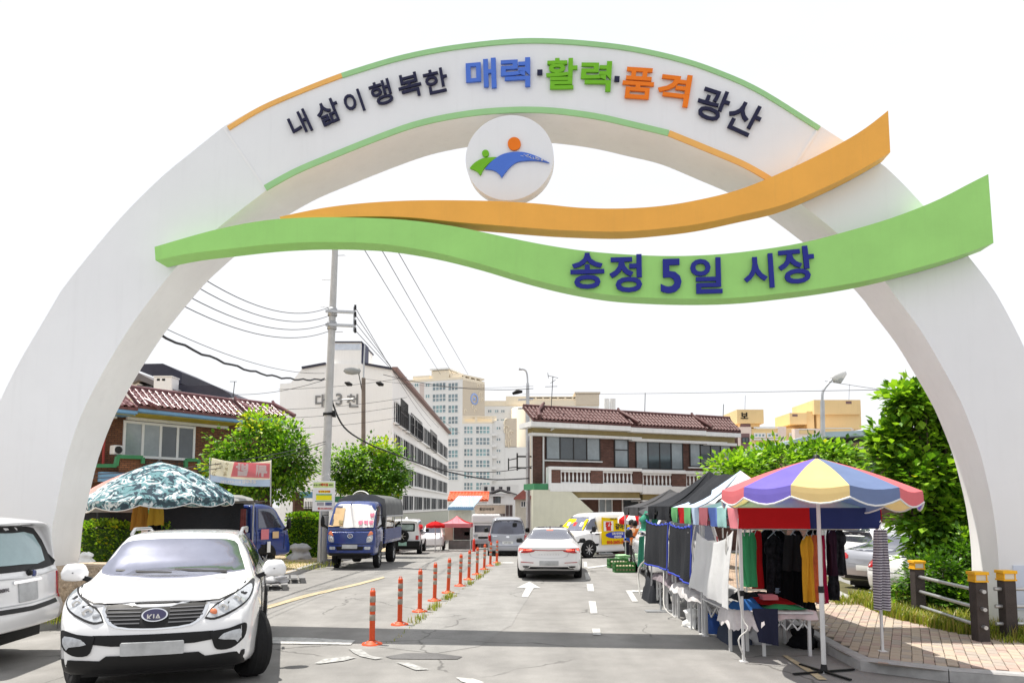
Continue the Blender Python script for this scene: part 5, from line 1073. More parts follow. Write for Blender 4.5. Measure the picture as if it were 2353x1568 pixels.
bt('현재 처리비밀', .52, .40, .115, m_bwht, .03).location.x = -.006; bt('연마전문', .53, .28, .12, m_bwht, .03).location.x = -.006; bt('010-2605-3122', .52, .085, .16, m_bred, .03)
# windscreen notice on that van
nt_ = thing('windscreen_notice', 'yellow and white notice sheet lying on the white van windscreen', 'notice', WVan.root.location, WVan.root.rotation_euler.z)
mb = MB(); pts_ = [WVan.hit('F', x, z) for x, z in ((-.78, 1.16), (.7, 1.16), (.58, 1.62), (-.64, 1.62))]; q_ = [1.03*(p+nn*.03) for p, nn in pts_]; mb.prism(q_, -pts_[0][1]*.012); obj('sheet', mb, m_ban, nt_)
for k in range(3):
    c = q_[0].lerp(q_[1], .2+.3*k).lerp(q_[3].lerp(q_[2], .2+.3*k), .5)+pts_[0][1]*.01; e1 = (q_[1]-q_[0]); e2 = (q_[3]-q_[0]); text('칼갈'[k % 2], m_bwht if k != 1 else m_bred, nt_, c, e1, e2, h=.24, bold=.05, name='lettering', thick=.008)
# ---- white off-roader with spare wheel
g0 = G(948, 1266)
GL = Car('white_offroader', 'boxy white off-roader seen from behind with a spare wheel on its tailgate', 'car',
         [(-2.0, .80, .52, 1.08, 1.72, .66), (-1.92, .83, .48, 1.09, 1.80, .68), (-1.2, .84, .42, 1.10, 1.85, .69), (.2, .84, .42, 1.10, 1.84, .68), (.6, .84, .42, 1.09, 1.70, .68), (.95, .84, .42, 1.07, 1.16, .72), (2.0, .8, .45, .98, 1.04, .7)],
         (-5.65, 40.5, gz(40)), math.radians(2), m_car, rear_rake=[(.5, .03), (1.1, .0), (1.8, -.07)], bulge=(.05, .03), round_=.96)
s_ = GL
s_.patch('rear_window', rr(-.56, 1.22, .56, 1.64, .07), 'B', m_black, .006, .02, .12); s_.patch('rear_glass', rr(-.48, 1.29, .48, 1.57, .05), 'B', mat('rear_glass_pale', (.34, .42, .40, 1), .1, var=.4, scale=5), .018, .02, .12)
mb = MB(); mb.box(-.82, .82, -2.14, -1.95, .42, .74); mb.box(-.80, .80, -2.05, -1.9, .30, .42); obj('bumper', mb, m_black, s_.root, bev=.03)
for sg in (-1, 1): s_.patch('tail_lamp', rr(.60, .80, .76, 1.02, .015) if sg > 0 else mir(rr(.60, .80, .76, 1.02, .015)), 'B', m_red, .02, .02, .08)
mb = MB(); mb.box(-.26, .16, -2.16, -2.142, .50, .70); obj('number_plate', mb, mat('plate_green', (.30, .48, .42, 1), .5, var=.3, scale=14), s_.root)
e = bpy.data.objects.new('spare_wheel', None); COL.objects.link(e); e.parent = s_.root; e.location = (-.08, -2.08, .98); r = .345
mb = MB(); mb.lathe([(r*.6, -.08), (r*.9, -.11), (r, -.06), (r, .06), (r*.9, .1), (.02, .1)], 28, ax='Y'); obj('tyre', mb, m_rub, e)
mb = MB(); mb.lathe([(.001, -.05), (r*.6, -.05), (r*.66, -.09), (r*.58, -.085)], 24, ax='Y', mi=1)
for i in range(6): a = i*PI/3; mb.bar((0, -.075, 0), (r*.56*math.cos(a), -.085, r*.56*math.sin(a)), .07, .03)
obj('rim', mb, [m_alloy, m_black], e)
for sg in (-1, 1): s_.patch('side_window', rr(-1.6, 1.2, .55, 1.68, .06), 'R' if sg > 0 else 'L', m_glass, .006, .02, .2); s_.mirror(sg*.98, .75, 1.2, m_black, .1, .1, .06)
mb = MB(); mb.lathe([(.08, 1.84), (.06, 1.93), (.001, 1.96)], 12, (.05, -1.2, 0)); obj('roof_lamp', mb, m_white, s_.root)
s_.arch(-1.25, .42); s_.arch(1.3, .42)
for x, y in ((.74, 1.3), (-.74, 1.3), (.74, -1.25), (-.74, -1.25)): s_.wheel(x, y, .37, .24)
mb = MB(); mb.box(-.6, .6, -1.9, 1.8, .3, .44); obj('underbody', mb, m_black, s_.root)
# ---- cars behind the stalls and in the car park
CS = [(-2.05, .80, .38, .92, 1.20, .60), (-1.9, .87, .30, .96, 1.38, .62), (-1.3, .895, .22, .97, 1.48, .60), (-.2, .90, .2, .95, 1.53, .60), (.5, .90, .2, .94, 1.42, .60), (1.1, .89, .21, .92, 1.04, .66), (1.7, .86, .24, .84, .93, .66), (2.05, .74, .32, .70, .76, .55)]
def hatch(name, label, loc, rz, paint, lit=False, st=CS, sc=1, hi=0):
    c = Car(name, label, 'car', st, loc, rz, paint, rear_rake=[(.38, .03), (.62, .06), (.9, .02), (1.3, -.16)], bulge=(.15, .1), scale=sc, group='cars in the car park')
    zt = max(q[4] for q in st)
    c.patch('rear_window', smooth([(-.62, 1.02+hi), (0, 1.0+hi), (.62, 1.02+hi), (.52, zt-.17), (0, zt-.14), (-.52, zt-.17)], 2), 'B', m_glass, .006, .02, .12)
    for sg in (-1, 1):
        o = smooth([(.50, .82+hi), (.80, .78+hi), (.82, .92+hi), (.66, .95+hi), (.52, .90+hi)], 2); c.patch('tail_lamp', o if sg > 0 else mir(o), 'B', m_red, .012, .03, .08)
        c.patch('side_window', smooth([(.85, 1.02), (.35, zt-.17), (-.9, zt-.14), (-1.55, 1.08)], 1), 'R' if sg > 0 else 'L', m_glass, .006, .02, .14); c.mirror(sg*.99, .75, 1.0, paint, .11, .08, .07)
        o2 = [(.84, .80+hi), (.84, .94+hi), (.7, .94+hi)]
    c.patch('number_plate', rr(-.26, .56, .26, .68, .01), 'B', mat('plate_white', (.72, .73, .72, 1)), .012, .02, .12); c.patch('bumper_strip', [(-.6, .44), (.6, .44), (.62, .36), (-.62, .36)], 'B', m_black, .01, .02, .12)
    c.line('bumper_seam', [(-.8, .74), (0, .70), (.8, .74)], 'B', m_steel, .01); L = st[-1][0]*.62
    c.arch(-L, .36); c.arch(L, .36)
    for x in (-.8, .8):
        for y in (L, -L): c.wheel(x, y, .32, .2)
    mb = MB(); mb.box(-.7, .7, st[0][0]*.9, st[-1][0]*.9, .17, .3); obj('underbody', mb, m_black, c.root); return c
SED = [(-2.3, .82, .34, .86, 1.00, .64), (-2.15, .88, .28, .92, 1.06, .66), (-1.7, .90, .22, .95, 1.10, .64), (-.9, .905, .2, .95, 1.40, .56), (0, .905, .2, .94, 1.45, .56), (.6, .905, .2, .93, 1.34, .58), (1.2, .90, .21, .92, 1.0, .66), (1.8, .87, .24, .84, .91, .66), (2.3, .74, .32, .70, .76, .55)]
hatch('white_hatchback', 'white hatchback in the car park, the rearmost of the three beyond the clothes stall', (11.9, 22.6, .02), FWD(.93, .36), m_car)
hatch('silver_saloon', 'silver saloon in the car park with its tail to the pavement behind the hung clothes', (10.2, 18.3, .02), FWD(.86, .5), m_silver, st=SED)
hatch('white_parked_saloon', 'white saloon parked nearest the bushes, beside the silver saloon', (9.75, 16.1, .02), FWD(.83, .56), m_car, st=SED)
g0 = G(1500, 1338)
JV = Car('white_people_carrier', 'white people carrier parked behind the black nets of the market stalls', 'car', [(a, b, c, d, e*.96, f) for a, b, c, d, e, f in VS], (4.72, g0.y+2.0, 0), math.radians(-3), m_car, rear_rake=[(.36, .08), (.7, .02), (1.1, -.02), (1.7, -.22)], bulge=(.15, .09))
s_ = JV
s_.patch('rear_window', smooth([(-.74, 1.16), (.74, 1.16), (.62, 1.66), (-.62, 1.66)], 1), 'B', m_glass, .006, .02, .12)
for sg in (-1, 1):
    o = smooth([(.80, .84), (.90, .88), (.86, 1.24), (.78, 1.30)], 1); s_.patch('tail_lamp', o if sg > 0 else mir(o), 'B', m_red, .012, .03, .08); s_.mirror(sg*1.1, 1.3, 1.2, m_black, .12, .14, .08)
    s_.patch('side_window', [(1.1, 1.2), (.9, 1.66), (-2.1, 1.70), (-2.2, 1.22)], 'R' if sg > 0 else 'L', m_glass, .006, .02, .2)
s_.arch(-1.6, .38); s_.arch(1.6, .38)
for x, y in ((.85, 1.6), (-.85, 1.6), (.85, -1.6), (-.85, -1.6)): s_.wheel(x, y, .34, .22)
mb = MB(); mb.box(-.74, .74, -2.3, 1.9, .2, .34); obj('underbody', mb, m_black, s_.root)
# ---- blue light trucks
def truck(name, label, loc, rz, cover=True, sc=1.0):
    t = Car(name, label, 'truck', [(.95, .80, .50, 1.16, 1.86, .74), (1.05, .83, .46, 1.17, 1.93, .76), (1.5, .85, .42, 1.17, 1.96, .76), (1.95, .855, .40, 1.16, 1.86, .74), (2.2, .855, .40, 1.14, 1.55, .76), (2.42, .85, .40, 1.08, 1.20, .80), (2.52, .82, .42, .98, 1.08, .77)], loc, rz, m_blue,
            front_rake=[(.4, .05), (.6, .06), (.75, .02), (1.1, -.03)], bulge=(.07, .02), scale=sc, round_=.965)
    t.patch('windscreen', smooth([(-.72, 1.22), (.72, 1.22), (.70, 1.5), (.62, 1.80), (-.62, 1.80), (-.70, 1.5)], 1), 'F', m_glass, .006, .02, .1)
    HL = smooth([(.56, .78), (.74, .80), (.76, .98), (.58, .93)], 2); AM = smooth([(.585, .955), (.762, 1.0), (.74, 1.07), (.66, 1.08)], 2)
    for sg in (-1, 1):
        f = (lambda q: q) if sg > 0 else mir
        h = t.patch('headlight', f(HL), 'F', m_lens, .012, .03, .06); t.patch('indicator', f(AM), 'F', m_amber, .012, .03, .06)
        p, q = t.hit('F', sg*.66, .87); mb = MB(); mb.lathe([(.02, .02), (.05, .03), (.062, .01), (.066, 0)], 16, p+q*.006, 'Y'); obj('bulb', mb, m_chrome, h)
        t.patch('fog_lamp', f(rr(.50, .575, .70, .655, .03)), 'F', m_lens, .014, .02, .06)
        ax = 'R' if sg > 0 else 'L'
        t.patch('side_window', smooth([(2.18, 1.24), (1.92, 1.72), (1.80, 1.80), (1.22, 1.80), (1.22, 1.24)], 1), ax, m_glass, .006, .02, .1); t.line('door_seam', [(1.12, .6), (1.12, 1.85)], ax, m_black); t.line('door_seam', [(2.25, .6), (2.28, 1.1)], ax, m_black)
        m_ = t.mirror(sg*1.06, 2.22, 1.36, m_black, .07, .16, .06); mb = MB(); mb.tube([(sg*.84, 2.3, 1.55), (sg*1.06, 2.26, 1.54), (sg*1.06, 2.24, 1.22), (sg*.86, 2.32, 1.18)], .014, 6); obj('mirror_arm', mb, m_black, t.root)
        t.patch('wheel_arch', [(1.55+.42*math.cos(a), max(.42, .36+.42*math.sin(a))) for a in np.linspace(0, PI, 14)], ax, m_black, .006, .02, .1)
    t.patch('grille_slot', [(-.48, .66), (.48, .66), (.44, .56), (-.44, .56)], 'F', m_black, .008, .02, .08); t.line('panel_seam', [(-.78, 1.12), (0, 1.10), (.78, 1.12)], 'F', m_black, .012); t.line('bumper_seam', [(-.80, .735), (0, .725), (.80, .735)], 'F', m_black, .012)
    ob = [(.095*math.cos(a), .955+.062*math.sin(a)) for a in np.linspace(0, 2*PI, 21)[:-1]]; bd = t.patch('badge', ob, 'F', m_chrome, .016, .02, .06); t.patch('badge_face', [(x*.8, .955+(z-.955)*.74) for x, z in ob], 'F', m_blue, .020, .02, .06, bd)
    p, q = t.hit('F', 0, .955); text('H', m_chrome, bd, p+Vector((0, .028, 0)), (-1, 0, 0), (-.35, 0, 1), h=.085, bold=.03, name='letter', thick=.012)
    t.patch('number_plate', rr(-.26, .60, .26, .71, .01), 'F', m_plate, .02, .02, .1); t.line('wiper', [(-.5, 1.26), (0, 1.24)], 'F', m_black, .018, .02); t.line('wiper', [(.02, 1.24), (.55, 1.25)], 'F', m_black, .018, .02)
    t.patch('lower_bumper', [(-.78, .48), (.78, .48), (.76, .40), (-.76, .40)], 'F', m_black, .012, .02, .1)
    bed = MB(); bed.box(-.84, .84, -2.45, .85, .68, .76); bed.box(-.84, .84, -2.45, -2.41, .765, 1.12); b = obj('load_bed', bed, m_blue, t.root)
    for sg in (-1, 1):
        q = MB(); x = sg*.84; q.box(x-.02, x+.02, -2.4, .84, .765, 1.12)
        for z in (.80, .88, .96, 1.04): q.box(x-.03 if sg < 0 else x, x if sg < 0 else x+.03, -2.38, .82, z, z+.035)
        obj('side_gate', q, mat('gate_blue', (.10, .12, .24, 1), .45, var=.15), t.root)
    mb = MB()
    for x in (-.38, .38): mb.box(x-.05, x+.05, -2.4, 1.4, .45, .67)
    mb.box(-.5, .5, 1.0, 2.3, .30, .46); mb.box(.5, .78, -.2, .6, .35, .65); obj('chassis', mb, m_black, t.root)
    for x, y in ((.72, 1.55), (-.72, 1.55), (.66, -1.25), (-.66, -1.25)): t.wheel(x, y, .32, .20 if y > 0 else .30, spokes=5, rim=m_steel)
    if cover:
        prof = [(-.90, 1.50), (-.90, 1.80), (-.84, 2.02), (-.5, 2.13), (0, 2.17), (.5, 2.13), (.84, 2.02), (.90, 1.80), (.90, 1.50)]; mb = MB(); rows_ = []
        ys = np.linspace(.98, -2.45, 14)
        for i, y in enumerate(ys): rows_.append([(x*(1+.01*math.sin(i*2)), y, z-(.03 if i % 3 else 0)*(z > 1.9)+random.uniform(-.008, .008)) for x, z in prof])
        for i in range(13): mb.strip(rows_[i], rows_[i+1], 0, True)
        mb.add(rows_[0], [tuple(range(9))]); m_tarp = cloth_mat('canvas_grey', (.16, .165, .165, 1), .05, var=.2, scale=3)
        mb.add([(-.86, 1.0, 1.15), (.86, 1.0, 1.15), (.9, .99, 1.5), (-.9, .99, 1.5)], [(0, 1, 2, 3)]); obj('canvas_cover', mb, m_tarp, t.root)
        mb = MB()
        for sg in (-1, 1):
            mb.tube([(sg*.90, .95, 1.49), (sg*.90, -2.45, 1.49)], .03, 6)
            for y in (.8, -.8, -2.4): mb.tube([(sg*.86, y, 1.1), (sg*.88, y, 1.55)], .02, 6)
        obj('cover_frame', mb, m_steel, t.root)
    return t
g0 = G(803, 1308); T_A = truck('blue_truck', 'blue light truck facing us with card sheets over its windscreen and a grey canvas cover', (-5.16, g0.y+2.3, 0), math.radians(178), True, 1.0); T_A.root.scale = (.95, .92, 1.14)
T_B = truck('blue_vendor_truck', 'blue stall truck on the pavement behind the camouflage umbrella, hung with dark nets', (-8.75, 21.2, .14), math.radians(-24), False, 1.02)
# boxes and sacks in the truck bed
fw_ = thing('goods_load', 'jumbled brown goods loaded in the bed of the blue truck', 'goods', T_A.root.location, T_A.root.rotation_euler.z); fw_.scale = T_A.root.scale; rs = random.Random(4); gm_ = [mat('goods_brown', (.30, .18, .10, 1), .8, var=.3), mat('goods_pale', (.5, .42, .3, 1), .8, var=.3), m_dark]
for i in range(60): mb = MB(); c = Vector((rs.uniform(-.7, .7), rs.uniform(-2.2, .6), rs.uniform(.84, 1.45))); mb.bar(c, c+Vector((rs.uniform(-.3, .3), rs.uniform(-.3, .3), rs.uniform(-.15, .25))), .07, .05); obj('stick', mb, gm_[i % 3], fw_)
# cardboard sheets on the windscreen
m_card = mat('cardboard', (.66, .46, .25, 1), .9, var=.1); m_cardw = mat('white_board', (.80, .78, .76, 1), .85, var=.06); m_mag = mat('print_magenta', (.66, .20, .30, 1), .8, var=.3, scale=9)
def sheetcard(label, x0, x1, z0, z1, m, dz=0, prints=0, off=.03):
    t = thing('card_sheet', label, 'cardboard', T_A.root.location, T_A.root.rotation_euler.z, 'card sheets on the blue truck'); t.scale = T_A.root.scale
    q = []; N = 3; K = 3; mb = MB(); g = []
    for j in range(K+1):
        for i in range(N+1):
            x = x0+(x1-x0)*i/N; z = z0+(z1-z0)*j/K+dz*(i/N); p, n_ = T_A.hit('F', x, z); g.append(p+Vector((0, .72, .69))*(off+.012*math.sin(i*2+j)))
    F_ = [(j*(N+1)+i, j*(N+1)+i+1, (j+1)*(N+1)+i+1, (j+1)*(N+1)+i) for j in range(K) for i in range(N)]; mb.add(g, F_); mb.add([p-Vector((0, .008, .006)) for p in g], F_); obj('sheet', mb, m, t)
    for k in range(prints):
        f, h = (k % 3)/3+.15, (k//3)/3+.2; p, n_ = T_A.hit('F', x0+(x1-x0)*f, z0+(z1-z0)*h); text(random.choice('빵과자떡강정'), m_mag if prints > 1 else m_olive, t, p+Vector((0, .72, .69))*(off+.016), (-1, 0, 0), (0, -.69, .72), h=.17, bold=.04, name='lettering', thick=.006)
    return t
sheetcard('brown cardboard sheet leaning on the truck windscreen at its left', .30, .80, 1.20, 1.72, m_card, 0, 1, .045)
sheetcard('blank white board across the middle of the truck windscreen', -.28, .40, 1.17, 1.80, m_cardw, 0, 0, .03)
sheetcard('white board with magenta Korean print on the right of the truck windscreen', -.76, -.20, 1.17, 1.80, m_cardw, 0, 4, .04)
# small vehicles glimpsed at the end of the street
g0 = G(1120, 1258)
KT = thing('white_box_truck', 'white light truck facing us behind the silver van, beige sign box on top', 'truck', (P(1116, 1162, 50).x, 50, gz(50)), 0)
fbox(KT, 'cab', m_car, -.9, .95, 0, 2, .5, 1.75, bev=.1); fbox(KT, 'windscreen', m_glass, -.75, .8, -.02, 0, 1.15, 1.6, bev=0); fbox(KT, 'hood_visor', m_car, -.95, 1.0, -.1, 2, 1.75, 2.35, bev=.12); fbox(KT, 'grille', m_black, -.5, .55, -.03, -.005, .72, .85); fbox(KT, 'bumper', m_silver, -.92, .97, -.12, 0, .38, .66, bev=.03)
for x in (-.7, .72): fbox(KT, 'headlight', m_lens, x-.14, x+.14, -.05, -.005, .84, 1.02, bev=.02)
sgn = fbox(KT, 'sign_box', mat('sign_beige', (.55, .47, .38, 1), .6), -.75, 1.3, .3, .5, 2.38, 2.95); text('통닭바베큐', m_bblk, sgn, (.05, .29, 2.68), (1, 0, 0), (0, 0, 1), h=.2, name='lettering', thick=.02)
for x in (-.7, .75): mb = MB(); mb.lathe([(.001, -.11), (.32, -.11), (.32, .11), (.001, .11)], 16, (x, .7, .32), 'X'); obj('wheel', mb, m_rub, KT)
g0 = G(992, 1266)
SC = Car('small_white_car', 'small white car parked nose towards us just right of the off-roader', 'car', [(a*.8, b*.82, c, d*.98, e, f*.85) for a, b, c, d, e, f in CS], (g0.x-.2, g0.y+2.6, gz(g0.y)), math.radians(184), m_car)
s_ = SC; s_.patch('windscreen', smooth([(-.52, 1.02), (.52, 1.02), (.44, 1.40), (-.44, 1.40)], 1), 'F', m_glass, .006, .02, .12)
for x in (-.5, .5): s_.patch('headlight', rr(x-.12, .70, x+.12, .82, .04), 'F', m_lens, .01, .02, .1)
for x in (-.66, .66):
    for y in (1.0, -1.0): s_.wheel(x, y, .28, .17)
# ------------------------------------------------------------------ bollards
m_bol = mat('bollard_orange', (.66, .085, .022, 1), .5, var=.12, scale=5, grime=.15); m_refl = mat('reflective_band', (.33, .29, .24, 1), .5, var=.15)
BP = [(854.5, 1479), (918, 1434), (964, 1404), (998, 1379), (1029, 1361), (1057, 1345), (1076.6, 1330.5), (1095.5, 1319), (1112, 1307), (1126, 1299), (1141, 1292)]
ords = ['nearest of the row, beside the white stop line', 'second along the row from the nearest', 'third along the row from the nearest', 'fourth along the row, with weeds at its foot', 'fifth along the row from the nearest', 'sixth along the row, middle of the line', 'seventh along the row, with weeds beside it', 'fourth from the far end of the row', 'third from the far end, leaning slightly', 'second from the far end of the row', 'farthest of the row, near the silver van']
def bollard(i, p, h=.80):
    t = thing('bollard', 'orange lane bollard with grey bands, '+ords[i], 'bollard', p, 0, 'orange bollards down the middle of the road')
    mb = MB(); r = .042; mb.lathe([(.155, 0), (.15, .02), (.09, .035), (.055, .06)], 20); obj('base', mb, m_bol, t)
    for k in range(4): mb = MB(); a = PI/4+k*PI/2; mb.lathe([(.014, .03), (.014, .042), (.001, .044)], 8, (.115*math.cos(a), .115*math.sin(a), 0)); obj('bolt', mb, m_steel, t)
    mb = MB(); mb.lathe([(r, .05), (r, h-.03), (r*.9, h-.005), (.001, h)], 18); obj('post', mb, m_bol, t)
    mb = MB(); mb.tube([(-.02, 0, h-.005), (-.02, 0, h+.025), (.02, 0, h+.025), (.02, 0, h-.005)], .008, 6); obj('loop', mb, m_bol, t)
    for z in (.40, .535, .67):
        mb = MB(); mb.lathe([(r+.001, z-.045), (r+.003, z-.043), (r+.003, z+.043), (r+.001, z+.045)], 18); obj('band', mb, m_refl, t)
    t.rotation_euler.x = random.uniform(-.03, .03); t.rotation_euler.y = random.uniform(.0, .06); return t
for i, q in enumerate(BP): bollard(i, G(*q))
# ------------------------------------------------------------------ plants
m_lf = [leaf_mat('leaf_green', '#5b8526'), leaf_mat('leaf_light', '#8fb536'), leaf_mat('leaf_deep', '#3a5c1e'), leaf_mat('leaf_yellow', '#b4b832')]
m_bark = mat('bark', (.10, .075, .055, 1), .9, var=.35, scale=6, bump=.5, bscale=14)
def leaf_geo(mb, c, size, d, up, mi, r):
    d = d.normalized(); s_ = d.cross(up)
    if s_.length < .01: s_ = Vector((1, 0, 0))
    s_.normalize(); n = s_.cross(d); w = size*.34
    mb.add([c, c+d*size*.5+s_*w+n*size*.10, c+d*size, c+d*size*.5-s_*w+n*size*.10, c+d*size*.55], [(0, 1, 4), (1, 2, 4), (2, 3, 4), (3, 0, 4)], mi)
def crown(mb, c, rad, nclump, per, size, r, wts=(5, 3, 3, .3), droop=.2, flat=.9, clump=.28):
    c = Vector(c); rad = Vector(rad)
    for _ in range(nclump):
        v = Vector((r.gauss(0, 1), r.gauss(0, 1), r.gauss(0, 1))).normalized(); f = r.uniform(.35, 1.02)**.6
        f *= 1+.16*math.sin(v.x*5+c.x)+.14*math.sin(v.z*6+v.y*4)
        k = c+Vector((v.x*rad.x, v.y*rad.y, v.z*rad.z*(1 if v.z > 0 else .8)))*f
        mi0 = r.choices((0, 1, 2, 3), wts)[0]; cs = clump*r.uniform(.6, 1.3)
        for _ in range(int(per*r.uniform(.6, 1.3))):
            o = Vector((r.gauss(0, 1), r.gauss(0, 1), r.gauss(0, .75)))*cs*.55
            d = (v*.7+o.normalized()*.8+Vector((0, 0, -droop+r.uniform(-.3, .35))))
            leaf_geo(mb, k+o, size*r.uniform(.65, 1.25), d, Vector((r.uniform(-.5, .5), r.uniform(-.5, .5), 1)), mi0 if r.random() < .75 else r.choices((0, 1, 2, 3), wts)[0], r)
def tree(name, label, base, blobs, size, seed, trunk_r=.14, wts=(5, 3, 3, .3), group=None, cat='tree', singles=0, clump=.28, tops=()):
    r = random.Random(seed); t = thing(name, label, cat, base, 0, group); b = Vector(base)
    mb = MB()
    for c, rad, nc, per in blobs: crown(mb, Vector(c)-b, rad, nc, per, size, r, wts, clump=clump)
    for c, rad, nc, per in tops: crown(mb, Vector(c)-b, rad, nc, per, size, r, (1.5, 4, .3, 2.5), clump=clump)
    tk = MB(); top = Vector((0, 0, 0))
    for c, rad, nc, per in blobs: top += (Vector(c)-b)/len(blobs)
    zc = min((Vector(c)-b).z-Vector(rad).z*.5 for c, rad, _, _ in blobs)
    if trunk_r > 0:
        fork = Vector((top.x*.4, top.y*.4, max(.4, zc))); tk.tube([(0, 0, -.1), (fork.x*.5, fork.y*.5, fork.z*.55), fork], [trunk_r*1.25, trunk_r, trunk_r*.85], 9)
        for c, rad, _, _ in blobs:
            cc = Vector(c)-b; R = Vector(rad)
            for _ in range(5):
                v = Vector((r.uniform(-1, 1)*R.x, r.uniform(-1, 1)*R.y, r.uniform(-.2, .9)*R.z))*.8; e = cc+v; m_ = fork.lerp(e, .5)+Vector((r.uniform(-.15, .15), r.uniform(-.15, .15), .1))
                tk.tube([fork, m_, e], [trunk_r*.55, trunk_r*.3, trunk_r*.08], 6)
        obj('trunk', tk, m_bark, t)
    struct(obj('crown', mb, m_lf, t), 'stuff')
    if singles:
        lm = []
        for k in range(3):
            q = MB(); leaf_geo(q, Vector((0, 0, 0)), 1, Vector((0, 1, 0)), Vector((0, 0, 1)), 0, r); lm.append(q.mesh('leaf', m_lf[k]))
        for _ in range(singles):
            c, rad, _, _ = r.choice(blobs); v = Vector((r.gauss(0, 1), -abs(r.gauss(0, .8)), r.gauss(0, 1))).normalized(); rad = Vector(rad)
            o = link('leaf', lm[r.choices((0, 1, 2), wts[:3])[0]], t, Vector(c)-b+Vector((v.x*rad.x, v.y*rad.y, v.z*rad.z))*1.02); o.scale = (size*1.1,)*3; o.rotation_euler = (r.uniform(-.8, .5), r.uniform(-.5, .5), r.uniform(0, 6.3))
    return t
def blob(x, y, Y, rx, rz, ry=None, dens=1.0):
    c = P(x, y, Y); k = Y/F; a, b_ = rx*k, rz*k; n = int(dens*(34+a*b_*95)); return (c, (a, ry or a*.9, b_), n, 19)
def at(x, Y, z=0): p = P(x, 1162, Y); return (p.x, p.y, gz(Y)+z)
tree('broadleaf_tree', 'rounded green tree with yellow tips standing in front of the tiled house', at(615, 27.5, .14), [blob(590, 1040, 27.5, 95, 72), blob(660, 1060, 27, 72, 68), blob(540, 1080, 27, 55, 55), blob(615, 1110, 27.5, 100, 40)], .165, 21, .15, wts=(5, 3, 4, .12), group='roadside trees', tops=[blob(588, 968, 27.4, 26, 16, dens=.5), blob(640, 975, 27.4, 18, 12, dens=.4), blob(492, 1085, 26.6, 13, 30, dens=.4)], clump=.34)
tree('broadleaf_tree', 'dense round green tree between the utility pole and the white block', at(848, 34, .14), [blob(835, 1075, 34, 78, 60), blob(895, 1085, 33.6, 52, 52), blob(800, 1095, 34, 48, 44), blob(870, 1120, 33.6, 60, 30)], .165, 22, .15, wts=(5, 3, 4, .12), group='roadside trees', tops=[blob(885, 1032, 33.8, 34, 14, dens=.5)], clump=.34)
tree('broadleaf_tree', 'tall large leaved tree growing against the right leg of the arch', at(2170, 15.2, .1), [blob(2150, 965, 15.2, 56, 60, dens=.45), blob(2165, 905, 15.2, 30, 34, dens=.8), blob(2165, 1230, 15, 60, 60, dens=1.1), blob(2190, 1050, 15.2, 82, 92, dens=.75), blob(2125, 1105, 15, 78, 62, dens=.7), blob(2170, 1190, 15, 85, 80, dens=1.2), blob(2190, 1290, 14.8, 70, 70, dens=1.2), blob(2060, 1060, 15.4, 45, 40), blob(2090, 925, 15.2, 30, 36, dens=1.2), blob(2050, 1010, 15.4, 34, 26, dens=1.2)], .205, 23, .13, wts=(5, 5.5, 1.6, .05), singles=250, clump=.30, tops=())
tree('low_tree', 'low spreading leafy tree behind the market tents', at(1790, 24, .1), [blob(1690, 1085, 23, 62, 32), blob(1790, 1065, 24, 90, 40), blob(1880, 1050, 24.5, 80, 34), blob(1940, 1060, 24.5, 34, 36)], .20, 24, .12, wts=(4, 5, 2, .3), clump=.32)
tree('bush', 'dark overgrown bush behind the bollard fence by the arch foot', at(2160, 13.9, .1), [blob(2150, 1330, 13.6, 70, 60, dens=1.5), blob(2200, 1380, 13.2, 50, 50, dens=1.5), blob(2100, 1390, 13.8, 50, 40, dens=1.4), blob(2215, 1290, 13.8, 40, 60, dens=1.4)], .10, 25, .05, wts=(4, 1, 6, .02), cat='bush', clump=.2)
def hedge(label, x0, x1, y0, y1, Y, dep, seed, size=.09, n=1500, wts=(4, 4, 2, .5)):
    r = random.Random(seed); a = P(x0, y1, Y); b = P(x1, y0, Y); t = thing('hedge', label, 'hedge', (a.x, Y, gz(Y)+.1)); mb = MB(); W_, Hh = b.x-a.x, b.z-gz(Y)-.1
    for _ in range(n):
        u, d, z = r.random()*W_, r.random()*dep, r.random()*Hh
        f = r.random()
        if f < .5: d = r.uniform(-.05, .08); n_ = Vector((0, -1, .4))
        elif f < .9: z = Hh+r.uniform(-.08, .06)+.05*math.sin(u*3); n_ = Vector((0, -.2, 1))
        else: n_ = Vector((1, 0, .3)); u = W_*(r.random() > .5)
        top = z > Hh*.75
        leaf_geo(mb, Vector((u, d, z)), size*r.uniform(.7, 1.3), n_+Vector((r.uniform(-.8, .8), r.uniform(-.8, .8), r.uniform(-.5, .6))), Vector((r.uniform(-1, 1), r.uniform(-1, 1), 1)), r.choices((0, 1, 2, 3), wts)[0], r)
    mb.box(.06, W_-.06, .08, dep-.06, 0, Hh-.1, 2); struct(obj('foliage', mb, m_lf, t), 'stuff')
    st = MB()
    for i in range(8): st.tube([(W_*(i+.5)/8, dep/2, -.15), (W_*(i+.5)/8, dep/2, Hh*.6)], .02, 5)
    obj('stem', st, m_bark, t); return t
hedge('clipped hedge behind the left leg of the arch, under the brick house window', 178, 372, 1206, 1300, 18.5, 1.0, 31, n=3400)
hedge('short length of hedge showing under the camouflage umbrella', 430, 520, 1198, 1250, 24, .8, 32, n=1200)
hedge('bright green shrub row between the stall truck and the blue truck', 655, 738, 1185, 1245, 29, 1.0, 33, size=.11, n=2200, wts=(3, 6, 1.5, .6))
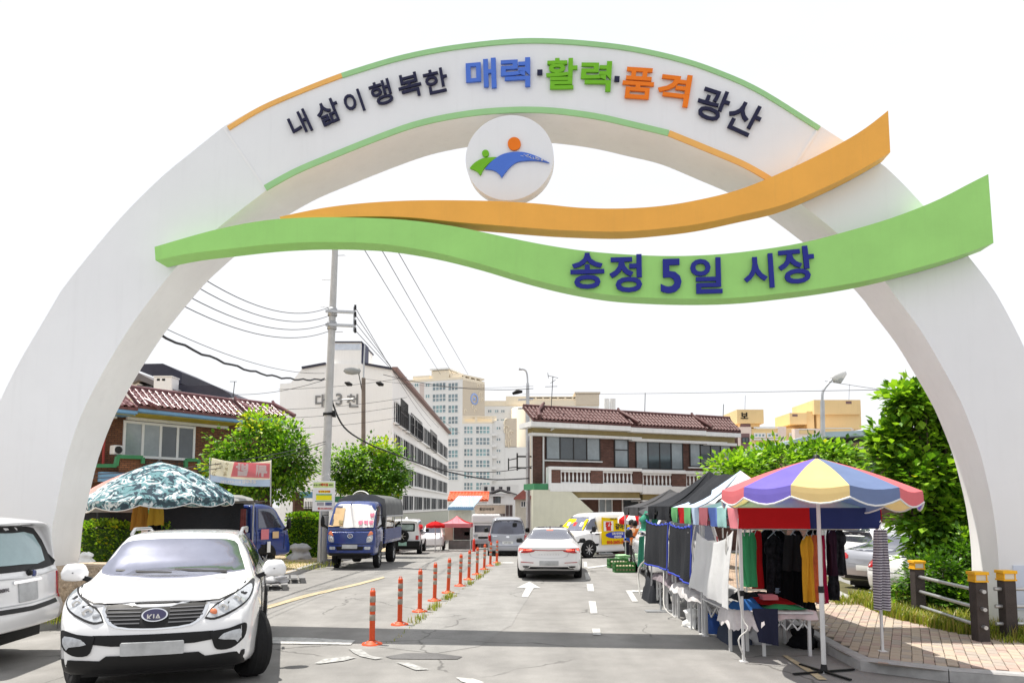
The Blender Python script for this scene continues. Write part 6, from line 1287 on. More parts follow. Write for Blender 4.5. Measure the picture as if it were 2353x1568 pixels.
# weeds and verge grass
def grass(name, pts, n, h, seed, m=None):
    r = random.Random(seed); mb = MB()
    for _ in range(n):
        x, y, z = pts(r); hh = h*r.uniform(.4, 1.3); a = r.random()*6.3; d = Vector((math.cos(a), math.sin(a), 0)); s_ = Vector((-d.y, d.x, 0))*.006*(1+hh*3); tip = Vector((x, y, z+hh))+d*hh*r.uniform(.1, .7); m_ = Vector((x, y, z+hh*.6))+d*hh*.12; o = Vector((x, y, z))
        mb.add([o-s_, o+s_, m_+s_*.7, m_-s_*.7, tip], [(0, 1, 2, 3), (3, 2, 4)], r.choices((0, 1, 2), (4, 3, 3))[0])
    o = obj(name, mb, [leaf_mat('grass_green', '#6d7d2c', .3), leaf_mat('grass_lime', '#97a23a', .3), leaf_mat('grass_straw', '#a59758', .3)]); return struct(o, 'stuff')
def vg(r):
    y = r.uniform(10.75, 15.5); xb = np.interp(y, [10.9, 11.3, 13, 15, 18], [7.2, 6.75, 6.55, 6.9, 7.4]); return (xb+abs(r.gauss(0, .7))-.08*r.random(), y, .13)
grass('grass', vg, 9000, .20, 41); grass('grass', lambda r: (r.uniform(6.9, 10), r.uniform(10.55, 11.2), .13), 2500, .10, 42); grass('grass', lambda r: (r.uniform(6.3, 6.8)+.1*r.random(), r.uniform(14.6, 16.2), .13), 500, .13, 46)
bq = [G(*q) for q in BP]
def seam(r):
    i = r.choice((2, 2, 3, 3, 3, 6, 6, 7, 5, 9, 1)); p = bq[i].lerp(bq[min(i+1, 10)], r.random()*.5); return (p.x+.22+r.gauss(0, .05), p.y+.1*r.random(), 0)
grass('weeds', seam, 420, .13, 43)
def seam2(r):
    t = r.random(); p = bq[0].lerp(bq[8], t); return (p.x+.24+r.gauss(0, .03), p.y, 0)
grass('weeds', seam2, 260, .035, 44)
grass('weeds', lambda r: (r.uniform(-8.4, -5.8), r.uniform(22.5, 26), .14), 900, .07, 45)
grass('weeds', lambda r: (r.uniform(-10.5, -7.4), r.uniform(12.2, 13.2), .14), 900, .16, 47)
# ------------------------------------------------------------------ poles, lamps, wires
pb = P(740, 1290, 26); pt = P(771, 545, 26)
UPl = thing('utility_pole', 'tall pale concrete utility pole with crossarms standing behind the flyer board', 'utility pole', (pb.x, 26, .14))
def pl(x, y, Y=26): return P(x, y, Y)-UPl.location
axis_ = lambda z: Vector(((pt.x-pb.x)*z/(pt.z), 0, z))
mb = MB(); mb.tube([axis_(z) for z in np.linspace(-.1, 12.6, 12)], list(np.linspace(.175, .10, 12)), 16); obj('pole', mb, m_conc, UPl)
for y in (718, 749):
    a, b = pl(754, y-1), pl(819, y+2); mb = MB(); mb.bar(a+Vector((-.05, -.16, 0)), b+Vector((0, -.16, 0)), .10, .09); obj('crossarm', mb, m_steel, UPl)
    mb = MB(); c = axis_(a.z); mb.lathe([(.155, -.14), (.165, -.14), (.165, .14), (.155, .14)], 16, c); [mb.lathe([(.168, z-.015), (.178, z), (.168, z+.015)], 16, c) for z in (-.09, 0, .09)]; obj('clamp', mb, m_steel, UPl)
mb = MB(); mb.bar(pl(816.5, 708)+Vector((0, -.16, 0)), pl(815.5, 764)+Vector((0, -.16, 0)), .07); obj('bracket', mb, m_steel, UPl)
ins = []
for y in (710, 726, 744, 762):
    c = pl(816, y)+Vector((.05, -.24, 0)); ins.append(c+UPl.location); mb = MB(); mb.lathe([(.001, -.1), (.05, -.08), (.03, -.04), (.055, 0), (.03, .04), (.05, .08), (.001, .1)], 10, c); obj('insulator', mb, m_black, UPl)
mb = MB()
for z in (10.9, 10.0, 9.0, 8.1):
    s_ = 1 if int(z*10) % 2 else -1; c = axis_(z); mb.tube([c+Vector((s_*.05, 0, 0)), c+Vector((s_*.42, -.05, 0))], .012, 5)
mb.tube([axis_(11.6)+Vector((-.28, 0, 0)), axis_(11.6)+Vector((.3, 0, 0))], .015, 5); obj('step_bolt', mb, m_steel, UPl)
mb = MB(); c = axis_(5.62); mb.tube([c, c+Vector((.9, -.1, .06))], .025, 6); obj('lamp_arm', mb, m_steel, UPl)
c = pl(811, 854)+Vector((0, -.15, 0)); mb = MB(); prof = [(.001, -.13), (.16, -.09), (.23, 0), (.20, .08), (.10, .12), (.001, .13)]
mb.add([(c.x+.32*math.cos(a)*r/.23, c.y+.2*math.sin(a)*r/.23, c.z+h) for r, h in prof for a in np.linspace(0, 2*PI, 13)[:-1]], [(i*12+k, i*12+(k+1) % 12, (i+1)*12+(k+1) % 12, (i+1)*12+k) for i in range(5) for k in range(12)], 0, True); obj('lamp_head', mb, mat('lamp_grey', (.35, .36, .35, 1), .3, var=.2), UPl)
mb = MB(); cc = axis_(5.15); mb.lathe([(.18, -.05), (.185, -.05), (.185, .05), (.18, .05)], 16, cc); mb.box(cc.x+.16, cc.x+.26, -.08, .08, cc.z-.1, cc.z+.12); obj('clamp', mb, m_black, UPl)
W = lambda pts, r, name, label, cat='cable', group='overhead wires': tag(obj(name, MB().tube(pts, r, 5, cap=False), m_wire), label, cat, group)
def sag(a, b, s_=.3, n=12): a, b = Vector(a), Vector(b); return [a.lerp(b, i/n)-Vector((0, 0, s_*4*(i/n)*(1-i/n))) for i in range(n+1)]
# four wires to the left
for (x, y), yp, nm in (((468, 626), 708, 'topmost'), ((449, 644), 727, 'second from top'), ((427, 668), 744, 'third from top'), ((409, 689), 762, 'lowest')):
    b = P(757, yp+2, 26)+Vector((0, -.2, 0)); a = pa(x-70, y-32, .95)+A0; W(sag(a, b, .55, 18), .011, 'overhead_wire', nm+' of the four thin wires running left from the pole crossarms')
for k, (x, y) in enumerate(((900, 870), (918, 872), (940, 876), (965, 884))):
    e = P(x+90, y+110, 75); W(sag(ins[k], e, .3, 14), .012, 'overhead_wire', ('first', 'second', 'third', 'fourth')[k]+' wire from the crossarm bracket down toward the white block')
a0 = pa(335, 752, .95)+A0; e0 = P(748, 872, 26)+Vector((0, -.2, 0)); pth = sag(a0, e0, .35, 30); pth = [p+Vector((0, 0, .025*math.sin(i*1.9))) for i, p in enumerate(pth)]
W(pth, .028, 'bundled_cable', 'thick black twisted cable sagging from the arch side to the utility pole'); W(sag(a0+Vector((0, 0, .16)), e0+Vector((0, 0, .2)), .3, 20), .008, 'support_wire', 'thin support wire just above the thick black cable')
for k, ((xa, ya), (xb, yb_)) in enumerate((((838, 575), (1012, 860)), ((882, 583), (1040, 860)), ((918, 585), (1075, 860)))):
    W([P(xa-60, ya-100, 24), P(xa, ya, 28), P(xb, yb_, 70)], .015, 'overhead_wire', ('left', 'middle', 'right')[k]+' of the three wires slanting down from under the green ribbon')
c = [P(x, y, Y) for x, y, Y in ((757, 885, 26), (764, 925, 26.5), (790, 980, 27), (840, 1015, 28), (900, 1040, 29), (1000, 1075, 32), (1120, 1100, 36), (1215, 1098, 38))]
W([Vector(p) for p in cr(c, 5)], .032, 'bundled_cable', 'heavy dark cable bundle looping from the pole across the street')
W(sag(P(1000, 1072, 40), P(1222, 1070, 37.4), .3), .02, 'overhead_cable', 'dark cable crossing the street in front of the apartment towers')
W(sag(P(880, 860, 45), P(1225, 892, 48), .4), .02, 'overhead_cable', 'black cable running from the thin pole to the curved lamp post'); W(sag(P(840, 870, 45), P(1225, 886, 48), .3), .01, 'overhead_wire', 'thin wire beside the black cable between the far poles')
W(sag(P(758, 868, 26), P(520, 905, 30), .2), .010, 'overhead_wire', 'thin wire from the utility pole toward the tiled house roof'); W(sag(P(752, 1015, 26)+Vector((0, -.25, 0)), P(150, 1090, 17), .25), .013, 'overhead_wire', 'wire sagging across the windows of the tiled house'); W(sag(P(752, 1020, 26)+Vector((0, -.25, 0)), P(150, 1098, 17), .3), .010, 'overhead_wire', 'second wire just below, across the tiled house windows')
for k, (ya, yb_) in enumerate(((884, 866), (930, 912), (950, 930), (975, 955))):
    W(sag(P(640, ya+10, 40), P(935, yb_, 46), .15), .012, 'overhead_wire', ('highest', 'second', 'third', 'lowest')[k]+' of the wires crossing the lettered end wall of the white block')
W(sag(P(1200, 905, 60), P(2120, 893, 22), .05), .010, 'overhead_wire', 'single thin wire across the sky behind the street lamp'); W([P(1895, 875, 25), P(2090, 905, 22)], .008, 'overhead_wire', 'thin wire from the street lamp to the right tree')
# thin far pole, curved lamp pole, street lamp
g = at(836, 45); fp = thing('timber_pole', 'thin brown pole with cable clamps in front of the lettered end wall', 'pole', g); q = lambda x, y, Y=45: P(x, y, Y)-Vector(g)
mb = MB(); mb.tube([(0, 0, 0), q(835, 868)], [.15, .12], 10); mb.tube([q(835, 870), q(836, 830), q(838, 792)], [.05, .05, .04], 8, 1); obj('pole', mb, [mat('pole_brown', (.22, .18, .15, 1), .85, var=.25), m_steel], fp)
for x in (800, 872): mb = MB(); mb.tube([q(x-8, 878), q(x, 881), q(x+9, 884)], [.06, .16, .07], 7); obj('cable_joint', mb, m_black, fp)
mb = MB(); mb.tube([q(825, 846), q(824, 858)], .06, 7); mb.tube([q(824, 858), q(833, 905)], .03, 6); mb.tube([q(836, 870), q(832, 870)], .09, 8); obj('bracket', mb, m_wire, fp)
g = at(1213, 48); lp = thing('curved_lamp_post', 'grey pole with a curved lamp arm left of the brick house roof', 'lamp post', g); q = lambda x, y: P(x, y, 48)-Vector(g)
mb = MB(); mb.tube([(0, 0, 0), q(1212, 905), q(1212, 880)], [.16, .12, .10], 10); mb.tube([Vector(p) for p in cr([q(1212, 880), q(1211, 862), q(1208, 852), q(1202, 848), q(1194, 847)], 4)], .055, 8); obj('pole', mb, m_steel, lp)
mb = MB(); mb.tube([q(1192, 847), q(1200, 848.5)], [.09, .05], 8); obj('lamp_head', mb, m_steel, lp)
mb = MB()
for y in (918, 938): mb.bar(q(1190, y), q(1225, y-2), .10)
obj('crossarm', mb, m_steel, lp); mb = MB(); mb.tube([q(1177, 904), q(1188, 899), q(1200, 899)], [.08, .17, .08], 7); obj('cable_joint', mb, m_black, lp)
mb = MB(); 
for y in (1048, 1074): mb.bar(q(1187, y), q(1221, y), .10)
mb.bar(q(1188, 1040), q(1188, 1080), .1); mb.bar(q(1168, 1052), q(1168, 1080), .08); mb.bar(q(1168, 1056), q(1188, 1052), .06); mb.bar(q(1168, 1074), q(1188, 1072), .06); obj('bracket', mb, m_dframe, lp)
g = at(1889, 27, .13); SL = thing('street_lamp', 'grey street lamp rising above the low tree, its head leaning right', 'street lamp', g); q = lambda x, y: P(x, y, 27)-Vector(g)
mb = MB(); mb.tube([(0, 0, 0), q(1889, 920)], [.11, .075], 12); mb.tube([Vector(p) for p in cr([q(1889, 925), q(1889, 905), q(1893, 893), q(1903, 880), q(1914, 868)], 4)], .05, 8); obj('pole', mb, m_steel, SL)
a, b = q(1911, 870), q(1940, 855); mb = MB(); mb.tube([a, a.lerp(b, .2), a.lerp(b, .7), b], [.08, .17, .20, .12], 12); obj('lamp_head', mb, mat('lamp_white', (.7, .7, .7, 1), .4), SL); mb = MB(); d = Vector((0, 0, -.10)); mb.tube([a.lerp(b, .12)+d, a.lerp(b, .5)+d*1.6, a.lerp(b, .9)+d], [.06, .16, .08], 12); obj('lamp_glass', mb, mat('lamp_glass', (.4, .42, .42, 1), .15, var=.2), SL)
# TV aerials
def aerial(x, y0, y1, Y, label, arms=()):
    g = P(x, y0, Y); t = thing('roof_aerial', label, 'aerial', g); q = lambda a, b: P(a, b, Y)-g; mb = MB(); mb.tube([(0, 0, 0), q(x+(4 if arms else 1), y1)], .02, 5); obj('mast', mb, m_wire, t)
    for (xa, ya), (xb, yb_) in arms: mb = MB(); mb.tube([q(xa, ya), q(xb, yb_)], .014, 5); obj('rod', mb, m_wire, t)
aerial(1266, 936, 864, 38, 'branched television aerial on the left end of the brick house roof', (((1258, 862), (1282, 868)), ((1258, 856), (1260, 868)), ((1252, 888), (1280, 887)), ((1264, 880), (1276, 872))))
aerial(1481, 945, 902, 41, 'plain mast on the middle of the brick house roof'); aerial(1661, 955, 928, 42, 'short mast near the right end of the brick house roof'); aerial(535, 912, 876, 36, 'short aerial on the tiled house roof', (((528, 876), (544, 876)),)); aerial(1711, 940, 908, 88, 'lightning rod on the lettered yellow roof box'); aerial(1950, 918, 882, 88, 'lightning rod on the tallest yellow roof box')
g = at(1412, 120); mt = thing('antenna_mast', 'cluster of phone antennas standing behind the brick house roof', 'antenna', g)
for x in (1391, 1395, 1404, 1410): mb = MB(); p0, p1 = P(x, 950, 120)-Vector(g), P(x, 915, 120)-Vector(g); mb.tube([p0, p1], .28, 8); obj('antenna', mb, m_apw, mt)
# ------------------------------------------------------------------ flyer board, vendor banner, mirror
fb = Facade((P(716, 1162, 25).x, 25), (P(771, 1162, 25).x, 25), .14)
FB = thing('flyer_board', 'white flyer board with yellow and green print tied to the utility pole', 'sign', fb.loc, fb.rz)
a, b, z0, z1 = fb.rect(718, 1104, 769, 1173); fbox(FB, 'panel', m_white, a, b, 0, .03, z0, z1)
def fr(name, m, x0, y0, x1, y1, y=-.006): a, b, z0, z1 = fb.rect(x0, y0, x1, y1); return fbox(FB, name, m, a, b, y, y+.005, z0, z1)
m_pyel = mat('print_yellow', (.85, .78, .02, 1), .7, var=.05); m_pgrn = mat('print_green', (.10, .38, .14, 1), .7, var=.05); m_plime = mat('print_lime', (.62, .78, .32, 1), .7, var=.1)
fr('print_band', m_plime, 720, 1107, 767, 1119); fr('print_band', m_pyel, 726, 1137, 762, 1148); fr('print_band', m_pgrn, 726, 1134, 762, 1136.6); fr('print_band', m_pyel, 733, 1125.5, 758, 1131); fr('print_band', m_pgrn, 724, 1149.5, 763, 1151); fr('photo_print', m_silver, 728, 1153, 744, 1160); fr('photo_print', mat('photo_blue', (.12, .15, .30, 1), .6, var=.5, scale=8), 747, 1153, 762, 1160)
def ft(t, x, y, h, m, bold=.02): u, z = fb.uv(x, y); text(t, m, FB, (u, -.012, z), (1, 0, 0), (0, 0, 1), h=h*25/F, bold=bold, name='lettering', thick=.006)
ft('내 손 안의', 730, 1113, 4.5, m_bblk); ft('대리점', 745, 1112.5, 6.5, m_bred, .04); ft('음성', 760, 1113, 4.5, m_bblk); ft('전 지역 유치원', 745, 1128, 4.4, m_bred, .03); ft('☎ 010-3604-0101', 746, 1167, 4.6, m_bred, .03)
for x in (722, 762): mb = MB(); p, z = fb.uv(x, 1104); q_, zz = fb.uv(744, 1086); mb.tube([(p, 0, z), (q_, .6, zz)], .006, 4); obj('tie_string', mb, m_steel, FB)
mb = MB(); u, z = fb.uv(727, 1173); mb.tube([(u+.15, .03, -.1), (u+.15, .03, z)], .035, 8); obj('post', mb, m_steel, FB)
# banner over the stall truck, seen from behind so its print is reversed
vb = Facade((P(476, 1162, 21.2).x, 21.2), (P(624, 1162, 21.8).x, 21.8), .14)
VB = thing('vendor_banner', 'cream and red vendor banner on poles, its reversed lettering seen from behind', 'banner', vb.loc, vb.rz)
m_bcr = cloth_mat('banner_cream', (.86, .84, .72, 1), .65, var=.05); m_bpk = cloth_mat('banner_rose', (.82, .36, .40, 1), .65, var=.08); m_bsky = cloth_mat('banner_sky', (.50, .62, .84, 1), .65, var=.06); m_bwt = cloth_mat('banner_white', (.88, .86, .85, 1), .65, var=.03)
C_ = [vb.uv(x, y) for x, y in ((487, 1051), (623, 1057), (621, 1117), (478, 1103))]
mb = MB(); n = 10
A_ = [(C_[0][0]+(C_[1][0]-C_[0][0])*i/n, .03*math.sin(i*1.1), C_[0][1]+(C_[1][1]-C_[0][1])*i/n-.10*math.sin(PI*i/n)) for i in range(n+1)]; B_ = [(C_[3][0]+(C_[2][0]-C_[3][0])*i/n, .04*math.sin(i*1.3+1), C_[3][1]+(C_[2][1]-C_[3][1])*i/n-.06*math.sin(PI*i/n)) for i in range(n+1)]
mid = [tuple(np.array(a)*.28+np.array(b)*.72) for a, b in zip(A_, B_)]; mb.strip(A_, mid, 0, True); mb.strip(mid, B_, 1, True); mb.strip([(p[0], p[1]+.008, p[2]) for p in A_], [(p[0], p[1]+.008, p[2]) for p in B_], 0, True); obj('sheet', mb, [m_bcr, m_bsky], VB)
def vpoly(px, m): mb = MB(); mb.prism([(vb.uv(x, y)[0], -.055, vb.uv(x, y)[1]) for x, y in px], (0, .006, 0)); return obj('print_box', mb, m, VB)
vpoly([(538, 1061), (620, 1064), (619, 1098), (530, 1094)], m_bpk)
def vt(t, x, y, h, m, bold=.02, rot=0, w=None): u, z = vb.uv(x, y); text(t, m, VB, (u, -.062, z), (1, 0, 0), (0, 0, 1), h=h*21/F, bold=bold, name='lettering', thick=.008, mirror=True, rot=rot, wdt=w)
vt('튀', 601, 1081, 30, m_bwt, .05); vt('밥', 556, 1078, 30, m_bwt, .05); vt('광주튀밥 011-633-720', 548, 1106, 8.5, m_bwt, .04)
for t, x, y in (('구', 522, 1066), ('분', 520, 1077), ('표', 517, 1088), ('이', 508, 1072), ('너', 498, 1066), ('노', 495, 1077), ('고', 492, 1088)): vt(t, x, y, 8, m_olive, .01)
for (x, y0, y1) in ((622.5, 1055, 1160), (482, 1050, 1160)): mb = MB(); u, z = vb.uv(x, y0); u2, z2 = vb.uv(x-1, y1); mb.tube([(u, .03, z), (u2, .03, z2)], .02, 6); obj('pole', mb, m_steel, VB)
# convex traffic mirror behind the blue truck
c = P(829, 1150, 31); TM = thing('traffic_mirror', 'round traffic mirror with grey rim above the blue truck cover', 'mirror', (c.x, c.y, gz(31)+.14))
zc = c.z-gz(31)-.14; r = .40; mb = MB(); mb.lathe([(r*1.02, -.10), (r*1.08, -.05), (r*1.08, .06), (r, .08)], 28, (0, 0, zc), 'Y'); obj('rim', mb, m_trimw, TM); mb = MB(); mb.lathe([(r*math.sin(t), -.02-.14*math.cos(t*1.6)) for t in np.linspace(.001, PI/2, 8)], 28, (0, 0, zc), 'Y'); obj('mirror_face', mb, mat('mirror_face', (.7, .72, .74, 1), .06, metal=1), TM); mb = MB(); mb.tube([(0, .1, 0), (0, .1, zc+.3)], .05, 8); obj('post', mb, mat('post_orange', (.6, .13, .03, 1), .5), TM)
c2 = P(845, 1137, 36); gb = thing('green_beam_shed', 'brown shed wall with a green roof edge behind the middle tree', 'shed', (P(775, 1162, 37).x, 37, gz(37))); fbox(gb, 'wall', m_brickl, 0, 1.4, 0, 1.4, 0, 2.6); fbox(gb, 'roof_edge', m_greenr, -.2, 1.6, -.3, 2, 2.61, 2.9)
gf = Facade((P(682, 1162, 31).x, 31), (P(742, 1162, 31.5).x, 31.5), .05); GFc = thing('yard_fence', 'dark iron fence over a mustard wall with a brick pier, left of the flyer board', 'fence', gf.loc, gf.rz)
fbox(GFc, 'wall', m_yell, .3, gf.L, .1, .2, 0, 1.9); fbox(GFc, 'pier', m_brick, -.1, .28, 0, .4, 0, 2.6); fbox(GFc, 'cap', m_bluef, .1, gf.L, -.3, 1.2, 2.35, 2.6)
for i in range(11): mb = MB(); u = .35+(gf.L-.4)*i/10; mb.bar((u, .05, 1.2), (u, .05, 2.2), .03); obj('bar', mb, m_dframe, GFc)
mb = MB(); [mb.bar((.3, .02, z), (gf.L, .02, z), .03) for z in (1.25, 1.95)]; obj('rail', mb, m_dframe, GFc)
# white sack, bag and pallets
def sack(name, label, cat, p, sx, sy, sz, m, seed):
    r = random.Random(seed); mb = MB(); n = 16; K = 7; vs = []
    for i in range(K+1):
        t = i/K; rad = (1.05-.25*t+.15*math.sin(t*9+seed)) if t < .95 else .55
        for k in range(n): a = 2*PI*k/n; q = 1+r.uniform(-.22, .22)+.25*math.cos(4*a+seed)*(1-t*.5); vs.append((sx*rad*q*math.cos(a), sy*rad*q*math.sin(a), sz*t*(1+r.uniform(-.05, .05))))
    mb.add(vs, [(i*n+k, i*n+(k+1) % n, (i+1)*n+(k+1) % n, (i+1)*n+k) for i in range(K) for k in range(n)], 0, True); mb.add(vs[-n:], [tuple(range(n))]); return tag(obj(name, mb, m, None, p), label, cat)
m_sack = cloth_mat('sack_white', (.62, .62, .64, 1), .1, var=.12, bump=.6, bscale=9)
sack('bulk_sack', 'pale grey bulk sack slumped on the pavement left of the blue truck', 'sack', at(692, 27.2, .14), .36, .30, .55, m_sack, 1); sack('plastic_bag', 'white plastic bag lying on the pebble plinth of the arch', 'bag', pa(197, 1290, .1)+A0, .11, .11, .17, m_bwht, 2)
m_pal = mat('pallet_grey', (.20, .20, .20, 1), .7, var=.15)
def pallet(x, y, label, rz=.2):
    g = G(x, y); t = thing('plastic_pallet', label, 'pallet', g, rz, 'grey pallets by the kerb'); L = 1.0
    for i in range(5): fbox(t, 'slat', m_pal, -.5+.21*i, -.5+.21*i+.16, -.5, .5, .115, .145)
    for u in (-.5, -.06, .38):
        for v in (-.5, -.06, .38): fbox(t, 'block', m_pal, u, u+.12, v, v+.12, .02, .113)
    for v in (-.5, -.06, .38): fbox(t, 'runner', m_pal, -.5, .5, v, v+.12, 0, .018)
    return t
pallet(612, 1352, 'grey plastic pallet half hidden by the white SUV mirror', .3); pallet(656, 1336, 'grey plastic pallet lying farthest along the kerb', .3)
sack('plastic_bag', 'clear white plastic bag heaped on the nearer grey pallet', 'bag', G(622, 1350)+Vector((0, 0, .15)), .35, .3, .3, m_sack, 5)
# ------------------------------------------------------------------ fence posts with rails at the right
m_fp = mat('fence_post_brown', (.055, .045, .042, 1), .75, var=.25, scale=6, bump=.3); m_fcap = mat('fence_cap_yellow', (.80, .42, .015, 1), .45, var=.08); m_rfl = mat('cap_reflector', (.62, .60, .52, 1), .3)
def fencebit(label, pts, gap_ends=()):
    f = thing('rail_fence', label, 'fence', (pts[0][0], pts[0][1], .13)); o = Vector((pts[0][0], pts[0][1], 0)); L = [Vector((*p, 0))-o for p in pts]
    for p in L:
        q = MB(); q.box(p.x-.085, p.x+.085, p.y-.085, p.y+.085, -.05, .84); obj('post', q, m_fp, f, bev=.008); c = MB(); c.box(p.x-.10, p.x+.10, p.y-.10, p.y+.10, .842, .865); c.box(p.x-.105, p.x+.105, p.y-.105, p.y+.105, .945, .99); c.box(p.x-.09, p.x-.07, p.y-.09, p.y+.09, .866, .944); c.box(p.x+.07, p.x+.09, p.y-.09, p.y+.09, .866, .944); cp_ = obj('cap', c, m_fcap, f, bev=.006); r_ = MB(); r_.box(p.x-.069, p.x+.069, p.y-.08, p.y+.08, .866, .944); obj('reflector', r_, m_rfl, cp_)
    for z in (.22, .47, .72):
        a, b = L[0], L[-1]; d = (b-a).normalized(); mb = MB(); mb.tube([a-d*.18+Vector((0, 0, z)), b+d*.18+Vector((0, 0, z))], .028, 10); obj('rail', mb, m_steel, f)
    return f
fencebit('two brown posts with yellow caps and three steel rails beside the bush', [(6.98, 12.9), (6.68, 10.75)]); fencebit('brown post and rails leading off the right edge in front of the arch leg', [(7.22, 10.95), (9.4, 10.9)])
# ------------------------------------------------------------------ market stalls on the right
c_ = lambda n, col, **k: cloth_mat('cloth_'+n, col, **{'var': .1, 'scale': 3, **k})
k_red = c_('red', (.56, .016, .02, 1), trans=.3); k_navy = c_('navy', (.03, .045, .16, 1), trans=.2); k_pink = c_('pink', (.78, .26, .30, 1)); k_teal = c_('teal', (.40, .66, .64, 1)); k_blue = c_('blue', (.16, .25, .66, 1)); k_white = c_('white', (.80, .80, .80, 1), bump=.3, bscale=14); k_green = c_('green', (.06, .36, .15, 1)); k_net = c_('net', (.026, .028, .033, 1), trans=.08, bump=.5, bscale=40); k_netg = c_('grey_net', (.075, .075, .08, 1), trans=.12, bump=.5, bscale=40)
k_blk = c_('black', (.008, .008, .010, 1)); k_hem = c_('hem_blue', (.06, .09, .50, 1)); k_ltgreen = c_('lime', (.18, .50, .20, 1)); k_lblue = c_('pale_blue', (.52, .64, .80, 1))
m_leg = mat('stall_leg_white', (.62, .62, .62, 1), .45, var=.12, grime=.3)
def wavy(name, A, B, C, D, m, amp=.04, nx=14, nz=8, parent=None, freq=2.2, seed=0, th=.008, hem=None, sagz=0):
    """cloth between top edge A-B and bottom edge D-C"""
    r = random.Random(seed); A, B, C, D = map(Vector, (A, B, C, D)); nn = (B-A).cross(D-A).normalized(); g = []; ph = [r.uniform(0, 6) for _ in range(4)]
    for j in range(nz+1):
        v = j/nz
        for i in range(nx+1):
            u = i/nx; p = A.lerp(B, u).lerp(D.lerp(C, u), v); w_ = amp*(.25+.75*v)*(math.sin(u*freq*6.28+ph[0]+v*.8)+.5*math.sin(u*freq*2.7*6.28+ph[1]-v*1.5)+.35*math.sin(v*5+u*3+ph[2]))
            p = p+nn*w_; p.z -= sagz*math.sin(PI*u)*(1-v); g.append(p)
    F_ = [(j*(nx+1)+i, j*(nx+1)+i+1, (j+1)*(nx+1)+i+1, (j+1)*(nx+1)+i) for j in range(nz) for i in range(nx)]
    mb = MB(); mb.add(g, F_, 0, True); mb.add([p-nn*th for p in g], F_, 0, True); o = obj(name, mb, m, parent)
    if hem:
        h = MB(); e = [g[nz*(nx+1)+i] for i in range(nx+1)]; h.tube(e, .018, 6); h.tube([g[j*(nx+1)+nx] for j in range(nz+1)], .016, 6); h.tube([g[i]+Vector((0, 0, -.03*abs(math.sin(i*1.2)))) for i in range(nx+1)], .018, 6); obj('hem', h, hem, o)
    return o
tops = []
def tent(label, x0, x1, y0, y1, zv, zt, zp, cols_side, cols_front, mroof, legs=True, name='market_tent', drop=.28):
    t = thing(name, label, 'tent', ((x0+x1)/2, (y0+y1)/2, 0), 0, 'market tents along the kerb'); o = t.location; L = lambda x, y, z: Vector((x, y, z))-o
    c = L((x0+x1)/2, (y0+y1)/2, zp); K = [L(x0, y0, zt), L(x1, y0, zt), L(x1, y1, zt), L(x0, y1, zt)]
    for i in range(4):
        a, b = K[i], K[(i+1) % 4]; mb = MB(); n = 6; rows_ = []
        for j in range(n+1):
            v = j/n; rows_.append([a.lerp(b, u/8).lerp(c, v)-Vector((0, 0, (.10*math.sin(PI*v)+.03*math.sin(u*1.7+i)*(1-v)*v*4))) for u in range(9)])
        for j in range(n): mb.strip(rows_[j], rows_[j+1], 0, True)
        obj('roof_panel', mb, mroof[i % len(mroof)], t)
    def val(a, b, cols, nm='valance'):
        n = len(cols)
        for i, m in enumerate(cols):
            p, q = a.lerp(b, i/n), a.lerp(b, (i+1)/n); dz = Vector((0, 0, -drop)); ou = Vector((0, 0, 1)).cross(b-a).normalized()*.015
            wavy(nm, p, q, q+dz+ou, p+dz+ou, m, .024, 8, 5, t, .8, i)
    val(K[3], K[0], cols_side); val(K[0], K[1], cols_front); val(K[1], K[2], cols_front); val(K[2], K[3], cols_side)
    if legs:
        for x, y in ((x0+.03, y0+.03), (x1-.03, y0+.03), (x1-.03, y1-.03), (x0+.03, y1-.03)):
            z0 = .135 if x > 4.5+.095*(y-9.3) else 0; mb = MB(); a = L(x, y, z0); mb.box(a.x-.02, a.x+.02, a.y-.02, a.y+.02, a.z+.9, zt-o.z); mb.box(a.x-.015, a.x+.015, a.y-.015, a.y+.015, a.z, a.z+.9); mb.box(a.x-.05, a.x+.05, a.y-.05, a.y+.05, a.z, a.z+.008); lg = obj('leg', mb, m_leg, t); q = MB(); q.box(a.x-.026, a.x+.026, a.y-.026, a.y+.026, a.z+.86, a.z+.93); obj('clamp', q, m_black, lg)
        mb = MB()
        for i in range(4):
            cc_ = (K[0]+K[2])/2; ins_ = lambda q: q+(cc_-q).normalized()*.12-Vector((0, 0, .04)); a, b = ins_(K[i]), ins_(K[(i+1) % 4])
            for s_ in range(4): p, q = a.lerp(b, s_/4), a.lerp(b, (s_+1)/4); mb.bar(p-Vector((0, 0, .17*(s_ % 2))), q-Vector((0, 0, .17*((s_+1) % 2))), .02); mb.bar(p-Vector((0, 0, .17*((s_+1) % 2))), q-Vector((0, 0, .17*(s_ % 2))), .02)
        obj('truss', mb, m_leg, t)
    return t
TX0, TX1 = 3.04, 4.95
tent('front market tent with red and navy valance facing us', TX0, TX1, 10.0, 12.0, 1.75, 2.03, 2.62, (k_pink, k_teal, k_blue, k_pink)[::-1], (k_red, k_navy), (k_teal, k_blue, k_lblue, k_teal))
tent('second market tent from the front with blue, teal and pink striped valance', TX0, TX1+.1, 12.1, 14.1, 1.75, 2.03, 2.68, (k_ltgreen, k_red, k_ltgreen, k_lblue)[:4], (k_pink, k_blue), (k_white, k_pink, k_blue, k_lblue))
tent('third market tent, sheeted all over in black shade net', TX0-.02, TX1+.2, 14.2, 16.4, 1.75, 2.05, 2.78, (k_net,)*3, (k_net, k_net), (k_net,))
tent('grey netted market tent beyond the white people carrier', 3.95, 6.6, 23.2, 26.2, 1.75, 2.02, 2.62, (k_netg,)*3, (k_netg,)*2, (k_netg,))
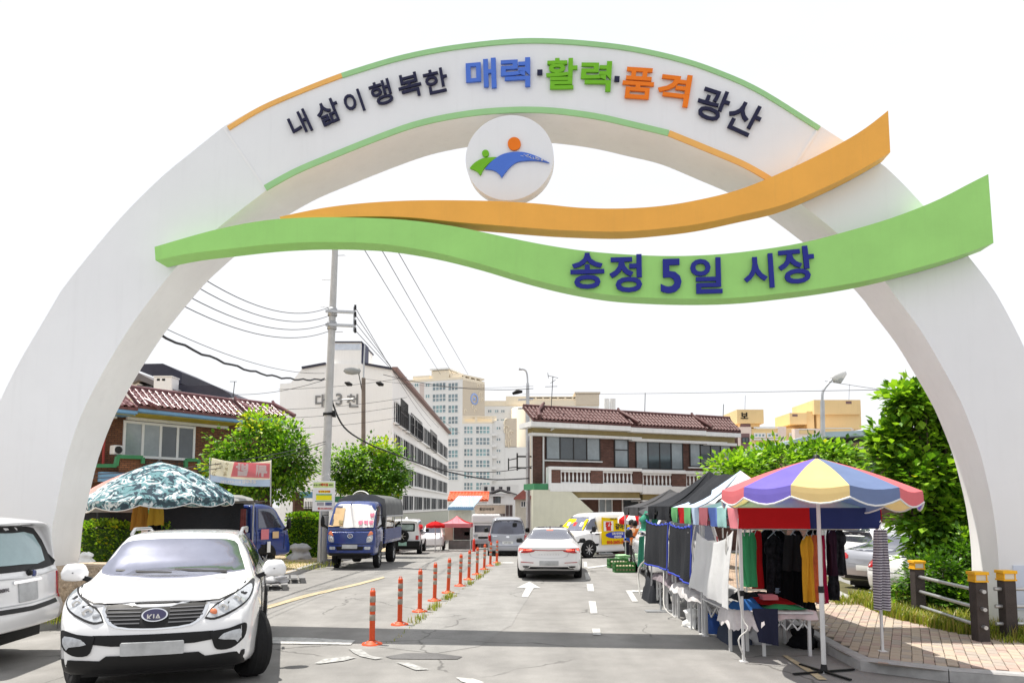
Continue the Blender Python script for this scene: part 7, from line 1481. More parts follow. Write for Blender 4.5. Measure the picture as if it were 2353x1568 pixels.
# loose black nets drawn over the roofs
def netroof(label, pts, m, seed):
    A, B, C, D = [P(*p) for p in pts]; o = wavy('shade_net', A, B, C, D, m, .05, 14, 10, None, 1.3, seed, .01); return tag(o, label, 'net', 'shade nets over the stalls')
netroof('black shade net stretched over the second tent roof', ((1640, 1090, 14.2), (1715, 1092, 13.2), (1655, 1158, 12.2), (1545, 1172, 14.0)), k_net, 3)
netroof('grey-black shade net pulled steeply over the third tent', ((1600, 1120, 16.0), (1662, 1094, 15.0), (1560, 1172, 14.0), (1500, 1180, 15.8)), k_net, 4)
netroof('dusty grey shade net above the white people carrier', ((1540, 1133, 19.5), (1612, 1128, 17.5), (1515, 1176, 15.6), (1466, 1182, 18.4)), k_netg, 5)
def panel(label, xa, xb, ya, yb, m, seed, X=2.97, hem=k_hem, zt=1.74, zb=(.9, .8), amp=.035, nm='net_curtain', bulge=.05):
    o = wavy(nm, (X, ya, zt), (X, yb, zt), (X-bulge, yb, zb[1]), (X-bulge, ya, zb[0]), m, amp, 18, 12, None, 1.6, seed, .008, hem, .05); return tag(o, label, 'curtain', 'cloths hung along the stall side')
panel('black net curtain with blue hem next to the white cloth', 0, 0, 14.05, 12.3, k_net, 7, zb=(.86, .78)); panel('black net curtain with blue hem farthest along the stalls', 0, 0, 16.5, 14.1, k_net, 8, zb=(.80, .86))
o = wavy('white_cloth', (2.97, 11.95, 1.64), (3.0, 10.06, 1.72), (2.93, 10.12, .66), (2.86, 12.0, .78), c_('sheet_white', (.84, .84, .84, 1), trans=.4, bump=.35, bscale=9), .035, 34, 22, None, 2.3, 11, .008, None, .16); tag(o, 'big white cloth tied across the side of the front tent', 'cloth')
# ropes
def rope(pts, label, r=.012): return tag(obj('rope', MB().tube([Vector(p) for p in cr(pts, 4)], r, 5), mat('rope_white', (.6, .59, .56, 1), .9, var=.1)), label, 'rope', 'white ropes on the stalls')
rope([(3.03, 9.98, 1.75), (2.98, 9.95, 1.2), (3.05, 9.96, .6), (3.1, 9.9, .45), (2.98, 9.93, .3), (3.06, 9.92, .05)], 'white rope knotted down the front left tent leg'); rope([(2.98, 12.1, 1.74), (2.93, 12.15, 1.4), (2.95, 12.1, 1.1)], 'white rope hanging between the white cloth and black net'); rope([(2.9, 14.3, .85), (2.85, 14.1, .5), (2.8, 13.8, .2), (2.95, 13.6, .04)], 'white rope trailing below the black nets')
# tables with goods
def table(label, x0, x1, y0, y1, h, z0=0, m=None, cat='table'):
    t = thing('stall_table', label, cat, ((x0+x1)/2, (y0+y1)/2, z0), 0, 'folding stall tables'); a, b = (x1-x0)/2, (y1-y0)/2
    fbox(t, 'top', m_leg, -a, a, -b, b, h-.025, h)
    for sx in (-1, 1):
        for sy in (-1, 1): fbox(t, 'leg', m_leg, sx*(a-.05)-.02, sx*(a-.05)+.02, sy*(b-.05)-.02, sy*(b-.05)+.02, 0, h-.027)
    mb = MB()
    for sx in (-1, 1):
        n = 4
        for k in range(n):
            p, q = -b+.05+(2*b-.1)*k/n, -b+.05+(2*b-.1)*(k+1)/n; mb.bar((sx*(a-.05), p, h-.05-.2*(k % 2)), (sx*(a-.05), q, h-.05-.2*((k+1) % 2)), .018)
    for sy in (-1, 1):
        for k in range(4): p, q = -a+.05+(2*a-.1)*k/4, -a+.05+(2*a-.1)*(k+1)/4; mb.bar((p, sy*(b-.05), h-.05-.2*(k % 2)), (q, sy*(b-.05), h-.05-.2*((k+1) % 2)), .018); mb.bar((p, sy*(b-.05), h-.05-.2*((k+1) % 2)), (q, sy*(b-.05), h-.05-.2*(k % 2)), .018)
    obj('truss', mb, m_leg, t); return t
table('front folding table under red and green folded cloths', 3.42, 4.15, 10.35, 11.4, .60); table('long table behind the white cloth', 3.06, 3.40, 10.7, 12.1, .58); table('table below the nearer black net', 3.02, 3.5, 12.3, 13.9, .60); table('table below the farther black net', 3.04, 3.5, 14.2, 16.0, .60)
def heap(name, label, cat, x0, x1, y0, y1, z, h, m, seed, hang=0, group='goods on the stall tables'):
    r = random.Random(seed); mb = MB(); nx, ny = 12, 10; g = []
    for j in range(ny+1):
        for i in range(nx+1):
            u, v = i/nx, j/ny; e = min(u, 1-u, v, 1-v); zz = z+h*min(1, e*5)*(.7+.3*math.sin(u*7+seed)*math.cos(v*6+seed))+r.uniform(-.006, .006)
            if hang and (j == 0 or i == 0): zz = z-hang*r.uniform(.6, 1.2)
            g.append((x0+(x1-x0)*u+r.uniform(-.008, .008), y0+(y1-y0)*v+r.uniform(-.008, .008), zz))
    mb.add(g, [(j*(nx+1)+i, j*(nx+1)+i+1, (j+1)*(nx+1)+i+1, (j+1)*(nx+1)+i) for j in range(ny) for i in range(nx)], 0, True); return tag(obj(name, mb, m), label, cat, group)
m_floral = c_('floral', (.62, .52, .52, 1), var=.5); m_fl2 = c_('lace', (.68, .64, .64, 1), var=.35)
heap('folded_cloth', 'pale floral cloth spread over the front table', 'cloth', 3.38, 4.2, 10.3, 11.45, .605, .02, m_floral, 1, .10); heap('folded_cloth', 'green folded cloth on the front table', 'cloth', 3.55, 4.1, 10.4, 11.1, .63, .05, k_green, 2); heap('folded_cloth', 'red folded cloth lying on the green one', 'cloth', 3.52, 4.05, 10.6, 11.3, .67, .06, k_red, 3)
heap('folded_cloth', 'black clothes heaped at the back of the front table', 'clothes', 3.42, 4.1, 11.2, 11.9, .62, .14, k_net, 4); heap('folded_cloth', 'blue garment heaped beside the front left tent leg', 'clothes', 3.10, 3.55, 10.4, 10.9, .60, .16, c_('cobalt', (.03, .12, .34, 1)), 5); heap('folded_cloth', 'lace cloth hanging over the edge of the table by the white cloth', 'cloth', 3.0, 3.42, 10.2, 11.0, .585, .05, m_fl2, 6, .20)
heap('folded_cloth', 'white goods spilling off the table under the nearer net', 'cloth', 2.92, 3.5, 12.2, 13.9, .61, .10, c_('mixed', (.62, .60, .60, 1), var=.5), 7, .12); heap('folded_cloth', 'mixed clothes on the table under the farther net', 'clothes', 2.95, 3.5, 14.1, 15.9, .61, .12, c_('mixed_dark', (.28, .24, .26, 1), var=.6), 8, .08)
o = wavy('dark_trousers', (3.28, 10.28, .66), (3.62, 10.26, .66), (3.60, 10.22, .17), (3.34, 10.22, .22), c_('trouser_navy', (.025, .028, .055, 1)), .02, 10, 8, None, 1.2, 9, .02); tag(o, 'dark trousers hanging off the front table by the tent leg', 'trousers')
heap('black_bag', 'bulging black bag on the ground under the farther net', 'bag', 2.9, 3.4, 15.9, 16.9, .0, .62, k_net, 10); heap('black_bag', 'dark bundle below the table by the nearer net', 'bag', 3.1, 3.5, 12.6, 13.6, .0, .38, k_net, 12); heap('storage_box', 'dark blue storage tub under the table by the white cloth', 'tub', 3.2, 3.6, 11.2, 11.9, .0, .40, c_('tub', (.05, .06, .09, 1)), 13)
for k, (x, y) in enumerate(((3.0, 12.6), (3.1, 13.2), (3.02, 14.6), (3.12, 15.3))):
    mb = MB(); mb.box(x-.015, x+.015, y-.015, y+.015, 0, 1.75); tag(obj('support_pole', mb, m_leg), ('first', 'second', 'third', 'fourth')[k]+' slim white support pole under the black nets, counted from us', 'pole', 'support poles of the stalls')
for k, (x, y, z, w_, d_, h_, m, lb) in enumerate(((3.62, 10.62, .74, .22, .2, .07, k_pink, 'small pink folded stack on the red cloth of the front table'), (3.98, 11.25, .76, .2, .2, .08, k_lblue, 'pale blue folded stack at the back of the front table'), (3.2, 12.6, .66, .25, .3, .12, k_red, 'red folded stack on the table below the nearer net'), (3.25, 13.2, .66, .25, .3, .10, k_white, 'white folded stack on the table below the nearer net'), (3.2, 14.7, .68, .25, .3, .12, k_pink, 'pink folded stack on the table below the farther net'), (3.25, 15.4, .68, .25, .3, .10, k_teal, 'teal folded stack on the table below the farther net'))):
    q = MB(); n = 4
    for i in range(n): e = random.uniform(-.015, .015); q.box(x-w_/2+e, x+w_/2+e, y-d_/2+e, y+d_/2-e, z+h_*i/n, z+h_*(i+.86)/n)
    tag(obj('folded_stack', q, m, bev=.012), lb, 'clothes', 'folded stacks on the stall tables')
sack('goods_bag', 'clear bag of goods on the ground by the front table leg', 'bag', Vector((3.75, 11.3, 0)), .18, .16, .34, m_sack, 11); sack('goods_bag', 'black bag of goods on the kerb under the front table', 'bag', Vector((4.25, 11.0, .0)), .17, .15, .3, k_blk, 12); sack('goods_bag', 'white bag of goods on the road below the nearer net table', 'bag', Vector((3.12, 12.9, 0)), .16, .14, .3, m_bwht, 13)
mb = MB(); mb.lathe([(.12, 0), (.16, .30), (.165, .30), (.15, .28), (.11, .02), (.001, .02)], 18, (3.3, 12.25, 0)); tag(obj('bucket', mb, c_('bucket_blue', (.05, .12, .40, 1))), 'blue plastic bucket beneath the stall between the two nets and white cloth', 'bucket')
for k, (y, z) in enumerate(((12.15, 1.72), (12.5, 1.74), (14.0, 1.74), (10.3, 1.7))): rope([(2.98, y, z), (2.95, y+.03, z-.22), (2.98, y+.05, z-.34), (2.95, y-.03, z-.12)], ('first', 'second', 'third', 'fourth')[k]+' loose white tie string dangling from the tent edge', .008)
# hanging garments
def garment(name, label, cat, x0, x1, y0, y1, Y, m, style='shirt', yaw=0, seed=0, hanger=True, depth=.07):
    r = random.Random(seed+50); a = P((x0+x1)/2, y0, Y); b = P((x0+x1)/2, y1, Y); k = Y/F; Wd = (x1-x0)*k; Hh = a.z-b.z
    t = thing(name, label, cat, (a.x, Y, a.z), yaw, 'clothes hung in the front stall')
    prof = {'shirt': [(0, .22), (.05, .50), (.12, .98), (.30, 1.0), (.34, .70), (1, .74)], 'dress': [(0, .25), (.05, .5), (.12, .85), (.28, .80), (.32, .62), (.7, .85), (1, 1.0)], 'trousers': [(0, .75), (.1, .85), (1, 1.0)], 'skirt': [(0, .7), (1, 1)]}[style]
    nz, nx = 14, 12; ph = r.uniform(0, 6); fr_, bk = [], []
    for j in range(nz+1):
        v = j/nz; w_ = np.interp(v, [p[0] for p in prof], [p[1] for p in prof])*Wd/2
        for i in range(nx+1):
            u = -1+2*i/nx; wv = .032*(.3+v)*math.sin(u*6+ph+v*2)+.018*math.sin(u*13+ph*2+v); z = -v*Hh-.02*abs(math.sin(u*4+ph))*(v > .95)
            e = math.sqrt(max(0, 1-u*u))
            x = u*w_
            if style == 'trousers' and v > .3: x += .008*(1 if u > 0 else -1)
            fr_.append((x, -depth*e*.6+wv, z)); bk.append((x, depth*e*.6+wv, z))
    F_ = [(j*(nx+1)+i, j*(nx+1)+i+1, (j+1)*(nx+1)+i+1, (j+1)*(nx+1)+i) for j in range(nz) for i in range(nx)]
    mb = MB(); mb.add(fr_, F_, 0, True); mb.add(bk, F_, 0, True); obj('fabric', mb, m, t)
    if hanger:
        mb = MB(); mb.tube([(0, 0, .10), (.015, 0, .12), (.03, 0, .10), (.0, 0, .05), (0, 0, .02)], .005, 5); mb.tube([(-Wd*.3, 0, -.05), (0, 0, .03), (Wd*.3, 0, -.05)], .008, 5); obj('hanger', mb, m_leg, t)
    return t
k_yel = c_('mustard', (.72, .36, .03, 1)); k_or = c_('coral', (.72, .17, .07, 1), var=.3, scale=12); k_ro = c_('rose', (.70, .45, .42, 1)); k_mag = c_('crimson', (.42, .01, .06, 1)); k_blk = c_('black', (.008, .008, .010, 1)); k_char = c_('charcoal', (.028, .026, .029, 1)); k_plum = c_('plum', (.045, .018, .035, 1)); k_print = c_('black_print', (.028, .028, .034, 1), var=.9, scale=14)
garment('green_shirt', 'green shirt hanging nearest the front left tent leg', 'shirt', 1698, 1722, 1222, 1343, 10.5, k_green, 'shirt', 1.1, 1); garment('green_shirt', 'second green shirt, between the first and the red one', 'shirt', 1708, 1740, 1222, 1345, 10.8, k_green, 'shirt', .9, 2); garment('red_shirt', 'long red shirt hanging right of the green ones', 'shirt', 1718, 1758, 1218, 1348, 11.0, k_red, 'shirt', .8, 3)
garment('black_blouse', 'black top with grey print hanging in the middle of the stall', 'shirt', 1752, 1800, 1228, 1360, 11.2, k_print, 'shirt', .2, 4); garment('charcoal_vest', 'charcoal sleeveless top in the middle of the stall', 'shirt', 1796, 1846, 1228, 1308, 11.0, k_char, 'skirt', .05, 5); garment('black_trousers', 'black trousers hanging below the charcoal top', 'trousers', 1792, 1846, 1304, 1395, 11.1, k_blk, 'trousers', .05, 6, False); garment('black_blouse', 'plain black jacket hanging behind the red shirt', 'shirt', 1735, 1790, 1215, 1350, 11.6, k_blk, 'shirt', .1, 7); garment('black_blouse', 'dark blouse hanging behind the mustard dress', 'shirt', 1840, 1895, 1215, 1370, 11.7, k_blk, 'shirt', 0, 8)
garment('black_dress', 'long black dress at the back of the stall behind the black blouse', 'dress', 1760, 1815, 1218, 1385, 11.8, k_blk, 'dress', .1, 18); garment('black_dress', 'long black dress at the back of the stall left of the mustard dress', 'dress', 1808, 1852, 1218, 1380, 11.75, k_blk, 'dress', .1, 19)
garment('mustard_dress', 'mustard yellow dress hanging to the left of the umbrella pole', 'dress', 1834, 1872, 1230, 1378, 10.45, k_yel, 'dress', .35, 9); garment('coral_dress', 'coral dress just behind the mustard one', 'dress', 1850, 1884, 1228, 1378, 10.6, k_or, 'dress', .6, 10); garment('rose_dress', 'pale rose dress with coral collar by the umbrella pole', 'dress', 1862, 1890, 1230, 1380, 10.75, k_ro, 'dress', .8, 11); garment('crimson_dress', 'crimson dress closest to the umbrella pole', 'dress', 1870, 1897, 1228, 1382, 10.9, k_mag, 'dress', .8, 12); garment('black_leggings', 'black leggings showing below the mustard dress', 'trousers', 1844, 1872, 1370, 1402, 10.6, k_blk, 'trousers', .2, 13, False)
garment('plum_coat', 'dark plum patterned coat right of the umbrella pole', 'coat', 1896, 1922, 1215, 1318, 10.9, k_plum, 'shirt', .5, 14); garment('black_coat', 'black coat with white stripe at the right end of the stall', 'coat', 1905, 1946, 1216, 1318, 11.2, k_print, 'shirt', .3, 15); garment('print_trousers', 'black and white print trousers below the plum coat', 'trousers', 1902, 1926, 1316, 1375, 11.2, k_print, 'trousers', .3, 16, False)
m_str = c_('stripe', (.60, .58, .60, 1)); n_ = m_str.node_tree; wv = n_.nodes.new('ShaderNodeTexWave'); wv.bands_direction = 'Z'; wv.inputs['Scale'].default_value = 9; wv.inputs['Distortion'].default_value = .6; tcn = n_.nodes.new('ShaderNodeTexCoord'); n_.links.new(tcn.outputs['Object'], wv.inputs['Vector']); rp = n_.nodes.new('ShaderNodeValToRGB'); rp.color_ramp.interpolation = 'CONSTANT'; rp.color_ramp.elements[0].color = (.62, .61, .64, 1); rp.color_ramp.elements[1].color = (.07, .05, .09, 1); rp.color_ramp.elements[1].position = .5; n_.links.new(wv.outputs['Color'], rp.inputs[0]); n_.links.new(rp.outputs[0], n_.nodes['Principled BSDF'].inputs['Base Color'])
garment('striped_trousers', 'black and white striped trousers hanging from the right tent leg', 'trousers', 2003, 2040, 1216, 1398, 9.95, m_str, 'trousers', .15, 17)
for k, (x0, x1, y, z) in enumerate(((3.1, 4.9, 10.55, 1.73), (3.1, 4.9, 11.2, 1.74))): mb = MB(); mb.tube([(x0, y, z), (x1, y, z)], .014, 8); tag(obj('clothes_rail', mb, m_steel), ('front', 'rear')[k]+' steel clothes rail inside the first stall', 'rail', 'clothes rails')
# ------------------------------------------------------------------ umbrellas
def umbrella(name, label, c, R, za, zr, drop, n, mats, tilt=(0, 0), a0=0, pole_to=0, base=None, hem=None, scal=.05, bulge=.13):
    t = thing(name, label, 'umbrella', (c[0], c[1], c[2]), 0); hub = bpy.data.objects.new('canopy', None); COL.objects.link(hub); hub.parent = t; hub.location = (0, 0, za-c[2]); hub.rotation_euler = (tilt[0], tilt[1], 0); dz = zr-za
    for i in range(n):
        t0, t1 = a0+2*PI*i/n, a0+2*PI*(i+1)/n; rows_ = []
        for j in range(9):
            v = j/8; row = []
            for k in range(7):
                u = k/6; a = t0+(t1-t0)*u; s_ = math.sin(PI*u); rr_ = R*v*(1-.035*s_*v); z = dz*v+bulge*R*math.sin(PI*v*.95)*.55-.03*s_*v*R; row.append((rr_*math.sin(a), -rr_*math.cos(a), z))
            rows_.append(row)
        rows_.append([(p[0]*1.005, p[1]*1.005, p[2]-drop*.5) for p in rows_[-1]]); rows_.append([(p[0]*1.0, p[1]*1.0, p[2]-drop*.5-scal*math.sin(PI*k/6)*(1 if i % 2 else .8)) for k, p in enumerate(rows_[-1])])
        mb = MB()
        for j in range(10): mb.strip(rows_[j], rows_[j+1], 0, True)
        pn = obj('panel', mb, mats[i % len(mats)], hub)
        if hem: h = MB(); h.tube(rows_[-1], .011, 5); obj('hem', h, hem, pn)
        rb = MB(); rb.tube([(p[0]*.99, p[1]*.99, p[2]-.02) for p in (rows_[j][0] for j in range(9))], .007, 4); rb.tube([(0, 0, dz-.05), tuple(np.array(rows_[5][0])+np.array((0, 0, -.03)))], .006, 4); obj('rib', rb, m_steel, hub)
    mb = MB(); mb.lathe([(.001, .05), (.04, .03), (.05, -.03)], 10); obj('finial', mb, m_black, hub)
    mb = MB(); mb.tube([(0, 0, pole_to), (0, 0, za-c[2]-.02)], .024, 10); mb.tube([(0, 0, pole_to), (0, 0, pole_to+1.0)], .029, 10); pl_ = obj('pole', mb, m_leg, t); q = MB(); q.tube([(0, 0, .98), (0, 0, 1.06)], .036, 10); obj('collar', q, m_black, pl_); return t
ru = G(1893, 1545); RU = umbrella('market_umbrella', 'big red, violet, yellow and slate umbrella standing in front of the stall', (ru.x, ru.y, 0), 1.17, 2.66, 2.22, .13, 12, (c_('umb_yellow', (.86, .68, .32, 1), trans=.4), c_('umb_slate', (.17, .23, .40, 1), trans=.25), c_('umb_red', (.74, .20, .22, 1), trans=.35), c_('umb_violet', (.22, .18, .62, 1), trans=.35)), (-.045, .03), math.radians(-36), 0, hem=k_white, bulge=.05)
mb = MB(); 
for a in (.3, PI/2+.3): mb.bar((-.45*math.cos(a), -.45*math.sin(a), .02), (.45*math.cos(a), .45*math.sin(a), .02), .035, .02)
mb.lathe([(.045, .03), (.035, .10), (.03, .11)], 12); obj('stand', mb, m_black, RU)
m_camo = c_('camo', (.30, .48, .50, 1), trans=.15); n_ = m_camo.node_tree; tcn = n_.nodes.new('ShaderNodeTexCoord')
def ad(kind, **k):
    x = n_.nodes.new(kind)
    for a, b in k.items(): x.inputs[a].default_value = b
    return x
nz1 = ad('ShaderNodeTexNoise', Scale=3.4, Detail=3, Roughness=.5, Distortion=1.6); nz2 = ad('ShaderNodeTexNoise', Scale=4.6, Detail=2.5, Roughness=.5, Distortion=2.2); mp = n_.nodes.new('ShaderNodeMapping'); mp.inputs['Location'].default_value = (3, 7, 2); n_.links.new(tcn.outputs['Object'], nz1.inputs['Vector']); n_.links.new(tcn.outputs['Object'], mp.inputs[0]); n_.links.new(mp.outputs[0], nz2.inputs['Vector'])
r1 = n_.nodes.new('ShaderNodeValToRGB'); r1.color_ramp.interpolation = 'CONSTANT'; e = r1.color_ramp.elements; e[0].color = (.03, .045, .07, 1); e[1].position = .43; e[1].color = (.15, .29, .32, 1)
for p, c in ((.52, (.33, .40, .46, 1)), (.56, (.74, .78, .78, 1)), (.64, (.17, .33, .37, 1))): q = e.new(p); q.color = c
r2 = n_.nodes.new('ShaderNodeValToRGB'); r2.color_ramp.interpolation = 'CONSTANT'; f = r2.color_ramp.elements; f[0].color = (0, 0, 0, 1); f[1].position = .58; f[1].color = (1, 1, 1, 1); mxx = n_.nodes.new('ShaderNodeMix'); mxx.data_type = 'RGBA'; mxx.inputs[7].default_value = (.04, .06, .085, 1)
n_.links.new(nz1.outputs['Fac'], r1.inputs[0]); n_.links.new(nz2.outputs['Fac'], r2.inputs[0]); n_.links.new(r2.outputs[0], mxx.inputs[0]); n_.links.new(r1.outputs[0], mxx.inputs[6]); n_.links.new(mxx.outputs[2], n_.nodes['Principled BSDF'].inputs['Base Color'])
p = P(363, 1150, 16.2); umbrella('camouflage_umbrella', 'large teal and white camouflage umbrella over the stall behind the white SUV', (p.x, p.y, .14), 1.52, 3.02, 2.20, .14, 10, (m_camo,), (.02, -.05), .2, 0, hem=k_white, scal=.05, bulge=.16)
p = P(330, 1150, 18.4); umbrella('coral_umbrella', 'faded coral umbrella half hidden behind the camouflage one', (p.x, p.y, .14), 1.5, 3.0, 2.30, .12, 8, (c_('coral_pale', (.76, .38, .34, 1), trans=.3, var=.25),), (.02, -.03), .3, 0, scal=.05)
# ------------------------------------------------------------------ left stall truck: awning, nets, goods
TB = T_B.root; Mb = Matrix.Translation(TB.location) @ Matrix.Rotation(TB.rotation_euler.z, 4, 'Z') @ Matrix.Scale(1.02, 4)
def lp_(x, y, z): return Mb @ Vector((x, y, z))
prof = [(-.92, 1.95), (-.80, 2.10), (-.4, 2.19), (0, 2.21), (.4, 2.19), (.80, 2.10), (.92, 1.95)]; mb = MB(); R0 = [[(x, y, z-(.02 if i % 2 else 0)) for x, z in prof] for i, y in enumerate(np.linspace(.95, -2.6, 8))]
for i in range(7): mb.strip(R0[i], R0[i+1], 0, True); mb.strip([(p[0], p[1], p[2]-.02) for p in R0[i]], [(p[0], p[1], p[2]-.02) for p in R0[i+1]], 0, True)
obj('awning', mb, mat('awning_grey', (.30, .30, .295, 1), .8, var=.2), TB)
mb = MB()
for x in (-.88, .88):
    for y in (.92, -.8, -2.5): mb.tube([(x, y, .7), (x, y, 1.98)], .022, 6)
    mb.tube([(x, .95, 1.96), (x, -2.6, 1.96)], .025, 6)
mb.tube([(-.88, -2.55, 1.96), (.88, -2.55, 1.96)], .025, 6); mb.tube([(.88, -2.5, 1.96), (1.5, -2.6, 2.02)], .02, 6); mb.tube([(.88, .5, 1.96), (1.5, .4, 2.02)], .02, 6); obj('awning_frame', mb, m_steel, TB)
mb = MB(); mb.strip([(.90, .9, 1.97), (.90, -.8, 1.97), (.90, -2.6, 1.97)], [(1.55, .8, 2.04), (1.55, -.8, 2.0), (1.55, -2.7, 2.03)]); mb.strip([(.90, .9, 1.955), (.90, -.8, 1.955), (.90, -2.6, 1.955)], [(1.55, .8, 2.025), (1.55, -.8, 1.985), (1.55, -2.7, 2.015)]); obj('awning_flap', mb, mat('awning_grey', (.3, .3, .295, 1)), TB)
def hangon(name, label, cat, a, b, z0, z1, m, seed, amp=.03, group=None):
    A, B = lp_(a[0], a[1], z1), lp_(b[0], b[1], z1); C, D = lp_(b[0], b[1], z0), lp_(a[0], a[1], z0); return tag(wavy(name, A, B, C, D, m, amp, 14, 8, None, 1.5, seed, .01), label, cat, group)
hangon('net_curtain', 'black net closing the back of the stall truck', 'curtain', (-.9, -2.58), (.9, -2.58), .75, 1.95, k_net, 21, .03, 'nets on the stall truck'); hangon('net_curtain', 'black net down the road side of the stall truck', 'curtain', (.92, -2.5), (.92, .5), 1.0, 1.95, k_net, 22, .03, 'nets on the stall truck'); hangon('net_curtain', 'black net between the camouflage umbrella and the stall truck', 'curtain', (-2.4, -2.9), (-.95, -2.6), .6, 1.9, k_net, 23, .03, 'nets on the stall truck')
hangon('net_valance', 'silvery grey strip along the rear awning edge of the stall truck', 'awning strip', (-1.2, -2.75), (.6, -2.70), 1.72, 1.92, c_('grey_strip', (.22, .22, .23, 1)), 24, .02)
hangon('cloth_bunch', 'green cloth bunch hung at the rear corner of the stall truck', 'cloth', (1.0, -2.70), (1.25, -2.68), 1.05, 1.85, k_green, 25, .05); hangon('cloth_bunch', 'blue and white cloth bunch hung below the green one', 'cloth', (1.12, -2.78), (1.35, -2.72), .75, 1.35, k_blue, 26, .05); hangon('cloth_bunch', 'white cloth bunch next to the blue one on the stall truck', 'cloth', (.92, -2.78), (1.10, -2.74), .80, 1.30, k_white, 27, .05)
hangon('folded_parasol', 'folded brown, red and blue parasol hung on the stall truck side', 'parasol', (1.30, .0), (1.33, .16), .85, 1.80, c_('brown_red', (.20, .06, .06, 1), var=.6), 28, .04)
for k, (y0, y1, z0, z1, m, lb) in enumerate(((-1.2, -.72, .22, .98, c_('board_pink', (.70, .42, .48, 1)), 'pink and white price sheet on the side of the stall truck'), (-.68, -.28, .22, .98, m_bwht, 'white price sheet beside the pink one on the stall truck'), (-.24, .15, .22, 1.0, c_('board_lemon', (.70, .68, .42, 1)), 'pale yellow price sheet nearest the cab of the stall truck'))):
    t = thing('price_sheet', lb, 'notice', TB.location, TB.rotation_euler.z, 'price sheets on the stall truck'); fbox(t, 'sheet', m, .985, 1.0, y0, y1, z0, z1)
    for i in range(3): text('가격표김포멸치미역'[k*3+i], m_bblk if k != 1 else m_bred, t, (1.004, (y0+y1)/2, z1-.14-.24*i), (0, 1, 0), (0, 0, 1), h=.15, bold=.03, name='lettering', thick=.006)
for k, (y, z, w_, h, m) in enumerate(((1.45, 1.08, .32, .3, k_pink), (1.9, 1.05, .26, .2, m_card), (1.62, .70, .14, .32, m_bwht))): p, n = T_B.hit('R', y, z); t = thing('door_notice', ('pink notice stuck on the stall truck door', 'tan card stuck on the stall truck door', 'narrow white notice low on the stall truck door')[k], 'notice', TB.location, TB.rotation_euler.z, 'notices on the stall truck door'); fbox(t, 'sheet', m, p.x*1.02+.03, p.x*1.02+.04, y-w_/2, y+w_/2, z-h/2, z+h/2)
garment('ochre_cloth', 'long ochre apron hanging at the left under the camouflage umbrella', 'apron', 304, 342, 1160, 1216, 15.9, c_('ochre', (.42, .20, .04, 1)), 'trousers', .1, 31, False); garment('ochre_cloth', 'square mustard cloth hanging under the camouflage umbrella', 'cloth', 341, 376, 1156, 1204, 15.8, c_('mustard_dark', (.50, .30, .04, 1)), 'trousers', .05, 32, False); garment('black_apron', 'black cloth hanging below the mustard one', 'cloth', 342, 372, 1204, 1232, 16.0, k_blk, 'trousers', 0, 33, False)
# ------------------------------------------------------------------ far red tent and its grill
def bits(nm, Y, x0, x1, y0, y1, m, parent, dep=.3, loc=None):
    a, b = P(x0, y1, Y), P(x1, y0, Y); o = parent.location; return fbox(parent, nm, m, a.x-o.x, b.x-o.x, 0, dep, max(a.z, gz(Y)+.0)-o.z, b.z-o.z)
xa, xb = P(1014, 1162, 46).x, P(1084, 1162, 46).x; z_ = lambda y: P(1050, y, 46).z
t = tent('small red peaked tent at the far end of the street', xa, xb, 45.2, 47.3, 0, z_(1201), z_(1184), (k_red,)*2, (k_pink,), (k_pink, k_red, k_pink, k_red), False, 'red_tent', .24)
for x, y in ((xa+.04, 45.24), (xb-.04, 45.24), (xa+.04, 47.26), (xb-.04, 47.26)): fbox(t, 'leg', m_leg, x-t.location.x-.025, x-t.location.x+.025, y-t.location.y-.025, y-t.location.y+.025, gz(46), z_(1202))
g = at(1050, 46.2); GC = thing('grill_cart', 'grey roasting cart with dark oven under the red tent', 'cart', g); bits('counter', 46.2, 1030, 1083, 1241, 1261, mat('cart_grey', (.25, .26, .25, 1), .6, var=.3), GC, .6); q = MB(); bits('oven', 46.2, 1042, 1081, 1206, 1239, mat('oven_dark', (.06, .05, .05, 1), .5, var=.4), GC, .5); bits('cabinet', 46.2, 1021, 1040, 1208, 1240, m_app, GC, .5); bits('plate_stack', 46.1, 1066, 1078, 1221, 1229, m_white, GC, .1)
p = P(1000, 1205, 43); rf = umbrella('red_parasol', 'red parasol edge showing right of the white off-roader', (p.x, p.y, gz(43)), 0.55, p.z+.22, p.z, .14, 8, (k_red,), (0, 0), 0, 0, scal=.02)
p = P(1452, 1190, 26); umbrella('red_parasol', 'red and white striped parasol edge by the grey netted tent', (p.x+.45, p.y+2.5, gz(28)), 0.6, p.z+.25, p.z-.05, .15, 10, (k_red, k_white), (.1, 0), 0, 0, scal=.02)
mb = MB(); p = P(1075, 1246, 44); mb.lathe([(.09, 0), (.08, .6), (.03, .75), (.001, .76)], 12, (p.x+.35, p.y, gz(44))); tag(obj('red_cone', mb, mat('cone_red', (.7, .05, .03, 1), .5)), 'small red marker standing beside the grill cart', 'marker')
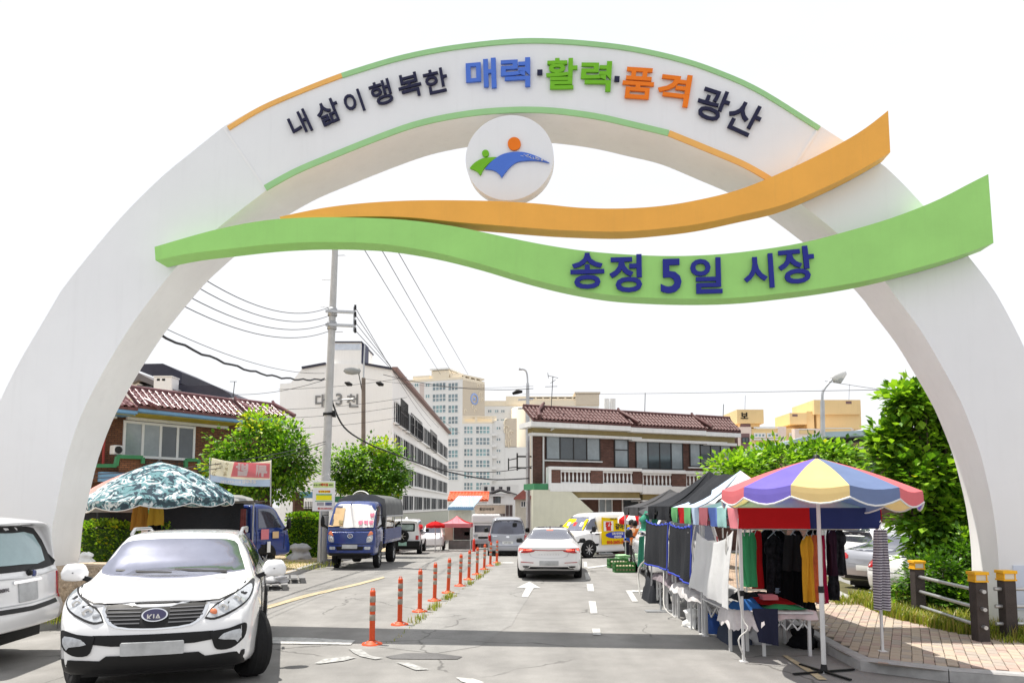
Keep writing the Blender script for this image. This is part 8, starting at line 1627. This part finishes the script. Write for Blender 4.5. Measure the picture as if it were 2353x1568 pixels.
# ------------------------------------------------------------------ crates and things near the people
m_crate = mat('crate_green', (.035, .16, .035, 1), .5, var=.15)
def crate(label, px, py, rz):
    g = G(px, py); t = thing('green_crate', label, 'crate', g, rz, 'green crates on the road'); W_, D_, Hh = .31, .20, .30
    fbox(t, 'floor', m_crate, -W_, W_, -D_, D_, .01, .03)
    for nm, x0, x1, y0, y1 in (('side', -W_, W_, -D_-.015, -D_), ('side', -W_, W_, D_, D_+.015), ('end', -W_-.015, -W_, -D_, D_), ('end', W_, W_+.015, -D_, D_)):
        mb = MB(); mb.box(x0, x1, y0, y1, 0, .06); mb.box(x0, x1, y0, y1, Hh-.05, Hh); mb.box(x0, x1, y0, y1, .12, .20)
        for i in range(7):
            if x1-x0 > .1: u = x0+(x1-x0-.03)*i/6; mb.box(u, u+.03, y0-.002, y1+.002, .06, Hh-.05)
            elif i < 5: u = y0+(y1-y0-.03)*i/4; mb.box(x0-.002, x1+.002, u, u+.03, .06, Hh-.05)
        obj(nm, mb, m_crate, t)
    fbox(t, 'contents', mat('produce', (.45, .38, .25, 1), .9, var=.5, scale=14), -W_+.01, W_-.01, -D_+.01, D_-.01, .031, .20); return t
crate('green slatted crate standing in front of the other, right one', 1433, 1313, .05); crate('green slatted crate standing behind and left of the other', 1419, 1303, .1)
sack('plastic_bag', 'pale green plastic bag on the rear green crate', 'bag', G(1424, 1300)+Vector((.1, .1, .28)), .22, .2, .12, c_('bag_green', (.45, .75, .42, 1)), 8)
g = G(1518, 1404); st_ = thing('stand_base', 'flat grey stand base with roped pole beside the stalls', 'stand', g); fbox(st_, 'plate', m_steel, -.3, .3, -.12, .12, 0, .025); mb = MB(); mb.tube([(0, 0, .02), (0, .02, .55)], .02, 6); mb.tube([Vector((.05*math.sin(i*2.1), 0, .05+i*.05)) for i in range(9)], .008, 4); obj('pole', mb, m_steel, st_)
rope([tuple(G(1470, 1365)), tuple(G(1470, 1365)+Vector((0, .1, .6))), (3.05, 16.2, 1.0)], 'white rope running from the road up to the farthest net', .02)
o = sack('green_net_bundle', 'bundled green net on top of the white people carrier', 'net', P(1492, 1218, 17.6), .20, .2, .45, c_('green_net', (.07, .34, .23, 1), var=.35), 9); hangon
tag(wavy('green_net_strip', P(1468, 1232, 17.8), P(1480, 1230, 17.8), P(1478, 1300, 17.8), P(1464, 1300, 17.8), c_('green_net', (.07, .34, .23, 1)), .02, 8, 8, None, 1, 33, .01), 'strip of green net hanging beside the white people carrier', 'net')
# ------------------------------------------------------------------ two people at the far stall
def person(label, loc, rz, h, bones, cols, hair, hat=None, seed=0):
    """bones: chains of (x, y, z, r); front is -y. One skinned body, clothes are loose shells over it"""
    t = thing('person', label, 'person', loc, rz)
    def skin(name, chains, m, parent, sub=2):
        me = bpy.data.meshes.new(name); vs, es, rs_ = [], [], []; ix = {}
        for ch in chains:
            prev = None
            for (x, y, z, r) in ch:
                k = (round(x, 3), round(y, 3), round(z, 3))
                if k not in ix: ix[k] = len(vs); vs.append((x*h, y*h, z*h)); rs_.append(r*h)
                if prev is not None and (prev, ix[k]) not in es: es.append((prev, ix[k]))
                prev = ix[k]
        me.from_pydata(vs, es, []); o = link(name, me, parent); md = o.modifiers.new('skin', 'SKIN'); sv = me.skin_vertices[0].data
        for i, r in enumerate(rs_): sv[i].radius = (r, r)
        sv[0].use_root = True
        if sub: s2 = o.modifiers.new('sub', 'SUBSURF'); s2.levels = sub; s2.render_levels = sub
        dg = bpy.context.evaluated_depsgraph_get(); dg.update(); nm = bpy.data.meshes.new_from_object(o.evaluated_get(dg)); nm.materials.clear(); nm.materials.append(m)
        for p_ in nm.polygons: p_.use_smooth = True
        bpy.data.objects.remove(o); return link(name, nm, parent)
    skin('body', bones['body'], cols['skin'], t); skin('top', bones['top'], cols['top'], t); skin('trousers', bones['legs'], cols['trousers'], t)
    hx, hy, hz = bones['head']; hd = MB(); n = 16; vs = []; K = 10
    for i in range(K+1):
        v = i/K; a = PI*v; rr_ = math.sin(a)**.85
        for k in range(n):
            b = 2*PI*k/n; x, y = .052*rr_*math.cos(b), .064*rr_*math.sin(b)
            z = .082*math.cos(a); 
            if z < 0: x *= .86; y *= .9
            if abs(x) < .018 and y < -.03 and -.022 < z < .012: y -= .014
            vs.append(((hx+x)*h, (hy+y)*h, (hz+z)*h))
    hd.add(vs, [(i*n+k, i*n+(k+1) % n, (i+1)*n+(k+1) % n, (i+1)*n+k) for i in range(K) for k in range(n)], 0, True)
    H_ = obj('head', hd, cols['skin'], t)
    for s_ in (-1, 1):
        e_ = MB(); e_.lathe([(.001, -.004), (.007, 0), (.001, .004)], 8, ((hx+s_*.02)*h, (hy-.062)*h, (hz+.006)*h), 'Y'); obj('eye', e_, m_black, H_); e_ = MB(); e_.tube([((hx+s_*.052)*h, hy*h, (hz-.012)*h), ((hx+s_*.058)*h, (hy+.008)*h, (hz+.014)*h)], .012, 6); obj('ear', e_, cols['skin'], H_)
    m_ = MB(); m_.bar(((hx-.016)*h, (hy-.058)*h, (hz-.042)*h), ((hx+.016)*h, (hy-.058)*h, (hz-.042)*h), .008); obj('mouth', m_, mat('lip', (.35, .12, .10, 1)), H_)
    hr = MB(); vs = []; r = random.Random(seed)
    for i in range(8):
        a = PI*.62*i/7; 
        for k in range(n):
            b = 2*PI*k/n; f = 1.14+r.uniform(-.04, .05); cut = .55 if math.sin(b) < -.5 else 1; aa = a*cut; vs.append(((hx+.054*f*math.sin(aa)*math.cos(b))*h, (hy+.010+.066*f*math.sin(aa)*math.sin(b))*h, (hz+.012+.086*f*math.cos(aa))*h))
    hr.add(vs, [(i*n+k, i*n+(k+1) % n, (i+1)*n+(k+1) % n, (i+1)*n+k) for i in range(7) for k in range(n)], 0, True); obj('hair', hr, hair, t)
    for s_, (wx, wy, wz), dr in bones['hands']:
        d = Vector(dr).normalized(); sd_ = d.cross(Vector((0, 0, 1))).normalized(); hm = MB(); w0 = Vector((wx, wy, wz))*h; pm_ = w0+d*.05*h
        hm.tube([w0, w0+d*.025*h, pm_], [.014*h, .022*h, .020*h], 8)
        for q in range(4): b0 = pm_+sd_*(q-1.5)*.011*h; ln = (.034, .042, .040, .030)[q]*h; hm.tube([b0, b0+d*ln*.5, b0+d*ln-Vector((0, 0, .008*h))], [.0062*h, .0058*h, .0045*h], 6)
        b0 = w0+d*.018*h+sd_*s_*.018*h; hm.tube([b0, b0+(d+sd_*s_*.9).normalized()*.022*h, b0+(d*1.4+sd_*s_*.5).normalized()*.040*h], [.008*h, .0065*h, .005*h], 6); obj('hand', hm, cols['skin'], t)
    for s_ in (-1, 1): sh = MB(); sh.tube([(s_*.055*h, .03*h, .022*h), (s_*.057*h, -.03*h, .024*h), (s_*.06*h, -.09*h, .016*h)], [.028*h, .030*h, .020*h], 8); obj('shoe', sh, m_black, t)
    return t
def pose(lean, arm):
    B = {}; hip = .50; ch = (0, -lean*.16, .72); nk = (0, -lean*.26, .835); hd = (0, -lean*.36-.01, .915)
    B['head'] = hd; sh = .105
    arms = []; B['hands'] = []
    for s_ in (-1, 1):
        S_ = (s_*sh, nk[1]+.02, .80); E = (s_*.135, nk[1]-.03-.10*arm, .64); Wr = (s_*.10, nk[1]-.10-.14*arm, .60+.02*arm); arms.append((S_, E, Wr)); B['hands'].append((-s_, Wr, (-s_*.25, -1, -.25)))
    B['body'] = [[(0, 0, hip, .07), (*ch, .075), (*nk, .032), (hd[0], hd[1], hd[2]-.05, .030)]]+[[(*ch, .075), (*a[0], .030), (*a[1], .022), (*a[2], .015)] for a in arms]+[[(0, 0, hip, .07), (s_*.052, -.005, .47, .055), (s_*.055, -.01, .27, .036), (s_*.055, .01, .05, .024)] for s_ in (-1, 1)]
    B['top'] = [[(0, 0, hip-.05, .088), (0, -lean*.06, .58, .090), (*ch, .092), (0, nk[1]+.01, .80, .062), (0, nk[1], .825, .042)]]+[[(*ch, .092), (*a[0], .044), tuple((np.array(a[0])*.45+np.array(a[1])*.55))+(.040,)] for a in arms]
    B['legs'] = [[(0, 0, hip, .080), (s_*.054, -.005, .44, .066), (s_*.057, -.01, .27, .050), (s_*.056, .012, .06, .042)] for s_ in (-1, 1)]
    return B
m_skin = mat('skin', (.42, .24, .16, 1), .55, var=.06); m_hair = mat('hair_black', (.012, .010, .010, 1), .55, var=.2)
pm_v = c_('vest_print', (.55, .20, .06, 1)); n_ = pm_v.node_tree; tcn = n_.nodes.new('ShaderNodeTexCoord'); vo = n_.nodes.new('ShaderNodeTexVoronoi'); vo.inputs['Scale'].default_value = 5; n_.links.new(tcn.outputs['Object'], vo.inputs['Vector']); rp = n_.nodes.new('ShaderNodeValToRGB'); rp.color_ramp.interpolation = 'CONSTANT'; e = rp.color_ramp.elements; e[0].color = (.55, .14, .03, 1); e[1].position = .42; e[1].color = (.62, .40, .26, 1); q = e.new(.62); q.color = (.06, .12, .06, 1); q = e.new(.78); q.color = (.60, .18, .04, 1); sx = n_.nodes.new('ShaderNodeSeparateColor'); n_.links.new(vo.outputs['Color'], sx.inputs[0]); n_.links.new(sx.outputs[0], rp.inputs[0]); n_.links.new(rp.outputs[0], n_.nodes['Principled BSDF'].inputs['Base Color'])
person('person in a bright blue short sleeved top and dark trousers, head bowed', (P(1438, 1162, 27.2).x, 27.2, gz(27.2)), math.radians(75), 1.55, pose(.35, .6), dict(skin=m_skin, top=c_('shirt_blue', (.05, .17, .72, 1)), trousers=c_('trousers_dark', (.03, .03, .045, 1))), m_hair, seed=1)
person('person in an orange and green patterned vest and grey trousers, back to us', (P(1454, 1162, 26.4).x, 26.4, 0), math.radians(150), 1.52, pose(.30, .7), dict(skin=m_skin, top=pm_v, trousers=c_('trousers_grey', (.06, .05, .055, 1))), m_hair, seed=2)
